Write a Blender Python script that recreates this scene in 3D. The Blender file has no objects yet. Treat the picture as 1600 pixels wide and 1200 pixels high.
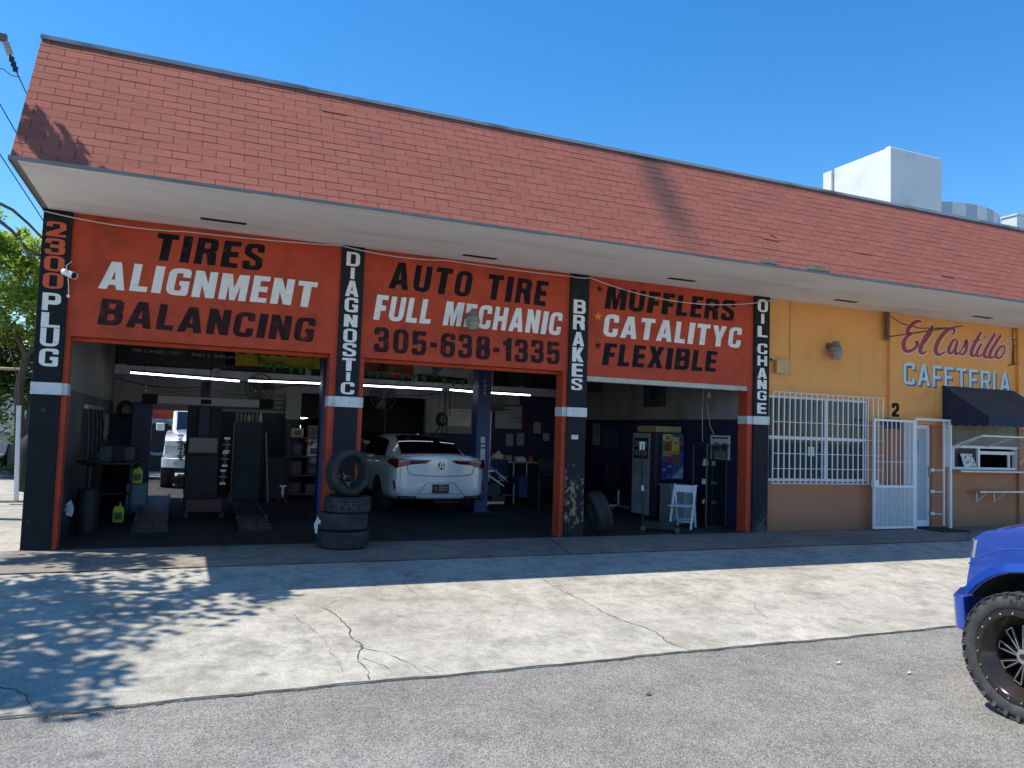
import bpy, bmesh, math, random
import numpy as np
from mathutils import Vector, Matrix
from mathutils.geometry import tessellate_polygon

sc = bpy.context.scene
COL = sc.collection
rnd = random.Random(7)

# ------------------------------------------------------------------ camera
F_PX = 1205.0                      # focal length in pixels of the 1600 px wide photograph
YAW, PITCH, ROLL = 0.39590593, 0.06103587, 0.03306502
CAM = Vector((0.0, -11.0114, 1.65))
_cy, _sy, _cp, _sp = math.cos(YAW), math.sin(YAW), math.cos(PITCH), math.sin(PITCH)
FWD = Vector((_sy * _cp, _cy * _cp, _sp))
_r0 = Vector((_cy, -_sy, 0)); _u0 = _r0.cross(FWD)
RIGHT = _r0 * math.cos(ROLL) + _u0 * math.sin(ROLL)
UP = _u0 * math.cos(ROLL) - _r0 * math.sin(ROLL)
cd = bpy.data.cameras.new('camera'); cam = bpy.data.objects.new('camera', cd); COL.objects.link(cam)
cd.sensor_fit = 'HORIZONTAL'; cd.sensor_width = 36.0; cd.lens = F_PX / 1600 * 36
cd.clip_start = 0.1; cd.clip_end = 3000
m = Matrix((RIGHT, UP, -FWD)).transposed().to_4x4(); m.translation = CAM
cam.matrix_world = m
sc.camera = cam

# ------------------------------------------------------------------ sky, sun, exposure
SUN_DIR = Vector((0.497, -0.176, -1.0)).normalized()      # the way the light travels
to_sun = -SUN_DIR
world = bpy.data.worlds.new('World'); sc.world = world; world.use_nodes = True
wn = world.node_tree
sky = wn.nodes.new('ShaderNodeTexSky'); sky.sky_type = 'NISHITA'; sky.sun_disc = False
sky.sun_elevation = math.asin(to_sun.z); sky.sun_rotation = math.atan2(to_sun.x, to_sun.y)
sky.altitude = 0; sky.air_density = 1.0; sky.dust_density = 0.1; sky.ozone_density = 3.0
hsv = wn.nodes.new('ShaderNodeHueSaturation'); hsv.inputs['Saturation'].default_value = 1.35; hsv.inputs['Value'].default_value = 1.5
wn.links.new(sky.outputs[0], hsv.inputs['Color']); wn.links.new(hsv.outputs[0], wn.nodes['Background'].inputs[0])
wn.nodes['Background'].inputs[1].default_value = 0.112
sl = bpy.data.lights.new('sun', 'SUN'); sl.energy = 4.9; sl.angle = math.radians(0.53); sl.color = (1.0, 0.95, 0.86)
sun = bpy.data.objects.new('sun', sl); COL.objects.link(sun)
sun.rotation_euler = SUN_DIR.to_track_quat('-Z', 'Y').to_euler(); sun.location = (-20, 8, 40)
sc.view_settings.view_transform = 'Standard'; sc.view_settings.look = 'None'
sc.view_settings.gamma = 1.0; sc.view_settings.exposure = 0.36; sc.view_settings.use_curve_mapping = False
sc.cycles.max_bounces = 8; sc.cycles.diffuse_bounces = 4; sc.cycles.use_denoising = True

# ------------------------------------------------------------------ helpers
def at(px, py, axis, val):
    """Point of the photograph (1600 x 1200) on the world plane axis = val."""
    d = FWD + RIGHT * ((px - 800) / F_PX) - UP * ((py - 600) / F_PX)
    return CAM + d * ((val - CAM[axis]) / d[axis])

def V(*a): return Vector(a)

class MB:
    """Collects shapes in world coordinates and links them as ONE mesh object."""
    def __init__(s): s.v = []; s.f = []; s.mi = []; s.cur = 0; s.uv = None
    def add(s, vs, fs):
        b = len(s.v); s.v += [tuple(x) for x in vs]
        for f in fs: s.f.append([i + b for i in f]); s.mi.append(s.cur)
        return s
    def box(s, x0, x1, y0, y1, z0, z1):
        return s.add([(x0,y0,z0),(x1,y0,z0),(x1,y1,z0),(x0,y1,z0),(x0,y0,z1),(x1,y0,z1),(x1,y1,z1),(x0,y1,z1)],
                     [(0,3,2,1),(4,5,6,7),(0,1,5,4),(1,2,6,5),(2,3,7,6),(3,0,4,7)])
    def obox(s, c, ax, ay, az, hx, hy, hz):
        """oriented box: centre, three unit axes, half sizes"""
        c, ax, ay, az = Vector(c), Vector(ax), Vector(ay), Vector(az)
        vs = [c + ax*(i*hx) + ay*(j*hy) + az*(k*hz) for k in (-1,1) for (i,j) in ((-1,-1),(1,-1),(1,1),(-1,1))]
        return s.add(vs, [(0,3,2,1),(4,5,6,7),(0,1,5,4),(1,2,6,5),(2,3,7,6),(3,0,4,7)])
    def bar(s, p, q, w, h=None, up=(0,0,1)):
        """square bar from p to q"""
        p, q = Vector(p), Vector(q); h = h or w; d = (q - p); L = d.length; d = d / max(L, 1e-9)
        u = Vector(up)
        if abs(d.dot(u)) > .98: u = Vector((0,1,0))
        a = d.cross(u).normalized(); b = a.cross(d)
        return s.obox((p+q)/2, d, a, b, L/2, w/2, h/2)
    def cyl(s, p, q, r, r2=None, n=12, caps=True):
        p, q = Vector(p), Vector(q); r2 = r if r2 is None else r2
        d = (q - p).normalized(); u = Vector((0,0,1)) if abs(d.z) < .95 else Vector((1,0,0))
        a = d.cross(u).normalized(); b = d.cross(a)
        vs = []
        for P, R in ((p, r), (q, r2)):
            vs += [P + a*(R*math.cos(2*math.pi*i/n)) + b*(R*math.sin(2*math.pi*i/n)) for i in range(n)]
        fs = [(i, (i+1) % n, n+(i+1) % n, n+i) for i in range(n)]
        if caps: fs += [tuple(range(n-1, -1, -1)), tuple(range(n, 2*n))]
        return s.add(vs, fs)
    def tube(s, pts, r, n=6, r2=None):
        pts = [Vector(p) for p in pts]; N = len(pts); vs = []; fs = []
        pa = None
        for k, p in enumerate(pts):
            d = (pts[min(k+1, N-1)] - pts[max(k-1, 0)]).normalized()
            if pa is None:
                u = Vector((0,0,1)) if abs(d.z) < .95 else Vector((1,0,0)); a = d.cross(u).normalized()
            else:
                a = (pa - d*pa.dot(d)).normalized()
            pa = a; b = d.cross(a)
            R = r if r2 is None else r + (r2-r)*k/(N-1)
            vs += [p + a*(R*math.cos(2*math.pi*i/n)) + b*(R*math.sin(2*math.pi*i/n)) for i in range(n)]
        for k in range(N-1):
            for i in range(n):
                fs.append((k*n+i, k*n+(i+1) % n, (k+1)*n+(i+1) % n, (k+1)*n+i))
        fs += [tuple(range(n-1, -1, -1)), tuple(range((N-1)*n, N*n))]
        return s.add(vs, fs)
    def lathe(s, c, axis, prof, n=32, closed=False, u=None):
        """prof: list of (radius, offset along axis); closed: the profile is a ring"""
        c = Vector(c); d = Vector(axis).normalized()
        u = Vector(u) if u else (Vector((0,0,1)) if abs(d.z) < .9 else Vector((1,0,0)))
        a = (u - d*u.dot(d)).normalized(); b = d.cross(a); vs = []; fs = []; K = len(prof)
        for i in range(n):
            t = 2*math.pi*i/n
            for (r, h) in prof: vs.append(c + d*h + (a*math.cos(t) + b*math.sin(t))*r)
        for i in range(n):
            j = (i+1) % n
            for k in range(K if closed else K-1):
                k2 = (k+1) % K
                fs.append((i*K+k, j*K+k, j*K+k2, i*K+k2))
        return s.add(vs, fs)
    def prism(s, poly, fn, d):
        """2-D polygon (list of (u,v)) mapped by fn(u,v)->Vector and extruded by vector d"""
        d = Vector(d); P = [Vector(fn(u, v)) for u, v in poly]; n = len(P)
        tri = tessellate_polygon([[Vector((u, v, 0)) for u, v in poly]])
        fs = [tuple(t) for t in tri] + [tuple(i+n for i in reversed(t)) for t in tri]
        fs += [(i, (i+1) % n, n+(i+1) % n, n+i) for i in range(n)]
        return s.add(P + [p + d for p in P], fs)
    def flat(s, loops, fn):
        """flat sheet from an outline and its holes"""
        tri = tessellate_polygon([[Vector((u, v, 0)) for u, v in lp] for lp in loops])
        P = [Vector(fn(u, v)) for lp in loops for u, v in lp]
        return s.add(P, [tuple(t) for t in tri])
    def quad(s, a, b, c, d): return s.add([a, b, c, d], [(0,1,2,3)])
    def grid(s, fn, nu, nv):
        vs = [fn(i/nu, j/nv) for j in range(nv+1) for i in range(nu+1)]
        fs = [(j*(nu+1)+i, j*(nu+1)+i+1, (j+1)*(nu+1)+i+1, (j+1)*(nu+1)+i) for j in range(nv) for i in range(nu)]
        return s.add(vs, fs)
    def build(s, name, mats, parent=None, smooth=False, bevel=0, seg=2, subsurf=0, fix=True, angle=40):
        me = bpy.data.meshes.new(name); me.from_pydata([tuple(v) for v in s.v], [], s.f)
        mats = mats if isinstance(mats, (list, tuple)) else [mats]
        for mt in mats: me.materials.append(mt)
        if len(mats) > 1: me.polygons.foreach_set('material_index', s.mi)
        if s.uv is not None:
            lay = me.uv_layers.new(name='UVMap')
            for lp in me.loops: lay.data[lp.index].uv = s.uv[lp.vertex_index]
        if fix:
            bm = bmesh.new(); bm.from_mesh(me); bmesh.ops.recalc_face_normals(bm, faces=bm.faces[:]); bm.to_mesh(me); bm.free()
        o = bpy.data.objects.new(name, me); COL.objects.link(o)
        if smooth:
            me.polygons.foreach_set('use_smooth', [True]*len(me.polygons))
            if not subsurf and not bevel:
                try: me.set_sharp_from_angle(angle=math.radians(angle))
                except Exception: pass
        if parent is not None:
            o.parent = parent; o.matrix_parent_inverse = Matrix.Translation(-Vector(ROOTLOC.get(parent.name, (0,0,0))))
            ROOTLOC[o.name] = (0,0,0)
        if bevel:
            bv = o.modifiers.new('bevel', 'BEVEL'); bv.width = bevel; bv.segments = seg; bv.limit_method = 'ANGLE'; bv.angle_limit = math.radians(35)
            me.polygons.foreach_set('use_smooth', [True]*len(me.polygons))
            wn_ = o.modifiers.new('wn', 'WEIGHTED_NORMAL'); wn_.keep_sharp = True
        if subsurf:
            ss = o.modifiers.new('sub', 'SUBSURF'); ss.levels = subsurf; ss.render_levels = subsurf
        return o

ROOTLOC = {}
def thing(name, label, cat, loc=(0,0,0), group=None):
    o = bpy.data.objects.new(name, None); COL.objects.link(o); o.location = loc; o.empty_display_size = .2
    o['label'] = label; o['category'] = cat
    if group: o['group'] = group
    ROOTLOC[o.name] = tuple(loc)
    return o
def tag(o, label, cat, group=None):
    o['label'] = label; o['category'] = cat
    if group: o['group'] = group
    return o
def struct(o): o['kind'] = 'structure'; return o
def copy_thing(root, loc=None, rot=None, label=None):
    r = root.copy(); COL.objects.link(r); ROOTLOC[r.name] = ROOTLOC.get(root.name, (0,0,0))
    if loc is not None: r.location = loc
    if rot is not None: r.rotation_euler = rot
    if label: r['label'] = label
    for ch in list(root.children):
        c = ch.copy(); COL.objects.link(c); c.parent = r
        for g in ch.children:
            d = g.copy(); COL.objects.link(d); d.parent = c
    return r

# ------------------------------------------------------------------ materials
def _nt(name):
    mt = bpy.data.materials.new(name); mt.use_nodes = True; nt = mt.node_tree
    return mt, nt, nt.nodes['Principled BSDF']
def N(nt, t, **kw):
    n = nt.nodes.new('ShaderNode' + t)
    for k, v in kw.items(): setattr(n, k, v)
    return n
def noise(nt, vec, scale, detail=4, rough=.6, dist=0.0):
    n = N(nt, 'TexNoise'); n.inputs['Scale'].default_value = scale; n.inputs['Detail'].default_value = detail
    n.inputs['Roughness'].default_value = rough; n.inputs['Distortion'].default_value = dist
    nt.links.new(vec, n.inputs['Vector']); return n.outputs['Fac']
def ramp(nt, fac, a, b, ca=(0,0,0,1), cb=(1,1,1,1)):
    r = N(nt, 'ValToRGB'); r.color_ramp.elements[0].position = a; r.color_ramp.elements[1].position = b
    r.color_ramp.elements[0].color = ca; r.color_ramp.elements[1].color = cb
    nt.links.new(fac, r.inputs[0]); return r.outputs[0]
def mix(nt, fac, a, b, mode='MIX'):
    x = N(nt, 'MixRGB', blend_type=mode)
    for i, val in ((0, fac), (1, a), (2, b)):
        if isinstance(val, (int, float)): x.inputs[i].default_value = val if i == 0 else (val, val, val, 1)
        elif isinstance(val, tuple): x.inputs[i].default_value = val if len(val) == 4 else (*val, 1)
        else: nt.links.new(val, x.inputs[i])
    return x.outputs[0]
def math_(nt, op, a, b=0.0, clamp=False):
    x = N(nt, 'Math', operation=op, use_clamp=clamp)
    for i, val in ((0, a), (1, b)):
        if isinstance(val, (int, float)): x.inputs[i].default_value = val
        else: nt.links.new(val, x.inputs[i])
    return x.outputs[0]
def objco(nt, scale=None):
    tc = N(nt, 'TexCoord'); out = tc.outputs['Object']
    if scale:
        mp = N(nt, 'Mapping'); mp.inputs['Scale'].default_value = scale; nt.links.new(out, mp.inputs[0]); out = mp.outputs[0]
    return out
def sepz(nt):
    tc = N(nt, 'TexCoord'); s = N(nt, 'SeparateXYZ'); nt.links.new(tc.outputs['Object'], s.inputs[0]); return s.outputs
def bump(nt, bs, fac, strength=.3, dist=.01):
    b = N(nt, 'Bump'); b.inputs['Strength'].default_value = strength; b.inputs['Distance'].default_value = dist
    nt.links.new(fac, b.inputs['Height']); nt.links.new(b.outputs[0], bs.inputs['Normal'])

def mat(name, col, rough=.6, metal=0., var=.12, scale=5., bmp=0., bscale=80., spec=.5, dirt=None, dirt_at=(.55,.75), dirt_scale=3., stretch=None, coat=0., trans=0.):
    mt, nt, bs = _nt(name)
    v = objco(nt, stretch)
    f = noise(nt, v, scale, 5)
    c = mix(nt, f, tuple(max(0, x*(1-2*var)) for x in col), tuple(min(1, x*(1+2*var)) for x in col))
    if dirt:
        d = ramp(nt, noise(nt, v, dirt_scale, 6, .65), *dirt_at)
        c = mix(nt, d, c, dirt)
    nt.links.new(c, bs.inputs['Base Color'])
    bs.inputs['Roughness'].default_value = rough; bs.inputs['Metallic'].default_value = metal
    bs.inputs['Specular IOR Level'].default_value = spec
    bs.inputs['Coat Weight'].default_value = coat; bs.inputs['Coat Roughness'].default_value = .04
    if trans: bs.inputs['Transmission Weight'].default_value = trans
    if bmp: bump(nt, bs, noise(nt, objco(nt), bscale, 3), bmp, .01)
    return mt
def emit(name, col, strength):
    mt, nt, bs = _nt(name)
    bs.inputs['Base Color'].default_value = (*col, 1); bs.inputs['Emission Color'].default_value = (*col, 1)
    bs.inputs['Emission Strength'].default_value = strength
    return mt

M = {}
M['white_paint'] = mat('white paint', (.74,.75,.76), .45, var=.05, dirt=(.45,.42,.38), dirt_at=(.62,.85))
M['white_metal'] = mat('white metal', (.78,.80,.83), .35, var=.04, dirt=(.5,.47,.43), dirt_at=(.66,.9))
M['soffit'] = mat('soffit', (.86,.845,.81), .7, var=.04, scale=2, dirt=(.58,.53,.47), dirt_at=(.50,.85), dirt_scale=1.2, stretch=(.35,1.6,1), bmp=.08)
M['black_slot'] = mat('dark slot', (.012,.012,.013), .8)
M['flashing'] = mat('flashing', (.36,.375,.39), .40, metal=.45, var=.2, scale=3, dirt=(.08,.08,.085), dirt_at=(.5,.7), stretch=(.4,2,2))
M['drip'] = mat('drip edge', (.19,.19,.19), .6, var=.25, dirt=(.3,.29,.28), dirt_at=(.66,.74), stretch=(.5,3,3))
M['rubber'] = mat('rubber', (.018,.019,.021), .75, var=.2, scale=9, dirt=(.05,.047,.042), dirt_at=(.5,.9))
M['rubber_dusty'] = mat('dusty rubber', (.026,.027,.029), .8, var=.25, scale=8, dirt=(.075,.07,.06), dirt_at=(.5,.8), dirt_scale=5)
M['dark_metal'] = mat('dark metal', (.03,.032,.037), .5, metal=.4, var=.25)
M['steel'] = mat('steel', (.42,.43,.45), .4, metal=.7, var=.15, dirt=(.14,.12,.1), dirt_at=(.6,.8))
M['rusty'] = mat('rusty iron', (.22,.17,.13), .75, metal=.2, var=.3, scale=14, dirt=(.14,.06,.03), dirt_at=(.45,.65), dirt_scale=20)
M['navy'] = mat('navy paint', (.010,.017,.075), .5, var=.2, dirt=(.01,.01,.015), dirt_at=(.55,.8))
M['navy_wall'] = mat('navy wall', (.010,.015,.06), .6, var=.25, scale=3, dirt=(.012,.012,.016), dirt_at=(.5,.75), dirt_scale=2)
M['lift_blue'] = mat('lift blue', (.012,.03,.17), .45, var=.15, dirt=(.01,.012,.02), dirt_at=(.55,.85))
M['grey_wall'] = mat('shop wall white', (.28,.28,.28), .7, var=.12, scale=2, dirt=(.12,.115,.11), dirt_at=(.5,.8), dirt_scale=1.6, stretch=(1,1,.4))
M['shop_dark'] = mat('shop dark', (.012,.013,.016), .6, var=.4)
M['shop_grey'] = mat('shop grey', (.075,.08,.088), .6, var=.2)
M['shop_green'] = mat('shop green', (.012,.028,.03), .6, var=.2)
M['yellow'] = mat('yellow plastic', (.55,.55,.03), .4, var=.08)
M['paper'] = mat('paper', (.62,.63,.62), .8, var=.06)
M['ink'] = mat('ink', (.02,.02,.025), .7)
M['ink_red'] = mat('red ink', (.45,.03,.03), .7)
M['ink_blue'] = mat('blue ink', (.03,.08,.4), .7)
M['ink_green'] = mat('green ink', (.05,.25,.06), .7)
M['sign_yellow'] = mat('banner yellow', (.55,.42,.02), .6, var=.12)
M['tan'] = mat('tan card', (.40,.31,.18), .7)
M['tube_light'] = emit('fluorescent tube', (.86,.93,1.0), 6.5)
M['chrome'] = mat('chrome', (.7,.7,.72), .12, metal=1., var=.03)
def glass(name, tint=(.05,.06,.07), rough=.03, mixf=.75):
    """tinted pane: part reflects, part lets the room behind be seen"""
    mt, nt, bs = _nt(name)
    bs.inputs['Base Color'].default_value = (*tint, 1); bs.inputs['Roughness'].default_value = rough
    bs.inputs['Specular IOR Level'].default_value = .6
    tr = N(nt, 'BsdfTransparent'); tr.inputs[0].default_value = (.75,.8,.82,1)
    mx = N(nt, 'MixShader'); mx.inputs[0].default_value = mixf
    out = nt.nodes['Material Output']
    nt.links.new(bs.outputs[0], mx.inputs[1]); nt.links.new(tr.outputs[0], mx.inputs[2]); nt.links.new(mx.outputs[0], out.inputs[0])
    return mt
M['pane'] = glass('window pane', mixf=.6)
M['clear_pane'] = glass('cabinet pane', (.05,.06,.06), .02, .93)
M['car_glass'] = mat('dark car glass', (.006,.007,.009), .04, var=.05, spec=.6)

def m_asphalt():
    mt, nt, bs = _nt('asphalt'); v = objco(nt)
    vo = N(nt, 'TexVoronoi'); vo.inputs['Scale'].default_value = 105; nt.links.new(v, vo.inputs['Vector'])
    big = noise(nt, v, .55, 6, .62); mid = noise(nt, objco(nt, (1,.8,1)), 3.6, 9, .8)
    base = mix(nt, ramp(nt, big, .3, .72), (.20,.188,.165,1), (.31,.293,.262,1))
    base = mix(nt, math_(nt, 'MULTIPLY', ramp(nt, mid, .44, .66), .8), base, mix(nt, .6, base, (.10,.096,.088,1)))
    stones = mix(nt, vo.outputs['Color'], (.42,.42,.42,1), (1.58,1.56,1.5,1))
    hs = N(nt, 'HueSaturation'); hs.inputs['Saturation'].default_value = 0; nt.links.new(stones, hs.inputs['Color'])
    v2 = N(nt, 'TexVoronoi'); v2.inputs['Scale'].default_value = 125; nt.links.new(v, v2.inputs['Vector'])
    sp2 = N(nt, 'SeparateXYZ'); nt.links.new(v2.outputs['Color'], sp2.inputs[0])
    c = mix(nt, .92, base, mix(nt, 1., base, hs.outputs[0], 'MULTIPLY'))
    c = mix(nt, math_(nt, 'MULTIPLY', math_(nt, 'GREATER_THAN', sp2.outputs[0], .88), .42), c, (.44,.43,.41,1)); c = mix(nt, math_(nt, 'MULTIPLY', math_(nt, 'LESS_THAN', sp2.outputs[0], .12), .4), c, (.07,.068,.064,1))
    spt = N(nt, 'TexVoronoi'); spt.inputs['Scale'].default_value = 1.3; nt.links.new(v, spt.inputs['Vector'])
    c = mix(nt, math_(nt, 'MULTIPLY', ramp(nt, math_(nt, 'ADD', spt.outputs['Distance'], math_(nt, 'MULTIPLY', mid, .14)), .10, .17, (1,1,1,1), (0,0,0,1)), .5), c, (.085,.08,.072,1))
    oil = ramp(nt, noise(nt, objco(nt, (.5,1.6,1)), .8, 5, .7, .4), .60, .72)
    c = mix(nt, math_(nt, 'MULTIPLY', oil, .5), c, (.085,.078,.068,1))
    dr = ramp(nt, noise(nt, objco(nt, (.7,2.4,1)), 1.5, 6, .75, .8), .54, .70)
    c = mix(nt, math_(nt, 'MULTIPLY', dr, .38), c, (.12,.112,.098,1))
    nt.links.new(c, bs.inputs['Base Color']); bs.inputs['Roughness'].default_value = .9
    bs.inputs['Specular IOR Level'].default_value = .25
    h = math_(nt, 'ADD', vo.outputs['Distance'], math_(nt, 'MULTIPLY', mid, .8))
    bump(nt, bs, h, .55, .012)
    return mt
M['asphalt'] = m_asphalt()
def m_concrete(name, lo, hi, stain, warm=(.42,.35,.25), grit=.16):
    mt, nt, bs = _nt(name); v = objco(nt)
    big = noise(nt, v, .45, 7, .62, .3); mid = noise(nt, objco(nt, (1,1,1)), 2.6, 8, .74); fine = noise(nt, v, 70, 4, .85)
    c = mix(nt, ramp(nt, big, .32, .7), lo, hi)
    c = mix(nt, math_(nt, 'MULTIPLY', ramp(nt, mid, .46, .66), .72), c, stain)
    pat = noise(nt, objco(nt, (1,.8,1)), 9, 7, .78); c = mix(nt, .38, c, mix(nt, 1., c, mix(nt, ramp(nt, pat, .38, .62), (.62,.62,.62), (1.38,1.36,1.32)), 'MULTIPLY'))
    drip = N(nt, 'TexVoronoi'); drip.inputs['Scale'].default_value = 1.7; nt.links.new(v, drip.inputs['Vector'])
    dd = math_(nt, 'ADD', drip.outputs['Distance'], math_(nt, 'MULTIPLY', math_(nt, 'SUBTRACT', noise(nt, v, 14, 4), .5), .12))
    c = mix(nt, math_(nt, 'MULTIPLY', ramp(nt, dd, .05, .10, (1,1,1,1), (0,0,0,1)), .42), c, (.09,.085,.078,1))
    c = mix(nt, math_(nt, 'MULTIPLY', ramp(nt, noise(nt, objco(nt, (.6,1.4,1)), 1.1, 5, .7, .5), .58, .72), .35), c, warm)
    # black tyre rubber dragged towards the bays
    streak = ramp(nt, noise(nt, objco(nt, (2.6,.35,1)), 1.0, 6, .72, .6), .60, .74)
    c = mix(nt, math_(nt, 'MULTIPLY', streak, .45), c, (.13,.125,.12,1))
    spk = ramp(nt, noise(nt, v, 22, 2, .5), .66, .72)
    c = mix(nt, math_(nt, 'MULTIPLY', spk, .4), c, (.16,.15,.14,1))
    f2 = mix(nt, ramp(nt, fine, .3, .7), (1-grit*1.15,)*3, (1+grit*1.15,)*3)
    c = mix(nt, 1., c, f2, 'MULTIPLY')
    nt.links.new(c, bs.inputs['Base Color']); bs.inputs['Roughness'].default_value = .88; bs.inputs['Specular IOR Level'].default_value = .3
    bump(nt, bs, math_(nt, 'ADD', fine, math_(nt, 'MULTIPLY', mid, 1.5)), .28, .008)
    return mt
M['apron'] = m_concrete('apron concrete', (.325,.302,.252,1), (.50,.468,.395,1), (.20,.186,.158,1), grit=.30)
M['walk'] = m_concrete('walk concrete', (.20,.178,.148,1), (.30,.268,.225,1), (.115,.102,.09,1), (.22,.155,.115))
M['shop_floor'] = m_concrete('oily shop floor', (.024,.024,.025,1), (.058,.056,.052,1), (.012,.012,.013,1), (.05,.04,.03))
M['side_yard'] = m_concrete('side yard concrete', (.34,.32,.275,1), (.46,.43,.37,1), (.25,.235,.21,1))

def m_shingle():
    mt, nt, bs = _nt('red shingles')
    tc = N(nt, 'TexCoord'); uv = tc.outputs['UV']
    wob = N(nt, 'TexNoise'); wob.inputs['Scale'].default_value = 1.3; nt.links.new(uv, wob.inputs['Vector'])
    br = N(nt, 'TexBrick'); br.offset = .5; br.offset_frequency = 2
    br.inputs['Scale'].default_value = 1; br.inputs['Brick Width'].default_value = .305; br.inputs['Row Height'].default_value = ROW
    br.inputs['Mortar Size'].default_value = .0045; br.inputs['Mortar Smooth'].default_value = .1; br.inputs['Bias'].default_value = .05
    br.inputs['Color1'].default_value = (.345,.118,.084,1); br.inputs['Color2'].default_value = (.305,.104,.076,1); br.inputs['Mortar'].default_value = (.10,.035,.03,1)
    vm = N(nt, 'VectorMath', operation='MULTIPLY_ADD'); vm.inputs[1].default_value = (.03,.0,0)
    nt.links.new(wob.outputs['Color'], vm.inputs[0]); nt.links.new(uv, vm.inputs[2]); nt.links.new(vm.outputs[0], br.inputs['Vector'])
    g = noise(nt, uv, 240, 2, .6); blot = noise(nt, uv, 1.1, 5, .65)
    c = mix(nt, 1., br.outputs['Color'], mix(nt, g, (.62,.62,.62), (1.4,1.38,1.36)), 'MULTIPLY')
    c = mix(nt, math_(nt, 'MULTIPLY', ramp(nt, blot, .48, .72), .35), c, (.25,.09,.075,1))
    # dark run-off stain below the split flashing, and grey weathering by the eave
    sx = N(nt, 'SeparateXYZ'); nt.links.new(uv, sx.inputs[0])
    u, w = sx.outputs[0], sx.outputs[1]
    cen = math_(nt, 'ADD', math_(nt, 'MULTIPLY', w, -.06), 6.53)          # the streak leans a little
    dx = math_(nt, 'ABSOLUTE', math_(nt, 'SUBTRACT', u, cen))
    dx = math_(nt, 'ADD', dx, math_(nt, 'MULTIPLY', math_(nt, 'SUBTRACT', noise(nt, uv, 5, 5, .7), .5), .35))
    st = ramp(nt, dx, .08, .42, (1,1,1,1), (0,0,0,1))
    st = math_(nt, 'MULTIPLY', st, ramp(nt, w, .2, 1.5, (.35,.35,.35,1), (1,1,1,1)))
    c = mix(nt, math_(nt, 'MULTIPLY', st, .72), c, (.075,.05,.048,1))
    nt.links.new(c, bs.inputs['Base Color']); bs.inputs['Roughness'].default_value = .92; bs.inputs['Specular IOR Level'].default_value = .2
    bump(nt, bs, math_(nt, 'ADD', math_(nt, 'MULTIPLY', g, .25), math_(nt, 'MULTIPLY', br.outputs['Fac'], -1.0)), .5, .006)
    return mt

def m_wall(name, lo, hi, grime, grime_at=(.52,.8), zstep=None, low=None, bmp=.18, streak=True, sat=None):
    """painted stucco: two tones, grime clouds, thin vertical runs; below zstep another colour of paint"""
    mt, nt, bs = _nt(name); v = objco(nt)
    c = mix(nt, noise(nt, v, 1.4, 6, .65), lo, hi)
    if zstep is not None:
        z = math_(nt, 'ADD', sepz(nt)[2], math_(nt, 'MULTIPLY', math_(nt, 'SUBTRACT', noise(nt, v, 5, 5), .5), .07))
        c = mix(nt, math_(nt, 'LESS_THAN', z, zstep), c, mix(nt, noise(nt, v, 2.2, 6, .7), tuple(x*.8 for x in low), tuple(x*1.15 for x in low)))
    c = mix(nt, math_(nt, 'MULTIPLY', ramp(nt, noise(nt, v, 2.4, 7, .7, .3), *grime_at), .6), c, grime)
    if zstep is not None:
        foot = ramp(nt, math_(nt, 'ADD', sepz(nt)[2], math_(nt, 'MULTIPLY', math_(nt, 'SUBTRACT', noise(nt, v, 4, 6, .7), .5), .5)), .05, .35, (1,1,1,1), (0,0,0,1))
        c = mix(nt, math_(nt, 'MULTIPLY', foot, .5), c, (.16,.095,.07,1))
    if streak:
        c = mix(nt, math_(nt, 'MULTIPLY', ramp(nt, noise(nt, objco(nt, (6,6,.35)), 1.2, 5, .7), .56, .78), .35), c, grime)
    nt.links.new(c, bs.inputs['Base Color']); bs.inputs['Roughness'].default_value = .72; bs.inputs['Specular IOR Level'].default_value = .3
    bump(nt, bs, noise(nt, v, 45, 5, .7), bmp, .008)
    return mt
M['orange'] = m_wall('orange red paint', (.46,.058,.026,1), (.61,.086,.036,1), (.19,.030,.020,1), grime_at=(.44,.74))
M['cafe'] = m_wall('cafe paint', (.80,.345,.095,1), (.87,.415,.135,1), (.56,.225,.07,1), zstep=2.06, low=(.48,.20,.105))
M['letter_black'] = mat('black sign paint', (.012,.012,.016), .75, spec=.15, var=.35, scale=7, dirt=(.13,.035,.025), dirt_at=(.58,.76), dirt_scale=9)
M['letter_faded'] = mat('faded black sign paint', (.034,.016,.018), .75, spec=.15, var=.3, scale=7, dirt=(.17,.038,.025), dirt_at=(.54,.78), dirt_scale=8)
M['letter_white'] = mat('white sign paint', (.84,.83,.80), .55, var=.05, dirt=(.60,.45,.38), dirt_at=(.56,.80), dirt_scale=11)
M['letter_orange'] = mat('orange sign paint', (.66,.10,.03), .55, var=.08)
M['letter_gold'] = mat('gold sign paint', (.75,.32,.03), .55, var=.08)
M['band'] = mat('white band paint', (.66,.67,.68), .6, var=.08, dirt=(.35,.33,.31), dirt_at=(.52,.8), dirt_scale=7)
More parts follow.
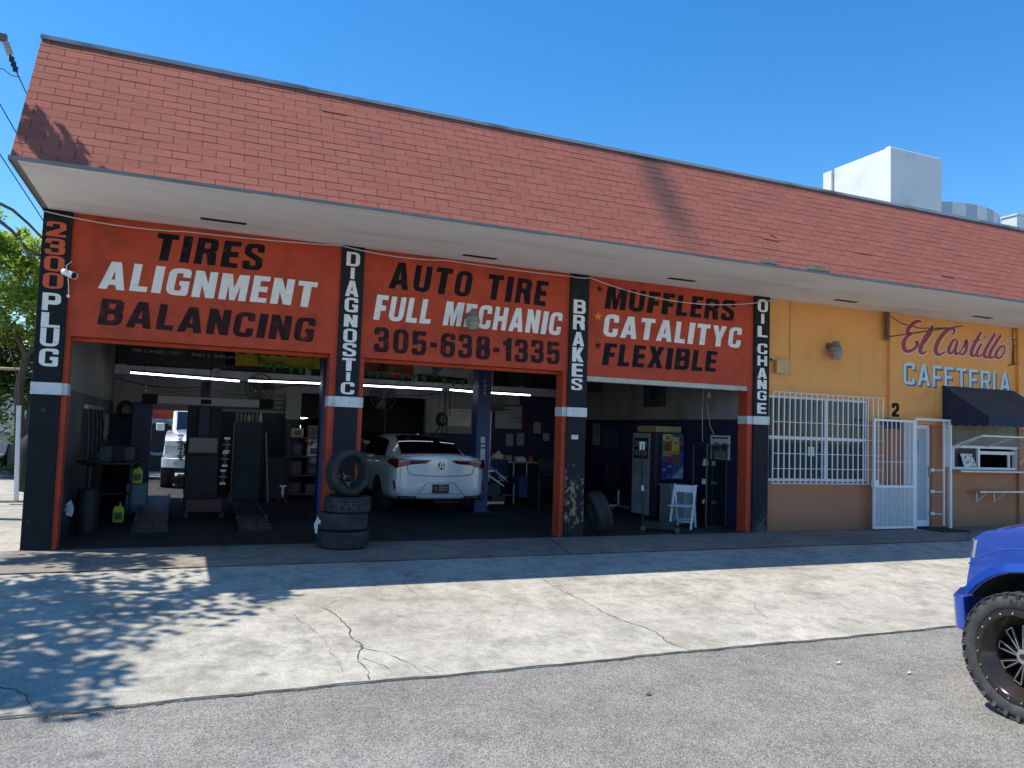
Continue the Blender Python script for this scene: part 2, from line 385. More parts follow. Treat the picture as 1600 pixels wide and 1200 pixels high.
def m_pillar(chips=.17, scuff=.12, dark=1.0):
    mt, nt, bs = _nt('black pillar paint'); v = objco(nt)
    c = mix(nt, noise(nt, v, 6, 5), (.014*dark,.016*dark,.021*dark,1), (.032*dark,.034*dark,.040*dark,1))
    z = sepz(nt)[2]
    low = ramp(nt, math_(nt, 'ABSOLUTE', math_(nt, 'SUBTRACT', z, .55)), .30, .75, (1,1,1,1), (0,0,0,1))
    p = noise(nt, objco(nt, (1,1,.8)), 9, 7, .72)
    fl = ramp(nt, math_(nt, 'ADD', p, math_(nt, 'MULTIPLY', low, chips)), .70, .72)
    chip = mix(nt, noise(nt, v, 26, 4), (.16,.075,.02,1), (.42,.33,.22,1))
    c = mix(nt, fl, c, chip)
    sc_ = ramp(nt, math_(nt, 'ADD', noise(nt, v, 5, 6, .7), math_(nt, 'MULTIPLY', ramp(nt, z, .0, .5, (1,1,1,1), (0,0,0,1)), scuff)), .62, .75)
    c = mix(nt, math_(nt, 'MULTIPLY', sc_, .35), c, (.20,.21,.22,1))
    nt.links.new(c, bs.inputs['Base Color']); bs.inputs['Roughness'].default_value = .8; bs.inputs['Specular IOR Level'].default_value = .15
    bump(nt, bs, math_(nt, 'SUBTRACT', noise(nt, v, 40, 4), math_(nt, 'MULTIPLY', fl, .8)), .25, .006)
    return mt
M['pillar'] = m_pillar(-.1, .02, .8); M['pillar_chipped'] = m_pillar(.185, .06); M['pillar_scuffed'] = m_pillar(.02, .24)
def car_paint(name, col, flake=.02, rough=.28):
    mt, nt, bs = _nt(name)
    c = mix(nt, noise(nt, objco(nt), 1.5, 3), tuple(x*.94 for x in col), tuple(min(1, x*1.05) for x in col))
    nt.links.new(c, bs.inputs['Base Color']); bs.inputs['Roughness'].default_value = rough; bs.inputs['Metallic'].default_value = .15
    bs.inputs['Coat Weight'].default_value = 1.; bs.inputs['Coat Roughness'].default_value = .03
    bump(nt, bs, noise(nt, objco(nt), 900, 1), flake, .001)
    return mt
M['white_car'] = car_paint('pearl white car paint', (.74,.77,.82))
M['blue_truck'] = car_paint('bright blue truck paint', (.010,.058,.36))
M['silver_car'] = car_paint('silver blue car paint', (.35,.40,.46))
M['black_car'] = car_paint('black car paint', (.01,.01,.012))
M['lamp_red'] = mat('tail lamp red', (.14,.006,.012), .08, var=.1, coat=1.)
M['lamp_clear'] = mat('lamp clear', (.62,.63,.62), .08, var=.08, coat=1.)
M['awning_top'] = mat('paler canvas', (.040,.045,.062), .85, var=.2, scale=3, bmp=.1, bscale=300, dirt=(.075,.078,.09), dirt_at=(.55,.9))  # canopy cloth, a paler and greyer navy than the awning sides
M['awning'] = mat('navy canvas', (.016,.024,.062), .8, var=.2, scale=3, bmp=.1, bscale=300, dirt=(.05,.055,.075), dirt_at=(.6,.9))
M['bark'] = mat('bark', (.10,.075,.055), .9, var=.35, scale=14, bmp=.6, bscale=30, stretch=(1,1,.3))

# ------------------------------------------------------------------ hand-drawn sign letters
def rounded(pts):
    """polygon whose corners carry an optional radius -> plain points"""
    out = []; n = len(pts)
    for i, p in enumerate(pts):
        r = p[2] if len(p) > 2 else 0
        P = Vector(p[:2])
        if not r: out.append((P.x, P.y)); continue
        A = Vector(pts[i-1][:2]) - P; B = Vector(pts[(i+1) % n][:2]) - P
        la, lb = A.length, B.length; A.normalize(); B.normalize()
        ang = A.angle(B); t = min(r / math.tan(ang/2), la*.5, lb*.5)
        a, b = P + A*t, P + B*t; K = 6 if r > 12 else 3
        for k in range(K+1):
            u = k / K; q = a*(1-u)**2 + P*(2*u*(1-u)) + b*u*u
            w = .75; c = P*(1-w) + (a+b)*.5*w            # pull toward a rounder arc
            out.append((q.x, q.y))
    return out
GLY = {
'A': (74, [[(0,0),(24,0),(28,17),(46,17),(50,0),(74,0),(51,100),(23,100)], [(32,36),(42,36),(37,68)]]),
'B': (66, [[(0,0),(66,0,26),(66,50,18),(59,53),(64,57,14),(64,100,24),(0,100)], [(27,20),(40,20,6),(40,43,6),(27,43)], [(27,62),(38,62,5),(38,81,5),(27,81)]]),
'C': (64, [[(64,38),(38,38),(38,19,7),(26,19,7),(26,81,7),(38,81,7),(38,64),(64,64),(64,100,30),(0,100,30),(0,0,30),(64,0,30)]]),
'D': (66, [[(0,0),(66,0,30),(66,100,30),(0,100)], [(27,19),(39,19,8),(39,81,8),(27,81)]]),
'E': (52, [[(0,0),(52,0),(52,20),(27,20),(27,41),(49,41),(49,60),(27,60),(27,80),(52,80),(52,100),(0,100)]]),
'F': (52, [[(0,0),(27,0),(27,39),(48,39),(48,58),(27,58),(27,80),(52,80),(52,100),(0,100)]]),
'G': (66, [[(66,54),(35,54),(35,37),(40,37),(40,19,7),(27,19,7),(27,81,7),(40,81,7),(40,67),(66,67),(66,100,30),(0,100,30),(0,0,30),(66,0,12)]]),
'H': (66, [[(0,0),(26,0),(26,40),(40,40),(40,0),(66,0),(66,100),(40,100),(40,60),(26,60),(26,100),(0,100)]]),
'I': (27, [[(0,0),(27,0),(27,100),(0,100)]]),
'K': (70, [[(0,0),(26,0),(26,30),(40,0),(70,0),(46,54),(68,100),(40,100),(26,66),(26,100),(0,100)]]),
'L': (50, [[(0,0),(50,0),(50,21),(27,21),(27,100),(0,100)]]),
'M': (86, [[(0,0),(24,0),(24,58),(35,0),(51,0),(62,58),(62,0),(86,0),(86,100),(54,100),(43,47),(32,100),(0,100)]]),
'N': (68, [[(0,0),(25,0),(25,48),(43,0),(68,0),(68,100),(43,100),(43,54),(25,100),(0,100)]]),
'O': (66, [[(0,0,30),(66,0,30),(66,100,30),(0,100,30)], [(27,19,7),(39,19,7),(39,81,7),(27,81,7)]]),
'P': (64, [[(0,0),(27,0),(27,36),(64,36,26),(64,100,26),(0,100)], [(27,57),(38,57,5),(38,81,5),(27,81)]]),
'R': (66, [[(0,0),(26,0),(26,42),(33,42,4),(39,0),(66,0),(63,44,8),(55,51),(64,57,14),(64,100,26),(0,100)], [(26,60),(38,60,5),(38,81,5),(26,81)]]),
'S': (62, [[(0,34),(25,34),(25,18,6),(37,18,6),(37,35,8),(0,57,16),(0,100,28),(62,100,28),(62,68),(37,68),(37,82,6),(25,82,6),(25,67,8),(62,45,16),(62,0,28),(0,0,28)]]),
'T': (64, [[(19,0),(45,0),(45,79),(64,79),(64,100),(0,100),(0,79),(19,79)]]),
'U': (66, [[(0,100),(0,0,30),(66,0,30),(66,100),(39,100),(39,19,7),(27,19,7),(27,100)]]),
'X': (70, [[(0,0),(26,0),(35,28),(44,0),(70,0),(49,51),(69,100),(43,100),(35,75),(27,100),(1,100),(21,51)]]),
'Y': (70, [[(22,0),(48,0),(48,38),(70,100),(44,100),(35,64),(26,100),(0,100),(22,38)]]),
'0': (64, [[(0,0,30),(64,0,30),(64,100,30),(0,100,30)], [(26,18,7),(38,18,7),(38,82,7),(26,82,7)]]),
'1': (40, [[(13,0),(40,0),(40,100),(20,100),(17,88,3),(0,80),(0,64),(13,67)]]),
'2': (60, [[(0,0),(60,0),(60,20),(31,20),(60,52,16),(60,100,28),(0,100,28),(0,64),(25,64),(25,82,6),(35,82,6),(35,58,8),(0,26,6)]]),
'3': (62, [[(0,0,28),(62,0,28),(62,48,14),(54,52),(60,57,12),(60,100,26),(0,100,26),(0,68),(25,68),(25,82,5),(36,82,5),(36,61,6),(20,61),(20,43),(36,43,6),(36,18,6),(25,18,6),(25,34),(0,34)]]),
'5': (62, [[(0,30),(26,30),(26,18,6),(37,18,6),(37,48,6),(27,48,4),(27,42),(2,42),(2,100),(58,100),(58,80),(27,80),(27,63),(62,67,22),(62,0,28),(0,0,28)]]),
'6': (64, [[(0,0,28),(64,0,28),(64,65,22),(27,65),(27,82,6),(38,82,6),(38,72),(63,72),(63,100,28),(0,100,28)], [(27,18,6),(38,18,6),(38,47,6),(27,47,6)]]),
'8': (64, [[(0,0,26),(64,0,26),(64,50,14),(57,53),(62,57,12),(62,100,26),(2,100,26),(2,57,12),(7,53),(0,50,14)], [(26,17,5),(38,17,5),(38,43,5),(26,43,5)], [(26,63,5),(37,63,5),(37,84,5),(26,84,5)]]),
'-': (30, [[(0,36),(30,36),(30,54),(0,54)]]),
' ': (34, []),
}
def star_loop():
    pts = []
    for k in range(10):
        a = math.pi/2 + k*math.pi/5; r = 50 if k % 2 == 0 else 17
        pts.append((50 + r*math.cos(a), 50 + r*math.sin(a)))
    return pts
def star_ast():
    """five-armed painted asterisk"""
    pts = []
    for k in range(5):
        a = math.pi/2 + k*2*math.pi/5
        for da, r in ((-.16, 50), (.16, 50), (math.pi/5, 15)):
            pts.append((50 + r*math.cos(a+da), 50 + r*math.sin(a+da)))
    return pts
def slim(c, hs=20.5, vs=16.5):
    return _slim(c, hs, vs)
def put_text(mb, txt, fn, gap=9):
    """text laid in the unit square of fn(u, v)"""
    gap += 4; W = sum(GLY[c][0] for c in txt) + gap*(len(txt)-1); x = 0
    for c in txt:
        w, loops = _slim(c, 23.5, 18.0)
        if loops:
            ja, jb, jc = rnd.uniform(-.014,.014), rnd.uniform(-1.2,1.2), rnd.uniform(.985,1.015)
            L = [[((px+x+ja*py+rnd.uniform(-.45,.45))/W, (py*jc+jb+rnd.uniform(-.5,.5))/100) for px, py in rounded(lp)] for lp in loops]
            mb.flat(L, fn)
        x += w + gap
def line_fn(bl, br, top, y, slant=.13):
    """baseline from pixel bl to pixel br, cap height reaching pixel row of top (above bl), on the wall plane y"""
    a, b = at(*bl, 1, y), at(*br, 1, y); h = at(*top, 1, y).z - a.z
    def fn(u, v):
        p = a.lerp(b, u); return V(p.x + slant*h*v - slant*h*0, y, p.z + h*v)
    return fn

# ------------------------------------------------------------------ ground
def zg(y):            # the apron falls from the bays to the road
    return 0.0 if y > -1.56 else (-.15 if y < -5.54 else -.15*(-1.56-y)/3.98)
g = MB(); g.box(-400, 700, -500, 900, -1.2, -.19)
struct(g.build('ground', M['asphalt']))
rd = MB()
xs = np.linspace(-40, 70, 111)
ys = np.linspace(-45, -5.54, 40)
def edge_y(x): return -5.54 + .012*math.sin(x*1.9) + .008*math.sin(x*5.3+1) + .007*math.sin(x*13)
vs = [(x, y if j < 39 else edge_y(x), -.15 - (.0 if j > 36 else .01*math.sin(x*.3)*math.sin(y*.4)*.5) - (.006 if j == 39 else 0)) for j, y in enumerate(ys) for x in xs]
fs = [(j*111+i, j*111+i+1, (j+1)*111+i+1, (j+1)*111+i) for j in range(39) for i in range(110)]
rd.add(vs, fs); struct(rd.build('road', M['asphalt'], smooth=True))
ap = MB()
xs = np.linspace(-40, 70, 441); rows = [-1.56, -2.5, -3.5, -4.5, -5.2, -5.54]
vs = []
for j, y in enumerate(rows):
    for x in xs:
        yy = y if j < 5 else edge_y(x) - .006*math.sin(x*31)
        vs.append((x, yy, zg(y) + .005*(1 if j == 5 else 0)))
vs += [(x, edge_y(x) - .006*math.sin(x*31) - .004, -.2) for x in xs]
nx = len(xs)
ap.add(vs, [(j*nx+i, j*nx+i+1, (j+1)*nx+i+1, (j+1)*nx+i) for j in range(6) for i in range(nx-1)])
apron = struct(ap.build('concrete_apron', M['apron'], smooth=True))
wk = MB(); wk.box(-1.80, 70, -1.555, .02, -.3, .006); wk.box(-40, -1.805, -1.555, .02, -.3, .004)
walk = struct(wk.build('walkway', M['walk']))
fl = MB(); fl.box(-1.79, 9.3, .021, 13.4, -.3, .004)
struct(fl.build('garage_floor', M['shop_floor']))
yd = MB(); yd.box(-40, -1.81, .021, 6.0, -.3, .004); yd.box(-40, -1.81, 6.02, 11.2, -.3, .05); yd.box(-40, 30, 13.42, 34, -.3, .002)
yd.box(-1.81, 30, 11.2+2.3, 13.41, -.3, .001)
struct(yd.build('side_yard', M['side_yard']))
st = MB(); st.box(-60, -1.9, 11.22, 13.41, -.3, -.01)
struct(st.build('side_street', M['asphalt']))

# cracks and joints: thin open gaps in the slab, seen as dark strips
M['crack'] = mat('crack filler', (.085,.08,.07), .95, var=.4, scale=20)
M['joint'] = mat('joint grit', (.055,.05,.045), .95, var=.5, scale=12, dirt=(.32,.30,.27), dirt_at=(.60,.68), dirt_scale=14)
def crack(pix, w0, w1, name='crack', jag=.018, zoff=.004):
    P = []
    for px, py in pix:
        q = at(px, py, 2, -.06)
        for _ in range(4): q = at(px, py, 2, zg(q.y))
        P.append(q)
    pts = []
    for a, b in zip(P, P[1:]):
        n = max(2, int((b-a).length/.07))
        for k in range(n):
            q = a.lerp(b, k/n); pts.append(q + V(rnd.uniform(-jag, jag), rnd.uniform(-jag, jag), 0))
    pts.append(P[-1]); mb = MB(); vs = []
    for i, p in enumerate(pts):
        d = (pts[min(i+1, len(pts)-1)] - pts[max(i-1, 0)]); nrm = V(-d.y, d.x, 0).normalized()
        w = .5*(w0 + (w1-w0)*i/len(pts)) * rnd.uniform(.25, 1.7)
        for sgn in (-1, 1):
            q = p + nrm*(w*sgn*.5); q.z = zg(q.y) + zoff; vs.append(q)
    mb.add(vs, [(2*i, 2*i+2, 2*i+3, 2*i+1) for i in range(len(pts)-1)])
    return mb.build(name, M['crack'], apron)
crack([(503,949),(527,960),(535,970),(545,985),(543,983)][:4] + [(550,996),(565,1008),(566,1012),(557,1027),(570,1045),(582,1066)], .016, .024)
crack([(480,948),(503,949),(523,940),(560,932),(620,940)], .006, .008)
crack([(566,1012),(600,1019),(620,1027),(640,1038),(668,1053)], .014, .010)
crack([(564,1030),(590,1036),(607,1045)], .01, .006)
crack([(655,1042),(675,1045),(692,1056)], .012, .014)
crack([(455,960),(480,978),(505,1000),(520,1022),(536,1050)], .005, .005)
crack([(628,907),(640,922),(655,933)], .008, .008)
crack([(835,899),(860,913),(885,927),(910,938),(935,952),(960,965),(1000,978),(1025,988),(1045,1004),(1086,1019)], .02, .014)
crack([(600,940),(700,936),(800,930),(880,931),(960,934),(1050,931),(1110,922),(1160,919)], .004, .006)
crack([(1178,946),(1185,958),(1200,967)], .012, .008)
crack([(1110,1000),(1140,1010),(1152,1014)], .008, .012)
crack([(0,1072),(22,1078),(45,1092),(56,1106),(60,1112)], .022, .02)
crack([(55,1086),(110,1083),(200,1081),(330,1082)], .004, .003, jag=.008)
crack([(533,862),(537,868),(544,874),(542,879)], .012, .01)
# grit and weeds caught along the edge of the slab
M['edge_dirt'] = mat('edge dirt', (.10,.09,.07), .95, var=.5, scale=9, dirt=(.22,.19,.09), dirt_at=(.55,.62), dirt_scale=5)
jt = MB(); x = -6.0
while x < 14:
    dx = rnd.uniform(.04, .18); w = rnd.choice((.003,.004,.006,.010,.018))*rnd.uniform(.5,1.2); y = edge_y(x); y2 = edge_y(x+dx)
    jt.add([(x, y-w, -.1445), (x+dx, y2-w*.8, -.1445), (x+dx, y2+.004, -.137), (x, y+.004, -.137)], [(0,1,2,3)]); x += dx
jt.build('edge_grit', M['edge_dirt'], apron)
# the long joint between walkway and apron
jt = MB(); x = -14.0
while x < 26:
    dx = rnd.uniform(.05, .25); w = rnd.uniform(.008, .03); o = rnd.uniform(-.006, .006)
    jt.add([(x, -1.558+o-w, .009), (x+dx, -1.558+o-w*.9, .009), (x+dx, -1.558+o+w*.7, .010), (x, -1.558+o+w*.6, .010)], [(0,1,2,3)]); x += dx
jt.build('joint', M['joint'], walk)
jt = MB(); x = -1.4
while x < 9.2:
    dx = rnd.uniform(.05, .2)
    if rnd.random() < .75: jt.add([(x, -.02, .0105), (x+dx, -.022, .0105), (x+dx, -.004, .0105), (x, -.006, .0105)], [(0,1,2,3)])
    x += dx
jt.build('joint', M['joint'], walk)
for xx, y0, y1 in ((4.9,-1.5,-.05), (12.75,-1.5,-.05)):
    q = MB(); q.add([(xx, y0, .0105), (xx+.02, y0, .0105), (xx+.02+(2.0 if xx > 12 else .4), y1, .0105), (xx+(2.0 if xx > 12 else .4), y1, .0105)], [(0,1,2,3)]); q.build('joint', M['joint'], walk)

# ------------------------------------------------------------------ the building
S = 4.228; B0, B1 = 1.914, 2.062
EY, RY, RZ = -2.0, -.857, 6.0          # eave line and ridge line
XL, XR = -1.794, 24.0
ROW = math.hypot(RY-EY, RZ-S) / 17
M['shingle'] = m_shingle()
bld = thing('auto_repair_building', 'long single storey orange auto repair shop and cafeteria under a red shingle mansard roof', 'building', (4, 0, 0))
# roof: seventeen lapped shingle courses
rf = MB(); rf.uv = []
dirv = V(0, RY-EY, RZ-S).normalized(); nrm = V(0, -dirv.z, dirv.y)
xs = [XL]
while xs[-1] < XR: xs.append(xs[-1] + rnd.uniform(.28, .34))
for i in range(17):
    wav = [rnd.uniform(-.007, .007) for _ in xs]; lift = [rnd.uniform(.004, .009) for _ in xs]
    base = len(rf.v); vs = []
    for k, x in enumerate(xs):
        lo = i*ROW + wav[k]*.6; hi = (i+1)*ROW + .02
        for s_, h in ((lo, .001), (lo, lift[k]), (hi, .003)):
            p = V(x, EY, S) + dirv*s_ + nrm*h; vs.append(p)
            rf.uv.append((x + (i % 2)*0, max(i*ROW+.006, min((i+1)*ROW-.001, s_+.004))))
    n = len(xs)
    rf.add(vs, [f for k in range(n-1) for f in ((3*k, 3*k+3, 3*k+4, 3*k+1), (3*k+1, 3*k+4, 3*k+5, 3*k+2))])
for _ in range(4):                           # slipped, curled and replaced tabs
    i = rnd.randint(0, 16); x = rnd.uniform(XL+.2, 15); w = .30; s0 = i*ROW - rnd.uniform(.0, .022); tl = rnd.uniform(-.012, .012); lf = rnd.uniform(.012, .017)
    b = [V(x+o, EY, S) + dirv*(ss + tl*(o/w)) + nrm*hh for o, ss, hh in ((0,s0,.004),(w,s0,.004),(w,s0,lf),(0,s0,lf),(w,s0+ROW*.95,.010),(0,s0+ROW*.95,.010))]
    u0 = rnd.uniform(0, 40); rf.uv += [(u0+.1, .06), (u0+.12, .06), (u0+.12, .06), (u0+.1, .06), (u0+.14, .07), (u0+.11, .07)]
    rf.add(b, [(0,1,2,3), (3,2,4,5)])
roof = rf.build('roof', M['shingle'], bld, fix=False)
q = MB(); q.prism([(EY,S),(RY,RZ),(RY+.1,RZ),(9.0,5.85),(9.0,S+.05),(.06,S+.05),(.06,S)], lambda u, v: V(XL+.004, u, v), (.05,0,0))
q.build('gable_end', M['drip'], roof)
q = MB(); q.box(XL+.06, XR, RY+.02, 7.3, 5.70, 5.80); q.box(2.0, XR, 7.3, 13.3, 5.70, 5.80); q.build('roof_deck', M['flashing'], roof)
fl_ = MB(); x = XL - .01
while x < XR:                                # folded metal flashing along the ridge, in lengths
    L = min(rnd.uniform(2.2, 3.1), XR - x); d = rnd.uniform(-.008, .012)
    fl_.prism([(RY-.030, RZ-.004), (RY-.034+d*.3, RZ+.042+d*.7), (RY+.12, RZ+.055+d), (RY+.12, RZ+.035), (RY-.01, RZ+.02), (RY-.01, RZ-.004)], lambda u, v, X=x: V(X, u, v), (L-.004, 0, 0)); x += L
fl_.build('ridge_flashing', M['flashing'], roof)
dr = MB(); x = XL - .012
while x < XR:
    L = min(rnd.uniform(1.6, 3.0), XR - x); d = rnd.uniform(-.006, .006)
    dr.box(x, x+L-.003, EY-.022+d*.4, EY-.004, S-.012+d, S+.024); x += L
dr.build('drip_edge', M['drip'], roof)
q = MB(); q.box(XL-.014, XL-.002, EY-.01, .05, S-.02, S+.03); q.build('drip_edge', M['drip'], roof)
for (px, py, w, hgt) in ((1190,406,.30,.10), (1262,418,.42,.13)):     # torn shingles near the eave
    p = at(px, py, 1, EY+.03); s0 = .035
    o = V(p.x, EY, S) + dirv*s0 + nrm*.019
    q = MB(); pts = [(0,0),(w*.9,.0),(w,hgt*.5),(w*.86,hgt),(w*.4,hgt*.8),(w*.1,hgt),(-.03,hgt*.4)]
    q.prism(pts, lambda u, v, o=o: o + V(u,0,0) + dirv*v, nrm*.004)
    q.build('torn_patch', mat('torn felt', (.16,.12,.09), .95, var=.4, scale=12, dirt=(.05,.04,.035)), roof)
# soffit and its vent slots
q = MB(); q.box(XL, XR, EY+.001, .30, S+.001, S+.03)
soff = q.build('soffit', M['soffit'], bld)
for (a, b) in (((313,342),(385,349)), ((722,399),(777,404)), ((1042,435),(1088,439)), ((1302,468.5),(1341,472)), ((1518,494),(1552,497))):
    A, B = at(*a, 2, S), at(*b, 2, S); yy = (A.y + B.y)/2
    q = MB(); q.box(A.x, B.x, yy-.055, yy+.055, S-.003, S+.002)
    q.build('vent_slot', M['black_slot'], soff)
# pillars
PILL = [(-1.794,-1.473,-1.794,-1.415), (1.908,2.232,1.818,2.305), (5.580,5.917,5.508,5.942), (9.293,9.632,9.19,9.634)]
LINT = [2.665, 2.640, 2.590]
BAYS = [(-1.415,1.818), (2.305,5.508), (5.942,9.19)]
def _slim(c, hs, vs):
    """the same letter with lighter stems"""
    w, loops = GLY[c]
    def pw(x, k0, k1): 
        for (a, b), (d, e) in zip(zip(k0, k1), zip(k0[1:], k1[1:])):
            if x <= d + 1e-6: return b + (e-b)*(x-a)/max(d-a, 1e-6)
        return x
    out = []
    for lp in loops:
        q = []
        for pt in lp:
            x, y = pt[0], pt[1]
            if c in 'BCDEGHLOPRSU02365' and w > 45: x = pw(x, (0, 27, max(w-27, 28), w), (0, hs, max(w-hs, 30), w))
            if c not in 'AKMNXYV': y = pw(y, (0, 20, 80, 100), (0, vs, 100-vs, 100))
            q.append((x, y) + tuple(pt[2:]))
        out.append(q)
    return w, out
def letters_down(pl, txt, rows, cols, m_):
    """letters one under another; rows: pixel (top, bottom) per letter, cols: pixel (left, right) at first and last letter"""
    mb = MB(); k = 0; n = len(rows)
    for i, c in enumerate(txt):
        t = i/(max(n-1, 1)); l = cols[0][0] + (cols[1][0]-cols[0][0])*t; r = cols[0][1] + (cols[1][1]-cols[0][1])*t
        w, loops = slim(c)
        if c == 'I': mid = (l+r)/2; hw = (r-l)*.16; l, r = mid-hw, mid+hw
        hh = rows[i][1]-rows[i][0]; a = at(l, rows[i][1]-hh*.035, 1, -.004); b = at(r, rows[i][0]+hh*.035, 1, -.004)
        mb.flat([[(x_/w, y_/100) for x_, y_ in rounded(lp)] for lp in loops],
                lambda u, v: V(a.x + (b.x-a.x)*u, -.004, a.z + (b.z-a.z)*v))
    return mb.build('lettering', m_, pl, fix=False)
pobj = []
for i, (a, b, c, d) in enumerate(PILL):
    top = S
    q = MB(); q.box(a, b, 0, .052, .0, top)
    pl = q.build('pillar', M[('pillar','pillar_chipped','pillar_chipped','pillar_scuffed')[i]], bld, bevel=.008, seg=1); pobj.append(pl)
    lz0 = LINT[min(i, 2)]
    q = MB()
    zl = max(LINT[max(i-1, 0)], LINT[min(i, 2)])
    if i == 0: q.box(c, d, .054, .30, 0, LINT[0]-.002)
    elif i == 3: q.box(c, d, .054, .30, 0, LINT[2]-.002)
    else:
        mid = (a+b)/2
        q.box(c, mid, .054, .30, 0, LINT[i-1]-.002); q.box(mid, d, .054, .30, 0, LINT[i]-.002)
    q.build('pier', M['orange'], pl)
    q = MB(); q.box(a-.008, b+.008, -.008, .060, B0, B1); q.box(c-.006 if i else c+.002, d+.006, .046, .306, B0+.002, B1-.002)
    q.build('painted_band', M['band'], pl)
R_ = lambda y0, y1: (300+y0/4, 300+y1/4)
letters_down(pobj[0], '2300', [R_(190,275), R_(295,388), R_(403,492), R_(508,602)], ((71.5,104.5),(66,100)), M['letter_orange'])
letters_down(pobj[0], 'PLUG', [R_(632,740), R_(755,845), R_(850,965), R_(978,1090)], ((65,96),(60,92)), M['letter_white'])
R_ = lambda y0, y1: (350+y0/4, 350+y1/4)
letters_down(pobj[1], 'DIAGNOSTIC', [R_(178,262), R_(272,345), R_(355,452), R_(462,550), R_(568,642), R_(655,740), R_(745,827), R_(838,918), R_(925,982), R_(988,1065)], ((541,563),(532,554)), M['letter_white'])
R_ = lambda y0, y1: (400+y0/4, 400+y1/4)
letters_down(pobj[2], 'BRAKES', [R_(275,360), R_(370,460), R_(475,563), R_(570,662), R_(672,755), R_(765,838)], ((896,915.5),(892.5,910)), M['letter_white'])
letters_down(pobj[3], 'OILCHANGE', [(468,487.5),(490,506),(510,526.5),(537,553),(556,571.5),(575,591.5),(593.5,608),(610.5,625.5),(629.5,646.5)], ((1184,1200),(1183,1197.5)), M['letter_white'])
# sign panels over the bays
SP = .05
panels = []
for i, (a, b) in enumerate(BAYS):
    l = PILL[i][2] if i == 0 else (PILL[i][0]+PILL[i][1])/2 + .0005
    r = PILL[i+1][3]-.002 if i == 2 else (PILL[i+1][0]+PILL[i+1][1])/2 - .0005
    q = MB(); q.box(l, r, SP, .302, LINT[i], S)
    panels.append(q.build('sign_panel', M['orange'], bld))
def sign(panel, txt, bl, br, tl, m_, gap=9, slant=.13):
    mb = MB(); put_text(mb, txt, line_fn(bl, br, tl, SP-.004, slant), gap); return mb.build('lettering', m_, panel, fix=False)
sign(panels[0], 'TIRES', (238,405), (408,423), (240,362), M['letter_black'], 11)
sign(panels[0], 'ALIGNMENT', (153,450), (490,480.5), (165,407), M['letter_white'])
sign(panels[0], 'BALANCING', (152,507), (488,535), (162,466), M['letter_faded'])
sign(panels[1], 'AUTO TIRE', (607,450), (852,478), (620,409), M['letter_black'], 12)
sign(panels[1], 'FULL MECHANIC', (583,499), (875,524), (588,460), M['letter_white'])
sign(panels[1], '305-638-1335', (584,550), (874,570), (585,511), M['letter_faded'], 12, 0.0)
sign(panels[2], 'MUFFLERS', (944.5,482), (1146,502), (950,448), M['letter_black'])
sign(panels[2], 'CATALITYC', (941.5,525), (1156,544), (946,490.5), M['letter_white'])
sign(panels[2], 'FLEXIBLE', (940.5,570), (1118,581.5), (946,535.5), M['letter_black'])
for (px, py, r, m_) in ((937,451.5,.062,'letter_black'), (934.5,494.5,.066,'letter_gold'), (934.5,539.5,.062,'letter_faded')):
    c = at(px, py, 1, SP-.004); mb = MB()
    mb.flat([star_ast()], lambda u, v: V(c.x + (u-50)/50*r, SP-.004, c.z + (v-50)/50*r)); mb.build('asterisk', M[m_], panels[2], fix=False)
# steel edge under lintels, cream shutter rail of the third bay
for i, (a, b) in enumerate(BAYS):
    q = MB()
    if i == 2: q.box(a+.002, b-.002, .062, .22, LINT[i]-.085, LINT[i]-.003)
    else: q.box(a+.002, b-.002, .20, .30, LINT[i]-.05, LINT[i]-.003)
    q.build('shutter_rail', mat('cream rail', (.50,.46,.40), .5, var=.1, dirt=(.25,.2,.16)) if i == 2 else M['orange'], panels[i])
# ---- cafeteria front, plane CY
CY = .08
WX0, WX1, WZ0, WZ1 = 9.70, 12.15, .90, 2.47      # big window hole
DX0, DX1, DZ1 = 13.36, 13.86, 2.06                # door hole
VX0, VX1, VZ0, VZ1 = 14.42, 16.44, 1.17, 1.66     # serving window hole
wl = MB()
def wall_piece(x0, x1, z0, z1): wl.box(x0, x1, CY, CY+.2, z0, z1)
wall_piece(9.636, WX0, 0, S); wall_piece(WX0, WX1, 0, WZ0); wall_piece(WX0, WX1, WZ1, S); wall_piece(WX1, DX0, 0, S)
wall_piece(DX0, DX1, DZ1, S); wall_piece(DX1, VX0, 0, S); wall_piece(VX0, VX1, 0, VZ0); wall_piece(VX0, VX1, VZ1, S); wall_piece(VX1, XR, 0, S)
cafe = wl.build('cafeteria_wall', M['cafe'], bld)
for xa, xb in ((at(1390,520,1,.03).x, at(1408,520,1,.03).x), (at(1591,600,1,.03).x, at(1591,600,1,.03).x+.35)):
    q = MB(); q.box(xa, xb, .02, CY-.001, 0, S); q.build('pilaster', M['cafe'], cafe)
# number 2
c0, c1 = at(1393.5,651,1,.016), at(1405,630,1,.016); mb = MB()
mb.flat([[(x_/60, y_/100) for x_, y_ in rounded(GLY['2'][1][0])]], lambda u, v: V(c0.x+(c1.x-c0.x)*u, .016, c0.z+(c1.z-c0.z)*v))
mb.build('number', M['letter_black'], cafe, fix=False)
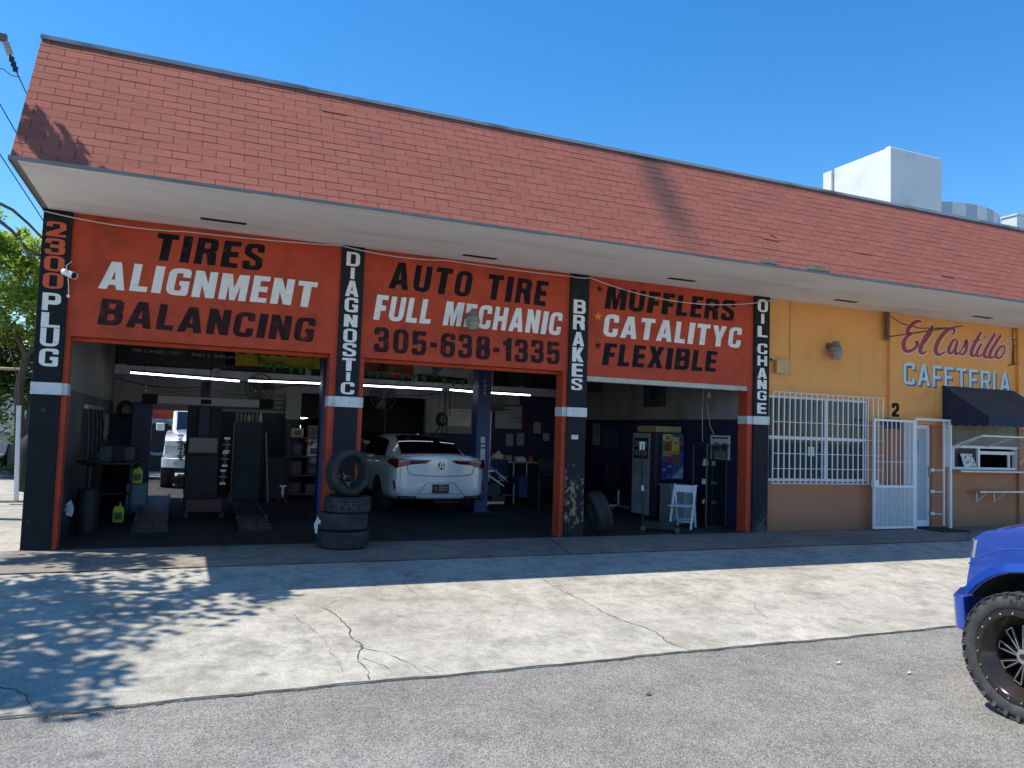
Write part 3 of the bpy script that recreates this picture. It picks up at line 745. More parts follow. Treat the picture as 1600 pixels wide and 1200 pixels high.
# CAFETERIA in outlined block letters: dark shade, pale edge, blue face
def thin(ch, s, t):
    return {'C': (60, [[(60,30),(60-s,30),(60-s,t,4),(s,t,8),(s,100-t,8),(60-s,100-t,4),(60-s,70),(60,70),(60,100,24),(0,100,24),(0,0,24),(60,0,24)]]),
     'A': (66, [[(0,0),(s,0),(s+7,24),(66-s-7,24),(66-s,0),(66,0),(33+s*.62,100),(33-s*.62,100)], [(s+11,24+t),(55-s,24+t),(33,80)]]),
     'F': (50, [[(0,0),(s,0),(s,44-t/2),(44,44-t/2),(44,44+t/2),(s,44+t/2),(s,100-t),(50,100-t),(50,100),(0,100)]]),
     'E': (52, [[(0,0),(52,0),(52,t),(s,t),(s,50-t/2),(44,50-t/2),(44,50+t/2),(s,50+t/2),(s,100-t),(52,100-t),(52,100),(0,100)]]),
     'T': (58, [[(29-s/2,0),(29+s/2,0),(29+s/2,100-t),(58,100-t),(58,100),(0,100),(0,100-t),(29-s/2,100-t)]]),
     'R': (58, [[(0,0),(s,0),(s,42),(26,42),(58-s,0),(58,0),(44,43,4),(56,52,10),(56,100,20),(0,100)], [(s,42+t),(56-s,42+t,6),(56-s,100-t,6),(s,100-t)]]),
     'I': (s, [[(0,0),(s,0),(s,100),(0,100)]])}[ch]
blue = [mat('letter navy', (.015,.035,.09), .55), mat('letter mid blue', (.07,.20,.38), .55), mat('letter pale blue', (.50,.70,.84), .55, dirt=(.6,.62,.66)), mat('letter mid blue', (.07,.20,.38), .55), mat('letter wall tone', (.70,.31,.06), .7)]
bl, br, tl = at(1411,600,1,CY), at(1578,615,1,CY), at(1411,566,1,CY)
ch_h = tl.z - bl.z; adv = (br.x - bl.x)/9.15
for li, (s, t, dx, dz, y) in enumerate(((16,15,8,-7,-.003), (15,14,4,-3.5,-.006), (14,13,0,0,-.009))):
    mb = MB(); wid = [thin(ch, 23, 19)[0] for ch in 'CAFETERIA']; tot = sum(wid) + 15*8; run = 0
    for k, ch in enumerate('CAFETERIA'):
        w, loops = thin(ch, s, t); W = (br.x-bl.x)/tot; ox = bl.x + run*W; oz = bl.z + (br.z-bl.z)*k/9; run += wid[k] + 15
        fx = lambda u, v: V(ox + (u+dx)*W, CY+y, oz + (v+dz)/100*ch_h)
        mb.flat([rounded(lp) for lp in loops], fx)
    mb.build('lettering', blue[li], cafe, fix=False)
# El Castillo: brush strokes with a pale outline
SCR = [
 ([(525,160),(500,145),(455,160),(415,195),(385,240),(392,268),(430,272)],26),
 ([(425,278),(375,310),(347,360),(340,410),(362,452),(405,458),(455,430),(487,390),(487,362),(462,365)],27),
 ([(645,190),(605,255),(560,330),(520,420),(517,465),(542,482),(578,458)],26),
 ([(645,195),(640,250),(600,320),(550,390)],10),
 ([(852,288),(872,245),(850,222),(800,235),(745,290),(695,370),(676,440),(692,488),(722,494),(778,460)],27),
 ([(892,335),(855,350),(820,415),(812,465),(836,482),(870,440),(902,350)],20),
 ([(905,345),(883,430),(880,478),(902,490),(935,460)],20),
 ([(935,460),(975,385),(992,345),(1000,395),(985,465),(952,495),(928,478)],19),
 ([(1150,255),(1105,335),(1058,430),(1045,490),(1068,508),(1110,475)],22), ([(1058,358),(1130,345)],16),
 ([(1152,380),(1115,445),(1103,500),(1130,512),(1168,485)],19), ([(1180,322),(1190,308)],22),
 ([(1292,272),(1235,370),(1188,455),(1180,508),(1202,524),(1235,498)],21),
 ([(1355,288),(1292,385),(1243,468),(1236,516),(1256,530),(1300,500)],21),
 ([(1385,398),(1345,418),(1303,480),(1306,522),(1340,530),(1376,490),(1392,440),(1384,400)],19),
 ([(1385,488),(1430,480),(1465,430),(1477,375),(1455,335),(1422,340)],7)]
def catmull(P, n=6):
    P = [Vector(p) for p in P]; out = []
    for i in range(len(P)-1):
        a = P[max(i-1,0)]; b = P[i]; c = P[i+1]; d = P[min(i+2, len(P)-1)]
        for k in range(n):
            t = k/n; out.append(.5*((2*b) + (-a+c)*t + (2*a-5*b+4*c-d)*t*t + (-a+3*b-3*c+d)*t**3))
    out.append(P[-1]); return out
for lay, (grow, y, mm) in enumerate(((17, -.003, mat('script outline', (.88,.78,.73), .55)), (0, -.012, mat('script red', (.38,.014,.030), .5, var=.15)))):
    mb = MB(); lastx = None
    for si, (P, w) in enumerate(SCR):
        C2 = catmull([(p[0], p[1], 0) for p in P]); n = len(C2); vs = []
        yy = CY + y - si*.0005
        for i, p in enumerate(C2):
            d = (C2[min(i+1,n-1)] - C2[max(i-1,0)]).normalized(); nn = Vector((-d.y, d.x, 0))
            ww = 1.42*w*(.55 + .45*math.sin(math.pi*min(1, max(0, (i+1)/(n+1))))**.6) * (1 + .25*d.y) + grow
            if grow and i in (0, n-1): p = p + d*(-6 if i == 0 else 6)
            for sg in (-1, 1):
                qq = p + nn*(ww*.5*sg); a = at(1360 + qq.x*.15, 480 + qq.y*.15, 1, CY); vs.append((a.x, yy, a.z))
        mb.add(vs, [(2*i, 2*i+1, 2*i+3, 2*i+2) for i in range(n-1)])
    mb.build('lettering', mm, cafe, fix=False)
# big barred window
win = MB()
for x0, x1, z0, z1 in ((WX0, WX1, WZ1-.05, WZ1), (WX0, WX1, WZ0, WZ0+.05), (WX0, WX0+.05, WZ0+.05, WZ1-.05), (WX1-.05, WX1, WZ0+.05, WZ1-.05)):
    win.box(x0+.001, x1-.001, CY+.05, CY+.12, z0, z1)
mx = at(1289,685,1,CY+.08).x; win.box(mx-.035, mx+.035, CY+.052, CY+.118, WZ0+.05, WZ1-.05)
window = win.build('window', M['white_metal'], bld, bevel=.004, seg=1)
zr = at(1289,686,1,CY+.05).z
q = MB(); q.box(WX0+.05, mx-.036, CY+.056, CY+.114, zr-.03, zr+.03); q.box(mx+.036, WX1-.05, CY+.056, CY+.114, zr-.03, zr+.03); q.build('rail', M['white_metal'], window)
q = MB(); q.box(WX0+.051, WX1-.051, CY+.075, CY+.081, WZ0+.051, WZ1-.051); q.build('pane', M['pane'], window)
gr = MB(); GY = -.03; gx0, gx1 = 9.70, 12.38
zt, zb = at(1290,617,1,GY).z, at(1290,756,1,GY).z
for k in range(22):
    x = gx0 + (gx1-gx0)*k/21; gr.bar((x, GY, zb), (x, GY, zt), .017)
for zz in (zt, zt-.06 if False else at(1290,662,1,GY).z, at(1290,686,1,GY).z, at(1290,710,1,GY).z, at(1290,733,1,GY).z, zb):
    gr.bar((gx0-.01, GY-.012, zz), (gx1+.01, GY-.012, zz), .016 if abs(zz-at(1290,686,1,GY).z) > .001 else .05, .010)
for x in (gx0, gx0+.9, gx0+1.8, gx1):
    for zz in (zt, zb): gr.bar((x, GY, zz), (x, CY, zz), .014)
gr.build('grille', M['white_metal'], window)
q = MB(); p = at(1267,705,1,CY+.07); q.box(p.x-.07, p.x+.08, CY+.066, CY+.07, p.z-.09, p.z+.08); q.build('notice', M['paper'], window)
# shop room behind the window
rm = MB(); rm.box(9.66, 17.5, 3.0, 3.05, 0, 3); rm.box(9.64, 17.5, .29, 3.0, 2.75, 2.8); rm.box(9.64, 17.5, .29, 3.0, -.1, .01); rm.box(17.4, 17.45, .29, 3.0, 0, 2.8)
for zz in (1.15, 1.55, 1.95): rm.box(9.8, 12.0, 1.2, 1.5, zz, zz+.02)
rm.build('interior_wall', M['shop_grey'], bld)
sl_ = MB()
for k in range(9): sl_.box(WX0+.06, WX1-.06, CY+.14, CY+.165, WZ1-.10-k*.05, WZ1-.075-k*.05)
sl_.build('blind', mat('blind slat', (.30,.33,.36), .5), window)
# door with its perforated screen
dr_ = MB(); DY = CY+.06
dx0, dx1 = DX0+.004, DX1-.004
for x0, x1, z0, z1 in ((dx0, dx1, DZ1-.09, DZ1-.004), (dx0, dx1, .02, .14), (dx0, dx0+.06, .14, DZ1-.09), (dx1-.06, dx1, .14, DZ1-.09)): dr_.box(x0, x1, DY, DY+.045, z0, z1)
door = dr_.build('door', M['white_metal'], bld, bevel=.004, seg=1)
def m_perf(name, col, dens, solid=.55):
    """sheet with rows of small holes: real openings through alpha"""
    mt, nt, bs = _nt(name); bs.inputs['Base Color'].default_value = (*col, 1); bs.inputs['Roughness'].default_value = .45
    sp = sepz(nt); u = math_(nt, 'MULTIPLY', sp[0], dens); v = math_(nt, 'MULTIPLY', sp[2], dens)
    fu = math_(nt, 'SUBTRACT', math_(nt, 'FRACT', u), .5); fv = math_(nt, 'SUBTRACT', math_(nt, 'FRACT', v), .5)
    d = math_(nt, 'ADD', math_(nt, 'MULTIPLY', fu, fu), math_(nt, 'MULTIPLY', fv, fv))
    a = math_(nt, 'GREATER_THAN', d, (1-solid)/math.pi)
    tr = N(nt, 'BsdfTransparent'); mx_ = N(nt, 'MixShader'); nt.links.new(a, mx_.inputs[0]); nt.links.new(tr.outputs[0], mx_.inputs[1]); nt.links.new(bs.outputs[0], mx_.inputs[2])
    nt.links.new(mx_.outputs[0], nt.nodes['Material Output'].inputs[0]); return mt
M['perf'] = m_perf('perforated white steel', (.70,.74,.80), 42, .48)
q = MB(); q.box(dx0+.061, dx1-.061, DY+.018, DY+.022, .141, DZ1-.091); q.build('screen', M['perf'], door)
q = MB(); q.box(dx0+.061, dx1-.061, DY+.05, DY+.056, .141, DZ1-.091); q.build('pane', mat('door glass', (.16,.21,.26), .15), door)
q = MB(); p = at(1436,690,1,DY); q.box(dx0+.06, dx0+.20, DY+.010, DY+.013, 1.45, 1.75); q.build('sticker', mat('blue sticker', (.10,.38,.58), .5, dirt=(.4,.55,.6)), door)
q = MB(); q.box(dx1-.05, dx1-.02, DY-.03, DY-.002, 1.0, 1.22); q.cyl((dx1-.035, DY-.04, 1.06), (dx1-.035, DY-.04, 1.17), .01); q.build('handle', M['steel'], door)
# serving window
sv = MB(); SY = CY-.02
for x0, x1, z0, z1 in ((VX0, VX1, VZ1-.05, VZ1), (VX0, VX1, VZ0, VZ0+.05), (VX0, VX0+.05, VZ0+.05, VZ1-.05), (VX1-.05, VX1, VZ0+.05, VZ1-.05)): sv.box(x0, x1, SY, SY+.12, z0, z1)
vm = at(1530,716,1,SY).x; sv.box(vm-.03, vm+.03, SY+.002, SY+.118, VZ0+.05, VZ1-.05)
serve = sv.build('serving_window', M['white_metal'], bld, bevel=.004, seg=1)
q = MB(); q.box(VX0+.051, vm-.031, SY+.05, SY+.055, VZ0+.051, VZ1-.051); q.build('pane', M['pane'], serve)
q = MB(); q.box(vm+.031, VX1-.051, SY+.06, SY+.09, VZ1-.17, VZ1-.10); q.box(VX1-.25, VX1-.20, SY+.06, SY+.09, VZ0+.051, VZ1-.171); q.build('slide_rail', M['white_metal'], serve)
q = MB(); q.prism([(0,0),(.36,0),(.30,.27),(-.06,.27)], lambda u, v: V(VX0+.30+u, SY+.02-.05*(1-v/.27), VZ0+.055+v), (0,.006,0)); q.build('menu_board', mat('menu card', (.12,.13,.16), .5, var=.5, scale=30, dirt=(.7,.7,.68), dirt_at=(.45,.5), dirt_scale=18), serve)
q = MB(); q.box(VX0+.06, VX0+.42, .6, .9, VZ0+.1, VZ0+.33); q.build('poster', mat('red card', (.45,.05,.04), .6), serve)
q = MB(); q.box(VX0+.02, VX1-.02, CY-.016, CY-.002, VZ1+.012, 2.19); q.build('upper_screen', mat('tan screen', (.27,.25,.20), .7, var=.15, dirt=(.18,.16,.13)), serve)
q = MB(); q.box(VX0-.02, VX1+.06, -.14, CY-.001, VZ0-.045, VZ0-.012); q.build('sill', M['steel'], serve)
fp = MB()                                       # raised mesh flap
fa, fb = at(1487,697,1,.06), at(1600,703,1,.06); oy, oz = -.62, .33
P0, P1 = V(VX0+.02, .055, VZ1-.01), V(VX1-.02, .055, VZ1-.01); Q0, Q1 = P0 + V(0,oy,oz*.65), P1 + V(0,oy,oz*.65)
for a, b in ((P0,P1),(Q0,Q1),(P0,Q0),(P1,Q1),((P0+P1)/2,(Q0+Q1)/2)): fp.bar(a, b, .035, .03)
flap = fp.build('flap', M['white_metal'], serve)
def m_mesh():
    mt, nt, bs = _nt('expanded mesh'); bs.inputs['Base Color'].default_value = (.6,.6,.6,1)
    sp = sepz(nt); a = math_(nt, 'MULTIPLY', math_(nt, 'ADD', sp[0], sp[1]), 38); b = math_(nt, 'MULTIPLY', math_(nt, 'SUBTRACT', sp[0], sp[1]), 38)
    g_ = math_(nt, 'MAXIMUM', math_(nt, 'GREATER_THAN', math_(nt, 'FRACT', a), .72), math_(nt, 'GREATER_THAN', math_(nt, 'FRACT', b), .72))
    tr = N(nt, 'BsdfTransparent'); mx_ = N(nt, 'MixShader'); nt.links.new(g_, mx_.inputs[0]); nt.links.new(tr.outputs[0], mx_.inputs[1]); nt.links.new(bs.outputs[0], mx_.inputs[2])
    nt.links.new(mx_.outputs[0], nt.nodes['Material Output'].inputs[0]); return mt
M['mesh'] = m_mesh()
q = MB(); q.quad(P0+V(0,-.02,.012), P1+V(0,-.02,.012), Q1+V(0,.0,0), Q0+V(0,.0,0)); q.build('screen', M['mesh'], flap)
q = MB(); q.bar(Q1, V(VX1-.02,.04,VZ0+.15), .02); q.bar(Q0, V(VX0+.02,.04,VZ0+.4), .012); q.build('stay', M['white_metal'], flap)

# ---- garage interior walls
BW = 7.0
iw = MB(); iw.box(-1.79, -1.45, .302, BW+.2, 0, 2.0); left_low = iw.build('interior_wall', mat('scuffed side wall', (.03,.034,.042), .5, var=.3, scale=2, dirt=(.17,.175,.175), dirt_at=(.52,.72), dirt_scale=1.3, stretch=(1,1,.5)), bld)
iw = MB(); iw.box(-1.79, -1.45, .302, BW+.2, 2.001, 3.9); iw.build('interior_wall', M['grey_wall'], bld)
iw = MB(); iw.box(-1.795, -1.791, .302, 7.2, 0, S+1.4); iw.build('side_wall', M['pillar'], bld)
iw = MB(); iw.box(9.25, 9.62, .302, 13.3, 0, 2.0); iw.build('interior_wall', M['navy_wall'], bld)
iw = MB(); iw.box(9.25, 9.62, .302, 13.3, 2.001, 3.9); iw.build('interior_wall', M['grey_wall'], bld)
iw = MB(); iw.box(-1.79, 9.62, .303, 7.2, 3.95, 4.0); iw.build('ceiling', mat('dark ceiling', (.05,.05,.055), .8), bld)
# back wall: pieces round two openings
def back_piece(x0, x1, z0, z1, mm, y0=BW, y1=BW+.18): 
    q = MB(); q.box(x0, x1, y0, y1, z0, z1); return q.build('interior_wall', mm, bld)
for x0, x1, z0 in ((-1.449,-.861,1.75), (2.021,2.359,1.75), (-.86,2.02,2.36), (2.36,5.299,2.36), (5.30,6.949,1.55)): back_piece(x0, x1, z0, 2.55, M['grey_wall'])
back_piece(.60, 2.02, 0, 2.36, M['shop_dark'], BW+.22, BW+.30)
for x0, x1, z1 in ((-1.449,-.861,1.749), (2.021,2.359,1.749), (5.30,6.949,1.549), (6.95,9.249,2.55)): back_piece(x0, x1, 0, z1, M['navy_wall'])
q = MB(); q.box(-1.449, 9.249, BW-.12, BW-.001, 2.56, 2.76); beam = q.build('beam', mat('beam paint', (.62,.63,.65), .6, dirt=(.2,.2,.2)), bld)
q = MB(); q.box(-1.449, 9.249, BW+.1, BW+.2, 2.551, 3.94); q.build('clerestory', M['shop_dark'], bld)
MU = mat('mullion paint', (.36,.37,.38), .6)
for x in (-1.40, .45, 2.4, 3.45, 4.9, 6.3, 7.7): q = MB(); q.box(x, x+.13, BW-.10, BW-.02, 2.761, 3.94); q.build('mullion', MU, beam)
sh = MB()
for k in range(6): sh.prism([(0,0),(.03,.02),(.03,.075),(0,.095)], lambda u, v, k=k: V(-.85, BW+.19-u, 1.86 + k*.10 + v), (2.86,0,0))
sh.build('roll_up_door', mat('shutter slats', (.20,.21,.22), .5, var=.15), bld)
FW = mat('far room wall', (.12,.145,.15), .7, var=.2); back_piece(2.02, 9.249, 0, 3.9, FW, 13.2, 13.3); back_piece(2.02, 2.12, 0, 3.9, FW, 7.2, 13.19)

q = MB(); q.box(2.13, 9.24, 13.16, 13.199, 0, 1.5); q.build('interior_wall', M['navy_wall'], bld)
q = MB(); q.box(2.12, 9.25, 7.2, 13.2, 3.90, 3.949); q.build('ceiling', M['shop_dark'], bld)

# ------------------------------------------------------------------ things on and in front of the walls
def small_text(txt, fn_origin, ux, uz, h, mm, parent, name='lettering', bold=0.0, width=None):
    """small printed words in a plain face: origin, unit vector along the line, unit vector up, cap height"""
    c = bpy.data.curves.new('t', 'FONT'); c.body = txt; c.size = 1.0; c.fill_mode = 'FRONT'; c.resolution_u = 3
    t = bpy.data.objects.new('t', c); COL.objects.link(t)
    me = bpy.data.meshes.new_from_object(t); bpy.data.objects.remove(t); bpy.data.curves.remove(c)
    xs_ = [v.co.x for v in me.vertices]; x0, x1 = min(xs_), max(xs_)
    s = h/.72; sx = s if width is None else width/(x1-x0)
    o, ux, uz = Vector(fn_origin), Vector(ux), Vector(uz)
    mb = MB(); mb.add([o + ux*((v.co.x-x0)*sx) + uz*(v.co.y*s) for v in me.vertices], [tuple(p.vertices) for p in me.polygons])
    bpy.data.meshes.remove(me)
    return mb.build(name, mm, parent, fix=False)

# security gate, swung open against the wall
GYY = -.10
g00, g01 = at(1364,829,1,GYY), at(1428,657,1,GYY)
gx0, gx1, gz1 = g00.x, at(1428,829,1,GYY).x, at(1364,654,1,GYY).z
gate = thing('security_gate', 'white steel security gate swung open beside the cafeteria door, barred above and perforated below', 'gate', ((gx0+gx1)/2, GYY, 0))
q = MB(); zm = at(1395,760,1,GYY).z
for x in (gx0+.02, gx1-.02): q.bar((x, GYY, .03), (x, GYY, gz1), .04)
for z in (.05, zm, gz1-.02): q.bar((gx0+.04, GYY, z), (gx1-.04, GYY, z), .04)
q.build('frame', M['white_metal'], gate)
q = MB()
for k in range(1, 9):
    x = gx0 + .02 + (gx1-gx0-.04)*k/9; q.bar((x, GYY, .07), (x, GYY, gz1-.04), .014)
q.bar((gx0+.04, GYY-.012, zm+.47), (gx1-.04, GYY-.012, zm+.47), .016, .01)
q.build('bars', M['white_metal'], gate)
q = MB(); q.box(gx0+.04, gx1-.04, GYY-.018, GYY-.013, .07, zm-.02); q.build('perforated_panel', M['perf'], gate)
q = MB(); q.box(gx1-.27, gx1-.04, GYY+.014, GYY+.018, zm+.02, gz1-.04); q.build('perforated_panel', M['perf'], gate)
q = MB(); q.box(gx0-.02, gx0+.10, GYY-.05, GYY+.03, zm-.02, zm+.12); q.build('lock_box', M['white_metal'], gate, bevel=.006)
fr = thing('gate_surround', 'tall white steel frame standing round the cafeteria doorway, braced back to the wall', 'gate frame', ((gx1+14.4)/2, -.1, 0))
fx1 = at(1485,829,1,GYY).x; fz = at(1456,656,1,GYY).z
q = MB(); q.bar((fx1, GYY, .0), (fx1, GYY, fz), .045); q.bar((gx1+.03, GYY, fz), (fx1, GYY, fz), .045); q.bar((gx1+.03, GYY, 0), (gx1+.03, GYY, fz), .04); q.build('frame', M['white_metal'], fr)
q = MB(); q.bar((fx1-.16, GYY+.02, .06), (fx1-.16, GYY+.02, fz), .025)
for z in (.28, .72, 1.15): q.bar((fx1-.27, CY-.002, z), (fx1-.16, GYY+.02, z), .018); q.box(fx1-.33, fx1-.23, CY-.012, CY-.001, z-.03, z+.03)
q.build('brace', M['white_metal'], fr)
q = MB(); q.box(fx1-.15, fx1-.024, GYY+.004, GYY+.008, 1.22, fz-.03); q.build('perforated_panel', M['perf'], fr)
q = MB(); q.box(13.30, 14.05, -.62, -.02, .0065, .022); tag(q.build('door_mat', mat('black mat', (.012,.012,.013), .95, bmp=.4), bevel=.004), 'black rubber mat on the walkway at the cafeteria door', 'mat')

# awning over the serving window
ax0 = at(1472,603,1,CY).x; ax1 = ax0 + 2.15
az1, ay, az0 = at(1472,602,1,CY).z, -.92, 0
pf = at(1537,651,1,ay); az0 = pf.z
aw = thing('awning', 'navy canvas awning with scalloped edge over the serving window', 'awning', (ax0+1, CY, az0))
q = MB(); W = 16
top = [(x, CY-.004, az1) for x in np.linspace(ax0, ax1, W+1)]; bot = [(x, ay, az0) for x in np.linspace(ax0, ax1, W+1)]
mid = [(x, (CY+ay)/2, (az1+az0)/2 - .025*math.sin(math.pi*i/W)) for i, x in enumerate(np.linspace(ax0, ax1, W+1))]
q.add(top+mid+bot, [(r*(W+1)+i, r*(W+1)+i+1, (r+1)*(W+1)+i+1, (r+1)*(W+1)+i) for r in (0,1) for i in range(W)])
q.build('canopy', M['awning_top'], aw, smooth=True)
for x in (ax0, ax1):
    q = MB(); q.prism([(CY-.004,az1),(ay,az0),(CY-.004,az0)], lambda u, v, x=x: V(x, u, v), (.004,0,0)); q.build('side_panel', M['awning'], aw)
def scallop(p, d, L, name):
    q = MB(); n = int(L/.035); vs = []
    for i in range(n+1):
        t = i/n*L; h = .15 + .03*abs(math.sin(math.pi*t/.20)); P = p + d*t
        vs += [P, P - V(0,0,h)]
    q.add(vs, [(2*i, 2*i+2, 2*i+3, 2*i+1) for i in range(n)]); return q.build(name, M['awning'], aw)
scallop(V(ax0, ay-.003, az0), V(1,0,0), ax1-ax0, 'valance'); scallop(V(ax0-.003, CY-.01, az0), V(0,-1,0), CY-.01-ay, 'valance')
q = MB()
for x in (ax0+.03, ax1-.03): q.tube([(x, CY-.01, az0-.01), (x, ay+.02, az0-.01)], .012)
q.tube([(ax0+.03, ay+.02, az0-.01), (ax1-.03, ay+.02, az0-.01)], .012); q.build('frame', M['steel'], aw)

# jar-shaped wall lamps
M['lamp_grey'] = mat('weathered lamp alloy', (.20,.20,.20), .6, metal=.3, var=.2, dirt=(.33,.30,.26), dirt_at=(.5,.75), dirt_scale=9)
M['lamp_glass'] = mat('clouded lamp glass', (.27,.25,.22), .3, var=.15, dirt=(.14,.11,.08), dirt_at=(.5,.8))
def wall_lamp(label, px, py, wall_y, s=1.0):
    c = at(px, py, 1, wall_y-.17)
    t = thing('wall_lamp', label, 'lamp', (c.x, wall_y, c.z), 'jar lamps on the wall')
    q = MB(); q.lathe((c.x, wall_y-.17, c.z), (0,0,1), [(.0,-.15*s),(.075*s,-.15*s),(.09*s,-.10*s),(.105*s,-.03*s),(.10*s,.02*s),(.08*s,.05*s),(.0,.055*s)], 24); q.build('globe', M['lamp_glass'], t, smooth=True)
    q = MB(); q.lathe((c.x, wall_y-.17, c.z), (0,0,1), [(.085*s,.045*s),(.09*s,.055*s),(.065*s,.075*s),(.062*s,.12*s),(.05*s,.14*s),(.0,.145*s)], 20); q.lathe((c.x, wall_y-.17, c.z), (0,0,1), [(.108*s,-.032*s),(.112*s,-.025*s),(.108*s,-.015*s)], 24); q.build('cap', M['lamp_grey'], t, smooth=True)
    q = MB(); q.tube([(c.x, wall_y-.10, c.z+.10*s), (c.x-.01, wall_y-.04, c.z+.09*s), (c.x-.02, wall_y-.01, c.z+.07*s)], .03*s, 8); q.cyl((c.x-.02, wall_y-.025, c.z+.07*s), (c.x-.02, wall_y-.001, c.z+.07*s), .06*s, n=16); q.build('arm', M['lamp_grey'], t, smooth=True)
    return t
wall_lamp('weathered grey jar lamp covering a letter on the phone number panel', 739, 500, SP, 1.0)
wall_lamp('weathered grey jar lamp on the yellow wall above the barred window', 1306, 547, CY, 1.15)
# junction box and small sensors
p0, p1 = at(1208,583,1,CY), at(1227,564,1,CY)
jb = thing('junction_box', 'tan painted electrical box on the yellow wall beside the oil change pillar', 'electrical box', (p0.x, CY, p0.z))
q = MB(); q.box(p0.x, p1.x, CY-.10, CY-.001, p0.z, p1.z); q.build('casing', mat('box paint', (.52,.34,.13), .6, var=.08), jb, bevel=.008)
q = MB(); q.box(p0.x-.008, p1.x+.008, CY-.108, CY-.101, p0.z-.004, p1.z+.006); q.build('lid', mat('box lid paint', (.58,.38,.15), .6, var=.08), jb)
q = MB(); q.tube([(p1.x+.02, CY-.02, p1.z), (p1.x+.10, CY-.012, p1.z+.02), (p1.x+.10, CY-.012, S-.01)], .008); q.tube([(p1.x+.10, CY-.012, p1.z+.02), (p1.x+.10, CY-.012, p0.z-.02)], .008); q.build('conduit', mat('conduit paint', (.62,.36,.15), .6), jb)
def bullet_cam(label, px, py, y, d, s=1.):
    c = at(px, py, 1, y); d = Vector(d).normalized()
    t = thing('security_camera', label, 'camera', tuple(c))
    q = MB(); q.cyl(c - d*.07*s, c + d*.09*s, .036*s, n=16); q.cyl(c + d*.085*s, c + d*.12*s, .041*s, n=16, caps=False); q.build('housing', M['white_metal'], t, smooth=True)
    q = MB(); q.cyl(c + d*.088*s, c + d*.10*s, .032*s, n=16); q.build('lens', M['black_slot'], t)
    q = MB(); q.tube([c - d*.03*s, c - d*.05*s + V(-.03,.05,.01)*s, V(c.x-.05*s, y+.12*s, c.z)], .012*s); q.build('bracket', M['white_metal'], t)
    return t
bullet_cam('white bullet camera on the numbered corner pillar', 106, 427, -.13, (.55,-.6,-.25), 1.15)
bullet_cam('small white camera on the wall above the tan electrical box', 1205.5, 561, -.03, (-.6,-.6,-.2), .75)
q = MB(); a = at(109,408,1,.02); b = at(107,463,1,.02); q.tube([(a.x+.02,.03,a.z), (a.x-.03,-.02,(a.z+at(104,425,1,.02).z)/2), (a.x,-.03,a.z-.20), (b.x,-.012,b.z+.1), (b.x,.02,b.z)], .006); q.cyl((b.x-.0,-.01,b.z), (b.x,.03,b.z), .02); tag(q.build('camera_lead', M['white_metal']), 'thin white lead hanging below the camera on the corner pillar', 'cable')
# rusty sign bracket
bb = at(1386,500,1,.0)
br = thing('sign_bracket', 'rusty iron sign bracket with two bare arms above the gate', 'bracket', (bb.x, .01, bb.z))
q = MB(); zt, zb = at(1386,488,1,.0).z, at(1386,532,1,.0).z; q.box(bb.x-.05, bb.x+.05, -.008, .018, zb, zt); q.box(bb.x-.05, bb.x-.03, -.06, -.009, zb, zt); q.build('plate', M['rusty'], br)
tip = V(bb.x+.62, -1.05, 0); ztip = at(1505,509,0,tip.x).z; tip.z = 3.86
e = at(1505,509,2,3.80)
q = MB(); q.tube([(bb.x, -.04, zb+.07), e], .014); q.build('arm', M['rusty'], br)
j = Vector((bb.x,-.04,zb+.07)).lerp(e, .82)
q = MB(); q.tube([(bb.x, -.04, zt-.06), (bb.x+.15, -.18, zt-.22), Vector((bb.x,-.04,zb+.07)).lerp(e,.45)+V(0,0,.07), j], .012); q.build('arm', M['rusty'], br)
# white cable slung under the soffit
M['cable'] = mat('white cable', (.62,.62,.62), .6)
def sag(a, b, d, n=8): return [Vector(a).lerp(Vector(b), k/n) - V(0,0,d*4*(k/n)*(1-k/n)) for k in range(n+1)]
q = MB(); pts = []
yy = -.02
anch = [at(66,329,1,yy), at(290,362,1,yy), at(534,384,1,yy), at(700,407,1,yy), at(893,432,1,yy), at(922,434,1,yy)]
for k, (a, b) in enumerate(zip(anch, anch[1:])): pts += sag(a, b, .05 if k in (0,2) else .015)[:-1]
pts += sag(anch[-1], at(1203,470,1,yy), .22, 12)
pts += [at(1225,466,1,CY-.01)]
q.tube(pts, .0075, 5); q.build('cable', M['cable']).name = 'slung_cable'
tag(bpy.data.objects['slung_cable'], 'long thin white cable slung under the soffit across all three sign panels', 'cable')
# wall shelf below the serving window, brown conduits on the far pilaster
w0 = at(1526,768,1,-.12)
sh_ = thing('wall_shelf', 'narrow grey shelf on two white brackets below the serving window', 'shelf', (w0.x, CY, w0.z))
q = MB(); q.box(w0.x, w0.x+1.35, -.20, CY-.001, w0.z-.02, w0.z+.015); q.build('board', M['steel'], sh_)
for x in (w0.x+.25, w0.x+.78):
    q = MB(); q.bar((x, CY-.012, w0.z-.24), (x, CY-.012, w0.z-.021), .022); q.bar((x, CY-.02, w0.z-.22), (x, -.16, w0.z-.035), .018); q.build('bracket', M['white_metal'], sh_)
q = MB(); px_ = at(1584,560,1,.04).x
for k, (za, zb_) in enumerate(((514,570),(530,570),(540,570))):
    z = at(1584,za,1,.04).z; q.tube([(px_+.9, CY-.02, z-.02), (px_+.02*k, CY-.02, z), (px_+.02*k, CY-.02, at(1584,zb_,1,.04).z)], .011)
q.tube([(px_-.14, CY-.02, at(1578,571,1,.04).z), (px_+.04, CY-.02, at(1584,568,1,.04).z), (px_+.9, CY-.02, at(1590,568,1,.04).z)], .011)
tag(q.build('conduit_run', mat('brown conduit', (.16,.06,.03), .6, var=.2)), 'thin brown conduits branching beside the El Castillo lettering', 'conduit')
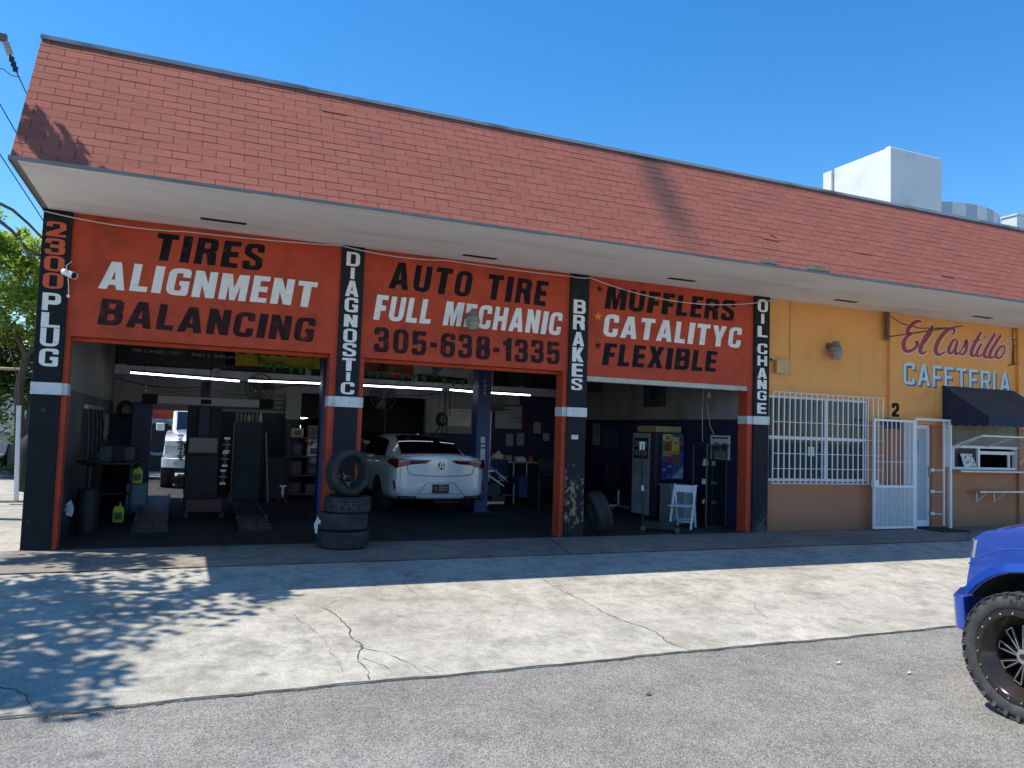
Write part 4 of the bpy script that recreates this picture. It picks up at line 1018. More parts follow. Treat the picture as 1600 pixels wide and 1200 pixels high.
q = MB(); p = at(1385.5+4,649,1,.019); q.box(at(1381,651,1,.01).x, at(1407,651,1,.01).x, .010, .019, at(1390,661,1,.01).z-.11, at(1390,661,1,.01).z+.09)
tag(q.build('wall_plate', M['navy']), 'plain dark navy plate on the pilaster under the number 2', 'plate')
q = MB(); p = at(898,683,1,-.003); q.box(p.x-.06, p.x+.06, -.005, -.001, p.z-.035, p.z+.035); tag(q.build('paper_notice', M['paper']), 'small white paper stuck on the brakes pillar', 'notice')

# ------------------------------------------------------------------ tyres
def tyre_profile(R, w, bead):
    h = w/2; g = .008
    pr = [(bead, -h*.78), (bead+.012, -h*.86), (R*.80, -h*1.0), (R*.93, -h*.93), (R-.012, -h*.80)]
    for k in range(5):
        a, b = -h*.76 + k*h*.31, -h*.76 + k*h*.31 + h*.235
        pr += [(R, a), (R, b), (R-g, b+.002), (R-g, a+h*.305)]
    pr = pr[:-2]
    pr += [(R-.012, h*.80), (R*.93, h*.93), (R*.80, h*1.0), (bead+.012, h*.86), (bead, h*.78), (bead+.014, h*.72), (R-.05, h*.66), (R-.03, 0), (R-.05, -h*.66), (bead+.014, -h*.72)]
    return pr
def used_tyre(label, loc, axis, R, w, bead, mm=None, group='used tyres by the pillars'):
    q = MB(); q.lathe(loc, axis, tyre_profile(R, w, bead), 64, closed=True)
    o = q.build('car_tyre', mm or M['rubber_dusty'], smooth=True, angle=30); return tag(o, label, 'tyre', group)
tc = V(2.03, -.36, 0)
used_tyre('worn black tyre at the bottom of the three-high stack by the diagnostic pillar', tc + V(.0,0,.128), (0.01,0,1), .348, .235, .215)
used_tyre('worn black tyre lying in the middle of the stack by the diagnostic pillar', tc + V(-.015,.01,.364), (0,.01,1), .345, .228, .215)
used_tyre('chalk-marked worn tyre lying topmost in the stack, under the standing one', tc + V(.045,.0,.592), (0,-.015,1), .318, .215, .205)
used_tyre('worn tyre standing upright on the stack, the pillar seen through it', tc + V(.035,.02,.70+.312), (.42,-.9,.05), .315, .225, .225)
used_tyre('wide worn tyre leaning on the floor against the brakes pillar', (6.30,.22,.37), (.93,-.12,.30), .345, .245, .21)
q = MB(); q.add([tc + V(-.38,-.05,.2), tc + V(-.36,-.10,.2), tc + V(-.35,-.12,.42), tc + V(-.36,-.08,.43), tc + V(-.40,-.05,.32)], [(0,1,2,3,4)]); q.add([tc + V(-.37,-.11,.33), tc + V(-.33,-.15,.34), tc + V(-.33,-.15,.39), tc + V(-.37,-.11,.40)], [(0,1,2,3)])
tag(q.build('paper_scrap', M['paper']), 'torn strip of white paper stuck to the left of the tyre stack', 'paper')
q = MB()
for k in range(9):
    a = .5+.055*k*2 ; u = V(math.sin(a-1.2), -math.cos(a-1.2), 0)
    for r_ in range(rnd.randint(1,3)):
        P = tc + V(.045,0,.53+rnd.uniform(0,.09)) + u*.3195; s_ = V(u.y*-1, u.x, 0)
        q.add([P, P+s_*.010, P+s_*.010+V(0,0,.004), P+V(0,0,.004)], [(0,1,2,3)])
q.build('chalk_mark', M['paper'], bpy.data.objects['car_tyre.002'])

# white wooden folding chair in the third bay
ch = thing('folding_chair', 'white wooden folding chair standing in front of the grey counter', 'chair', (8.3,.7,0))
o = V(8.10,.80,.005); w = V(.62,-.78,0)*.39; d = V(.78,.62,0)
M['chair_white'] = mat('chair enamel', (.74,.76,.80), .4, var=.04)
def P(a, b, z): return o + w*a + d*b + V(0,0,z)
q = MB()
for a in (0, 1): q.bar(P(a,0,0), P(a,.30,.78), .038, .022, up=d)
q.build('leg', M['chair_white'], ch, bevel=.004, seg=1)
for a in (.07, .93):
    q = MB(); q.bar(P(a,.43,0), P(a,.22,.70), .034, .02, up=d); q.build('leg', M['chair_white'], ch, bevel=.004, seg=1)
q = MB(); q.bar(P(.05,.295,.70), P(.95,.295,.70), .018, .13); q.build('backrest', M['chair_white'], ch, bevel=.004, seg=1)
q = MB(); q.prism([(.02,-.14),(.98,-.14),(.98,.30),(.02,.30)], lambda a, b: P(a,b,.40), (0,0,.022)); q.build('seat', M['chair_white'], ch, bevel=.006, seg=1)
q = MB(); q.bar(P(0,.06,.13), P(1,.06,.13), .03, .018); q.bar(P(.07,.39,.14), P(.93,.39,.14), .03, .018); q.build('stretcher', M['chair_white'], ch, bevel=.003, seg=1)

# ------------------------------------------------------------------ inside the bays
def boxthing(name, label, cat, parts, loc, group=None, bevel=.006):
    """parts: (part name, material, list of boxes)"""
    t = thing(name, label, cat, loc, group)
    for nm, mm, bxs in parts:
        for b in bxs:
            q = MB(); q.box(*b); q.build(nm, mm, t, bevel=bevel, seg=1)
    return t
# two-post lift
def lift_post(label, x, y, h=3.3):
    t = thing('lift_post', label, 'lift post', (x, y, 0), 'blue two-post lift columns')
    q = MB(); q.prism([(-.14,-.16),(.14,-.16),(.14,.16),(.06,.16),(.06,.10),(.10,.10),(.10,-.10),(-.10,-.10),(-.10,.10),(-.06,.10),(-.06,.16),(-.14,.16)], lambda u, v: V(x+u, y+v, .016), (0,0,h)); q.build('column', M['lift_blue'], t)
    q = MB(); q.box(x-.28, x+.28, y-.30, y+.30, .005, .015); q.build('base_plate', M['dark_metal'], t)
    q = MB(); q.box(x-.09, x+.09, y-.02, y+.14, .30, 1.1); q.build('carriage', M['dark_metal'], t)
    q = MB(); q.bar((x, y+.1, .22), (x+(.75 if x < 4 else -.75), y+.55, .16), .10, .07); q.build('arm', M['lift_blue'], t)
    small = [(txt, zz) for txt, zz in zip('PARK', (2.60,2.52,2.44,2.36))]
    for txt, zz in small: small_text(txt, (x-.02, y-.163, zz), (1,0,0), (0,0,1), .065, M['paper'], t)
    q = MB(); q.box(x-.05, x+.05, y-.164, y-.161, .98, 1.28); q.box(x-.045, x+.045, y-.164, y-.161, 1.31, 1.36); q.box(x-.05, x+.04, y-.164, y-.161, 1.39, 1.52); q.build('sticker', M['paper'], t)
    return t
lift_post('blue lift column seen between the black pillar and the tool shelves, lettered PARK', 2.40, 3.62)
lift_post('blue lift column lettered PARK standing at the right of the white sedan', 5.50, 3.72)
# alignment rack ramps
def ramp_(label, x0, x1, x2, x3):
    t = thing('alignment_ramp', label, 'ramp', ((x0+x1)/2, 1.2, 0), 'alignment ramps in the first bay')
    q = MB(); ya, yb, yc = 1.18, 2.1, 6.3
    q.prism([(ya,.008),(yb,.11),(yc,.11),(yc,.008)], lambda u, v: V(x0 + (x2-x0)*(u-ya)/(yc-ya), u, v), (x1-x0,0,0)); q.build('runway', mat('ramp steel', (.026,.028,.031), .55, metal=.2, var=.3, dirt=(.07,.065,.06), dirt_at=(.55,.8)), t)
    q = MB()
    for k in range(4):
        u = ya + .12 + k*.12; z = .012 + .102*(u-ya)/(yb-ya) + .006
        for j in range(2): q.box(x0+.06+j*.24, x0+.06+j*.24+.19, u, u+.05, z, z+.012)
    q.build('tread_plate', M['shop_grey'], t)
    q = MB(); q.bar((x0+.02, 2.1, .135), (x2+.02, yc-.1, .135), .025, .04); q.bar((x1-.02, 2.1, .135), (x1+x2-x0-.02, yc-.1, .135), .025, .04); q.build('edge_rail', M['shop_grey'], t)
ramp_('dark steel alignment ramp at the left of the first bay', -.67, -.19, -.72, -.2)
ramp_('dark steel alignment ramp between the console and the blue lift column', .79, 1.27, .86, 1.4)
t = boxthing('cross_beam', 'low rust-red cross beam on the floor between the two ramps', 'beam', [('beam', mat('rust red', (.09,.025,.02), .6), [(.05,.62,3.2,3.4,.1,.32)]), ('foot', M['dark_metal'], [(.02,.10,3.1,3.5,.006,.099), (.57,.66,3.1,3.5,.006,.099)])], (.3,3.3,0))
# alignment console with camera boom
ac = thing('alignment_console', 'black wheel alignment console with a long grey camera boom and hanging wheel clamps', 'alignment machine', (.25,4.6,0))
q = MB(); q.box(.0,.58,4.5,5.0,.02,1.02); q.build('cabinet', M['shop_dark'], ac, bevel=.02)
q = MB(); q.box(.02,.56,4.42,4.5,1.03,1.36); q.build('monitor', M['dark_metal'], ac, bevel=.01)
q = MB(); q.box(at(290,700,1,5.15).x, at(343,700,1,5.15).x, 5.1, 5.16, .25, 1.93); q.build('back_panel', M['shop_dark'], ac)
q = MB(); q.box(.05,.53,4.415,4.419,1.07,1.33); q.build('screen', mat('pale screen', (.075,.095,.095), .25), ac)
q = MB(); q.box(.20,.38,4.9,5.05,1.02,2.40); q.build('mast', M['navy'], ac)
q = MB(); q.box(.12,.42,4.55,4.62,.78,.90); q.build('drawer', M['shop_grey'], ac)
by = 4.8; ba, bb_ = at(238,627,1,by), at(412,645,1,by)
q = MB(); q.bar((ba.x,by,2.02), (bb_.x,by,2.02), .10, .15); q.build('boom', mat('boom grey', (.46,.47,.48), .5), ac, bevel=.012)
q = MB(); q.box(.21,.40,by-.056,by-.051,1.97,2.06); q.build('name_plate', M['black_slot'], ac)
for x in (ba.x-.04, bb_.x+.04): 
    q = MB(); q.box(x-.13, x+.13, by-.12, by+.12, 1.93, 2.12); q.cyl((x,by-.12,2.02),(x,by-.16,2.02),.06,n=14); q.build('camera_head', M['black_slot'], ac, bevel=.02)
def clamp_(x, y, z):
    q = MB(); q.box(x-.05,x+.05,y-.03,y+.03,z-.14,z-.10); q.box(x-.05,x+.05,y-.03,y+.03,z+.10,z+.14)
    for k in range(6): q.tube([(x+.035*math.cos(a), y+.035*math.sin(a), z-.09+.18*(k+a/6.28)/6) for a in np.linspace(0,6.28,7)], .006, 5)
    q.cyl((x-.07,y,z),(x+.07,y,z),.014); q.build('wheel_clamp', M['steel'], ac)
for p in ((-.10,4.4,1.25), (.70,4.4,1.22), (.66,4.4,.62), (-.08,4.4,1.0), (.68,4.4,.95)): clamp_(*p)
# tool chests, bench, shelves along the sides of the first bay
def chest(label, x0, x1, y, h, mm, n, group=None):
    t = thing('tool_chest', label, 'tool chest', ((x0+x1)/2, y, 0), group)
    q = MB(); q.box(x0, x1, y, y+.5, .10, h); q.build('body', mm, t, bevel=.01)
    z = .14
    for k in range(n):
        hh = (h-.2)/n; q = MB(); q.box(x0+.02, x1-.02, y-.018, y-.001, z, z+hh-.02); q.box(x0+.06, x1-.06, y-.032, y-.019, z+hh-.045, z+hh-.03); q.build('drawer', mm, t, bevel=.003, seg=1); z += hh
    for x in (x0+.06, x1-.06):
        q = MB(); q.cyl((x-.02,y+.1,.055),(x+.02,y+.1,.055),.05,n=14); q.build('caster', M['rubber'], t)
    return t
chest('tall dark green tool chest with a row of bottles on top', .88, 1.42, 5.4, 1.66, M['shop_green'], 7)
chest('low dark tool chest right of the tall green one', 1.50, 1.92, 5.5, .95, M['shop_dark'], 4)
for k in range(7):
    x = .92 + k*.075; z = 1.662; h = rnd.uniform(.16,.24)
    q = MB(); q.lathe((x, 5.52, z), (0,0,1), [(0,0),(.03,0),(.032,.01),(.032,h*.62),(.014,h*.8),(.014,h),(0,h)], 12)
    q2 = q.build('bottle', mat('bottle', rnd.choice([(.4,.36,.25),(.12,.12,.14),(.45,.43,.38),(.35,.27,.08)]), .35), smooth=True)
    tag(q2, 'small bottle in the row standing on the tall green tool chest', 'bottle', 'bottles on the green chest')
wb = boxthing('work_bench', 'dark cluttered work bench along the left wall', 'bench', [('top', M['dark_metal'], [(-1.42,-.80,3.6,5.4,.86,.90)]), ('leg', M['dark_metal'], [(-.86,-.81,3.62,3.67,.006,.859), (-.86,-.81,5.33,5.38,.006,.859)]), ('shelf', M['shop_dark'], [(-1.42,-.82,3.7,5.3,.35,.38)])], (-1.1,4.5,0))
for k in range(5):
    x, y = -1.25 + .16*(k % 3), 3.8 + k*.28; h = rnd.uniform(.10,.28)
    tag(boxthing('bench_box', ['greasy grey parts box on the work bench', 'squat black case on the work bench', 'upright grey can box on the work bench', 'brown carton on the work bench', 'dark blue tool case on the work bench'][k], 'box', [('body', [M['shop_grey'], M['shop_dark'], M['shop_grey'], M['tan'], M['navy']][k], [(x-.09,x+.09,y-.07,y+.07,.902,.90+h)]), ('lid', M['shop_dark'], [(x-.095,x+.095,y-.075,y+.075,.901+h,.92+h)])], (x,y,.9)), *[['greasy grey parts box on the work bench', 'squat black case on the work bench', 'upright grey can box on the work bench', 'brown carton on the work bench', 'dark blue tool case on the work bench'][k], 'box'])
def jug(label, p, mm, cap):
    t = thing('fluid_jug', label, 'jug', tuple(p)); p = Vector(p)
    q = MB(); q.prism([(-.075,0),(.075,0),(.08,.02),(.08,.20),(.055,.25),(.03,.25),(.03,.29),(-.0,.29),(-.0,.25),(-.055,.26),(-.08,.21),(-.08,.02)], lambda u, v: p + V(u, -.05, v), (0,.10,0)); q.build('body', mm, t, bevel=.012)
    q = MB(); q.cyl(p+V(.015,0,.29), p+V(.015,0,.32), .02, n=14); q.build('cap', cap, t)
    q = MB(); q.box(p.x-.055,p.x+.055,p.y-.066,p.y-.063,p.z+.05,p.z+.16); q.build('label', mat('jug label', (.05,.12,.05), .5), t)
jug('yellow fluid jug standing on the floor by the left wall', (-.93,2.75,.006), M['yellow'], M['ink_green'])
jug('yellow fluid jug on top of a pale crate by the navy column', (-.76,4.15,.52), M['yellow'], M['ink'])
t = thing('plastic_crate', 'pale blue plastic crate under the second yellow jug', 'crate', (-.76,4.15,0))
q = MB(); q.box(-.92,-.60,4.0,4.3,.006,.51); q.build('body', mat('crate blue', (.12,.20,.24), .5), t, bevel=.015)
q = MB()
for z in (.12,.24,.36): q.box(-.925,-.595,3.992,4.308,z,z+.03)
q.build('rib', mat('crate rib', (.10,.17,.20), .5), t)
t = thing('rack_column', 'square navy steel column in front of the back doorway', 'column', (-.64,5.6,0))
a, b = at(207,650,1,5.6), at(238,650,1,5.6)
q = MB(); q.box(a.x, b.x, 5.5, 5.75, .03, 1.98); q.build('column', M['navy'], t, bevel=.01)
q = MB(); q.box(a.x-.08, b.x+.08, 5.4, 5.85, .006, .029); q.build('base_plate', M['dark_metal'], t)
# hanging belts on the left wall
t = thing('belt_rack', 'rack of black drive belts hanging on the left wall', 'rack', (-1.42,3.0,1.6))
q = MB(); q.box(-1.449,-1.40,2.2,4.6,1.78,1.84); q.build('rail', M['steel'], t)
for k in range(12):
    y = 2.3 + k*.19; L = rnd.uniform(.45,.85); q = MB()
    q.tube([(-1.40,y-.02,1.78),(-1.37,y-.03,1.78-L*.5),(-1.37,y,1.78-L),(-1.37,y+.03,1.78-L*.5),(-1.40,y+.02,1.78)], .010, 5); q.build('belt', M['rubber'] if k % 3 else M['shop_grey'], t)
q = MB(); q.add([(-1.40,.62,.36),(-1.33,.60,.34),(-1.31,.60,.44),(-1.35,.62,.56),(-1.41,.63,.50)], [(0,1,2,3,4)]); q.add([(-1.44,.66,.42),(-1.38,.60,.40),(-1.38,.61,.50)], [(0,1,2)])
tag(q.build('hanging_rag', M['paper'], fix=False), 'crumpled white rag hanging low inside the corner pillar', 'rag')
t = thing('oil_drain', 'dark oil drain canister standing by the left wall behind the rag', 'canister', (-1.25,1.3,0))
q = MB(); q.lathe((-1.25,1.5,.006), (0,0,1), [(0,0),(.14,0),(.15,.03),(.15,.55),(.12,.62),(.03,.64),(.03,.95),(.16,1.0),(.17,1.03),(0,1.03)], 24); q.build('tank', M['shop_dark'], t, smooth=True)
# shelving at the right of the first bay
def shelving(label, x0, x1, y0, y1, levels, hh, items, group=None):
    t = thing('storage_shelf', label, 'shelf', ((x0+x1)/2, y0, 0), group)
    q = MB()
    for x in (x0, x1-.04):
        for y in (y0, y1-.04): q.box(x, x+.04, y, y+.04, .006, hh)
    q.build('frame', M['dark_metal'], t)
    for z in levels:
        q = MB(); q.box(x0+.001, x1-.001, y0+.001, y1-.001, z, z+.025); q.build('board', M['shop_grey'], t)
    return t
shelving('dark parts shelf between the green chest and the blue lift column', 1.98, 2.75, 5.9, 6.3, (.15,.55,.95,1.35), 1.7, 0)
LAB = ['red carton', 'grey parts bin', 'dark red canister', 'small green filter box', 'black plastic case', 'pale carton', 'brown carton', 'rusty brake disc box']
k = 0
for z in (.176,.576,.976,1.376):
    for j in range(2):
        x = 2.06 + j*.34; mm = [mat('red carton',(.13,.03,.02),.6), M['shop_grey'], mat('dark red',(.09,.02,.02),.5), M['shop_green'], M['shop_dark'], M['paper'], M['tan'], M['rusty']][k]
        h = rnd.uniform(.14,.30); tt = thing('parts_box', LAB[k] + ' on the ' + ['bottom','second','third','top'][int(z/.4)] + ' board of the dark parts shelf', 'box', (x,6.0,z))
        q = MB(); q.box(x,x+.24,5.95,6.2,z,z+h); q.build('body', mm, tt, bevel=.008); q = MB(); q.box(x+.05,x+.19,5.946,5.949,z+.04,z+h-.05); q.build('label', M['shop_grey'], tt); k += 1
# fluorescent fittings
def tube_fitting(label, a, b):
    a, b = Vector(a), Vector(b); t = thing('tube_light', label, 'light', tuple((a+b)/2), 'fluorescent tubes inside the shop')
    q = MB(); q.bar(a+V(0,0,.035), b+V(0,0,.035), .09, .035); q.build('housing', M['shop_grey'], t)
    q = MB(); q.cyl(a, b, .016, n=10); q.build('tube', M['tube_light'], t)
    for k in (.12, .88):
        p = a.lerp(b, k); q = MB(); q.tube([p+V(0,0,.05), (p.x, p.y, 3.95)], .004, 4); q.build('chain', M['dark_metal'], t)
ty = 5.2
T = lambda px, py: at(px, py, 1, ty)
tube_fitting('lit tube over the camera boom, leftmost in the first bay', T(204,582), T(374,595.5))
tube_fitting('lit tube in front of the yellow banner', T(388,595), T(500,599))
tube_fitting('lit tube above the roof of the white sedan', T(562,602), T(690,608.5))
tube_fitting('short lit tube behind the blue column right of the sedan', T(703,609), T(738,612))
tube_fitting('lit tube beside the black television in the second bay', T(762,613.5), T(828,617.5))
ty = 11.5
tube_fitting('distant small lit tube in the far room, first from the shutter', T(432,651), T(449,652.5)); tube_fitting('distant small lit tube in the far room, next to the blue column', T(470,653), T(485,654.5))
# banners on the clerestory
BY = BW - .14
def banner(label, quad, mm, name='advert_banner', cat='banner', y=None):
    y = BY if y is None else y
    P_ = [at(px, py, 1, y) for px, py in quad]; t = thing(name, label, cat, tuple(P_[0]))
    q = MB(); q.prism([(p.x, p.z) for p in P_], lambda u, v: V(u, y, v), (0,.008,0)); q.build('sheet', mm, t); return t
M['ban_dark'] = mat('banner photo dark', (.02,.021,.024), .5, var=.6, scale=4, dirt=(.09,.09,.07), dirt_at=(.6,.75), dirt_scale=3)
b1 = banner('long black tyre advert banner at the left of the clerestory', [(183,568),(368,577),(368,533),(183,520)], M['ban_dark'])
for (px, py, w, s_) in ((205,549,.42,'.com'), (300,556,.40,'EASY')):
    a = at(px, py, 1, BY-.004); small_text({'.com': 'TIRES & WHEELS .COM', 'EASY': 'EASY COMPLETE'}[s_], a, (1,0,-.02), (0,0,1), .07, M['paper'], b1, width=.9)
q = MB(); c = at(270,545,1,BY-.004); q.flat([[(.28*math.cos(a), .16*math.sin(a)) for a in np.linspace(0,6.28,20)[:-1]]], lambda u, v: V(c.x+u, BY-.004, c.z+v)); q.build('tyre_picture', mat('olive picture', (.07,.075,.03), .6, var=.4), b1)
b2 = banner('yellow banner with big dark red letters over the first bay', [(352,570),(352,525),(500,535),(500,577)], M['sign_yellow'])
mb = MB(); a, b = at(366,553,1,BY-.004), at(494,560,1,BY-.004); put_text(mb, 'TIRES', lambda u, v: V(a.x+(b.x-a.x)*u, BY-.004, a.z+(b.z-a.z)*u+v*.34), 10); mb.build('lettering', mat('dark red print', (.17,.01,.012), .6), b2, fix=False)
b3 = banner('orange and black banner above the tube over the sedan', [(566,586),(566,560),(646,566),(646,592)], mat('banner orange', (.35,.055,.02), .6, dirt=(.02,.02,.02), dirt_at=(.55,.6), dirt_scale=1.4))
a = at(585,583,1,BY-.004); small_text('TIRE & WHEEL SERVICE', a, (1,0,-.02), (0,0,1), .06, M['paper'], b3, width=.85)
b4 = banner('white banner with a blue and green diamond, upper edge of the second bay', [(647,584),(647,556),(740,563),(740,592)], mat('banner white', (.40,.41,.40), .6))
c = at(683,574,1,BY-.004); q = MB(); q.flat([[(-.26,.12),(0,-.16),(.26,.12)]], lambda u, v: V(c.x+u, BY-.004, c.z+v)); q.build('logo', M['ink_blue'], b4, fix=False)
q = MB(); q.flat([[(-.05,.08),(.03,-.10),(.14,.02),(.05,.12)]], lambda u, v: V(c.x+u, BY-.006, c.z+v)); q.build('logo', M['ink_green'], b4, fix=False)
a = at(701,577,1,BY-.004); small_text('AUTO PARTS', a, (1,0,-.02), (0,0,1), .05, M['ink'], b4)
b5 = banner('dark poster sheet above the whiteboard, second bay', [(792,601),(792,578),(832,581),(832,605)], M['ban_dark'])
# bunting
def bunting(label, ps, n):
    t = thing('bunting_string', label, 'bunting', tuple(ps[0])); pts = []
    for a, b in zip(ps, ps[1:]): pts += sag(a, b, .16, 8)[:-1]
    pts.append(Vector(ps[-1])); q = MB(); q.tube(pts, .006, 4); q.build('cord', M['ink_green'], t)
    for k in range(2, len(pts)-1, 2):
        p = pts[k]; q = MB(); q.add([p+V(-.07,0,0), p+V(.07,0,0), p+V(.01,-.02,-.17)], [(0,1,2)]); q.build('pennant', M['ink_green'], t)
yb = BY - .25; U = lambda px, py: at(px, py, 1, yb)
bunting('green pennant string drooping across the yellow banner', [U(395,545), U(440,566), U(500,562)], 6)
bunting('green pennant string drooping over the second bay', [U(568,572), U(612,572), U(680,582), U(736,588)], 8)
# fans
def wall_fan(label, px, py, y, R, pole):
    c = at(px, py, 1, y); t = thing('shop_fan', label, 'fan', tuple(c))
    q = MB()
    for r_ in (R, R*.72, R*.45): q.tube([c + V(r_*math.cos(a), -.05, r_*math.sin(a)) for a in np.linspace(0,6.2832,25)], .007, 5)
    for k in range(14): a = k*math.pi/7; q.tube([c + V(.05*math.cos(a), -.07, .05*math.sin(a)), c + V(R*math.cos(a), -.05, R*math.sin(a))], .003, 4)
    q.tube([c + V(R*math.cos(a), .05, R*math.sin(a)) for a in np.linspace(0,6.2832,25)], .009, 5); q.build('cage', M['dark_metal'], t)
    for k in range(3):
        a = k*2.094+.3; q = MB(); q.prism([(.04,-.03),(R*.9,-.11),(R*.85,.12),(.05,.05)], lambda u, v: c + V(u*math.cos(a)-v*math.sin(a), .0+v*.25, u*math.sin(a)+v*math.cos(a)), (0,.004,0)); q.build('blade', M['shop_grey'], t)
    q = MB(); q.cyl(c+V(0,-.06,0), c+V(0,.14,0), .06, n=14); q.build('motor', M['dark_metal'], t)
    q = MB()
    if pole: q.tube([c+V(.10,.16,0), (c.x+.10, y+.16, .01)], .03, 8)
    else: q.tube([c+V(0,.14,0), (c.x, BW-.121, c.z-.1)], .025, 8)
    q.build('mount', M['dark_metal'], t)
wall_fan('big caged fan on the beam over the shutter', 406, 606, 6.6, .30, False)
wall_fan('caged fan on a dark pole behind the sedan', 599, 620, 6.3, .29, True)
# customers sign, whiteboard, papers, television of the second bay
YW = BW - .006
def sheet_thing(name, label, cat, x0, x1, z0, z1, mm, y=None, th=.01):
    y = YW if y is None else y; t = thing(name, label, cat, ((x0+x1)/2, y, z0)); q = MB(); q.box(x0, x1, y-th, y, z0, z1); q.build('sheet', mm, t); return t
a, b = at(700,665,1,YW), at(736,640,1,YW)
t = sheet_thing('notice_board', 'white notice headed CUSTOMERS in red on the pale back wall', 'sign', a.x, b.x, a.z, b.z, M['paper'])
small_text('CUSTOMERS', (a.x+.03, YW-.013, b.z-.10), (1,0,0), (0,0,1), .075, M['ink_red'], t, width=b.x-a.x-.06)
for k, s_ in enumerate(('ARE NOT ALLOWED IN', 'THE WORK AREA FOR', 'THEIR OWN SAFETY', 'AND INSURANCE', 'THANK YOU')): small_text(s_, (a.x+.04, YW-.013, b.z-.16-.052*k), (1,0,0), (0,0,1), .03, M['ink'], t, width=(b.x-a.x)*(.85 if k < 3 else .5))
q = MB()
for x in (5.62, 6.02, 6.5): q.box(x, x+.012, BW-.008, BW-.0005, 1.56, 2.54)
q.build('seam', M['shop_grey'], bld)
a, b = at(773,669,1,YW), at(816,634,1,YW); t = sheet_thing('whiteboard', 'large pale whiteboard with ruled lines beside the television', 'whiteboard', a.x, b.x, a.z, b.z, mat('board grey', (.30,.32,.33), .5))
q = MB()
for k in range(4): q.box(a.x+.25+.1*k, a.x+.5+.1*k, YW-.013, YW-.011, b.z-.12-.1*k, b.z-.105-.1*k)
q.build('writing', M['ink'], t)
a, b = at(787,635,1,YW), at(812,617,1,YW); sheet_thing('wall_chart', 'blank pale chart above the whiteboard', 'poster', a.x, b.x, a.z+.005, b.z, mat('chart grey', (.24,.25,.26), .6))
for k, (x0, y0, x1, y1, l) in enumerate(((790,697,802,678,'pinned pair of papers left of the work table'), (807,696,819,677,'pinned papers in the middle above the work table'), (833,677,845,660,'upper single paper on the navy wall'), (848,689,858,677,'small paper by the opening of the second bay'))):
    a, b = at(x0,y0,1,YW), at(x1,y1,1,YW); sheet_thing('paper_sheet', l, 'paper', a.x, b.x, a.z, b.z, mat('dim paper', (.26,.28,.29), .8))
a, b = at(762,641,1,5.6), at(789,614,1,5.6)
t = thing('television', 'black flat television on a pole right of the blue column', 'television', (a.x,5.6,a.z))
q = MB(); q.box(a.x,b.x,5.56,5.62,a.z,b.z); q.build('screen', M['black_slot'], t, bevel=.008); q = MB(); q.cyl(((a.x+b.x)/2-.1,5.66,.3),((a.x+b.x)/2-.1,5.66,3.9),.03); q.build('pole', M['steel'], t)
# work table, blue bin, engine stand
t = boxthing('work_table', 'steel work table with papers along the back of the second bay', 'table', [('top', M['steel'], [(6.75,8.3,6.2,6.85,.88,.92)]), ('leg', M['dark_metal'], [(6.78,6.83,6.22,6.27,.006,.879), (8.22,8.27,6.22,6.27,.006,.879)]), ('shelf', M['dark_metal'], [(6.8,8.25,6.25,6.8,.3,.33)])], (7.5,6.5,0))
t = boxthing('blue_cabinet', 'dark blue cabinet with a checkered plate under the pinned papers', 'cabinet', [('body', M['lift_blue'], [(6.35,6.95,5.7,6.15,.10,.98)]), ('door', M['navy'], [(6.37,6.93,5.68,5.699,.12,.94)]), ('top', M['steel'], [(6.33,6.97,5.67,6.17,.981,1.0)])], (6.6,5.9,0))
q = MB()
for i in range(5):
    for j in range(4):
        if (i+j) % 2: q.box(6.72+i*.045, 6.765+i*.045, 5.67, 5.679, .42+j*.045, .465+j*.045)
q.build('checker_plate', M['paper'], t)
t = boxthing('pressure_washer', 'blue wheeled machine on the floor of the second bay', 'machine', [('body', M['lift_blue'], [(6.95,7.35,5.0,5.4,.16,.62)]), ('handle', M['steel'], [(6.97,7.0,5.42,5.45,.2,.95), (7.30,7.33,5.42,5.45,.2,.95), (7.001,7.299,5.42,5.45,.92,.949)])], (7.1,5.2,0))
for x in (6.94, 7.36):
    q = MB(); q.cyl((x-.02,5.3,.10),(x+.02,5.3,.10),.09,n=18); q.build('wheel', M['rubber'], t)
t = thing('engine_stand', 'greasy steel engine stand with tools beside the blue column', 'stand', (6.0,4.8,0))
q = MB(); q.bar((5.9,4.8,.08),(6.5,4.8,.08),.06); q.bar((6.0,4.5,.08),(6.0,5.1,.08),.06); q.bar((6.0,4.8,.08),(6.05,4.85,1.05),.07); q.bar((6.45,4.6,.6),(6.1,4.8,.9),.035); q.bar((6.45,4.7,.45),(6.08,4.8,.7),.03); q.bar((6.4,4.9,1.2),(6.05,4.85,.95),.03); q.bar((5.85,4.75,.75),(6.3,4.75,.78),.04); q.build('frame', M['steel'], t)
q = MB(); q.lathe((6.2,4.7,.36),(0,1,0),[(0,-.06),(.16,-.06),(.17,0),(.16,.06),(0,.06)],20); q.box(6.15,6.45,4.6,4.9,.12,.24); q.build('gear_housing', M['dark_metal'], t)
t = boxthing('parts_table', 'low dark table with rails in front of the blue cabinet', 'table', [('top', M['dark_metal'], [(6.15,6.9,5.1,5.5,.46,.49)]), ('leg', M['steel'], [(6.16,6.19,5.11,5.14,.006,.459), (6.86,6.89,5.11,5.14,.006,.459)]), ('rail', M['steel'], [(6.20,6.85,5.11,5.13,.2,.22)])], (6.5,5.3,0))

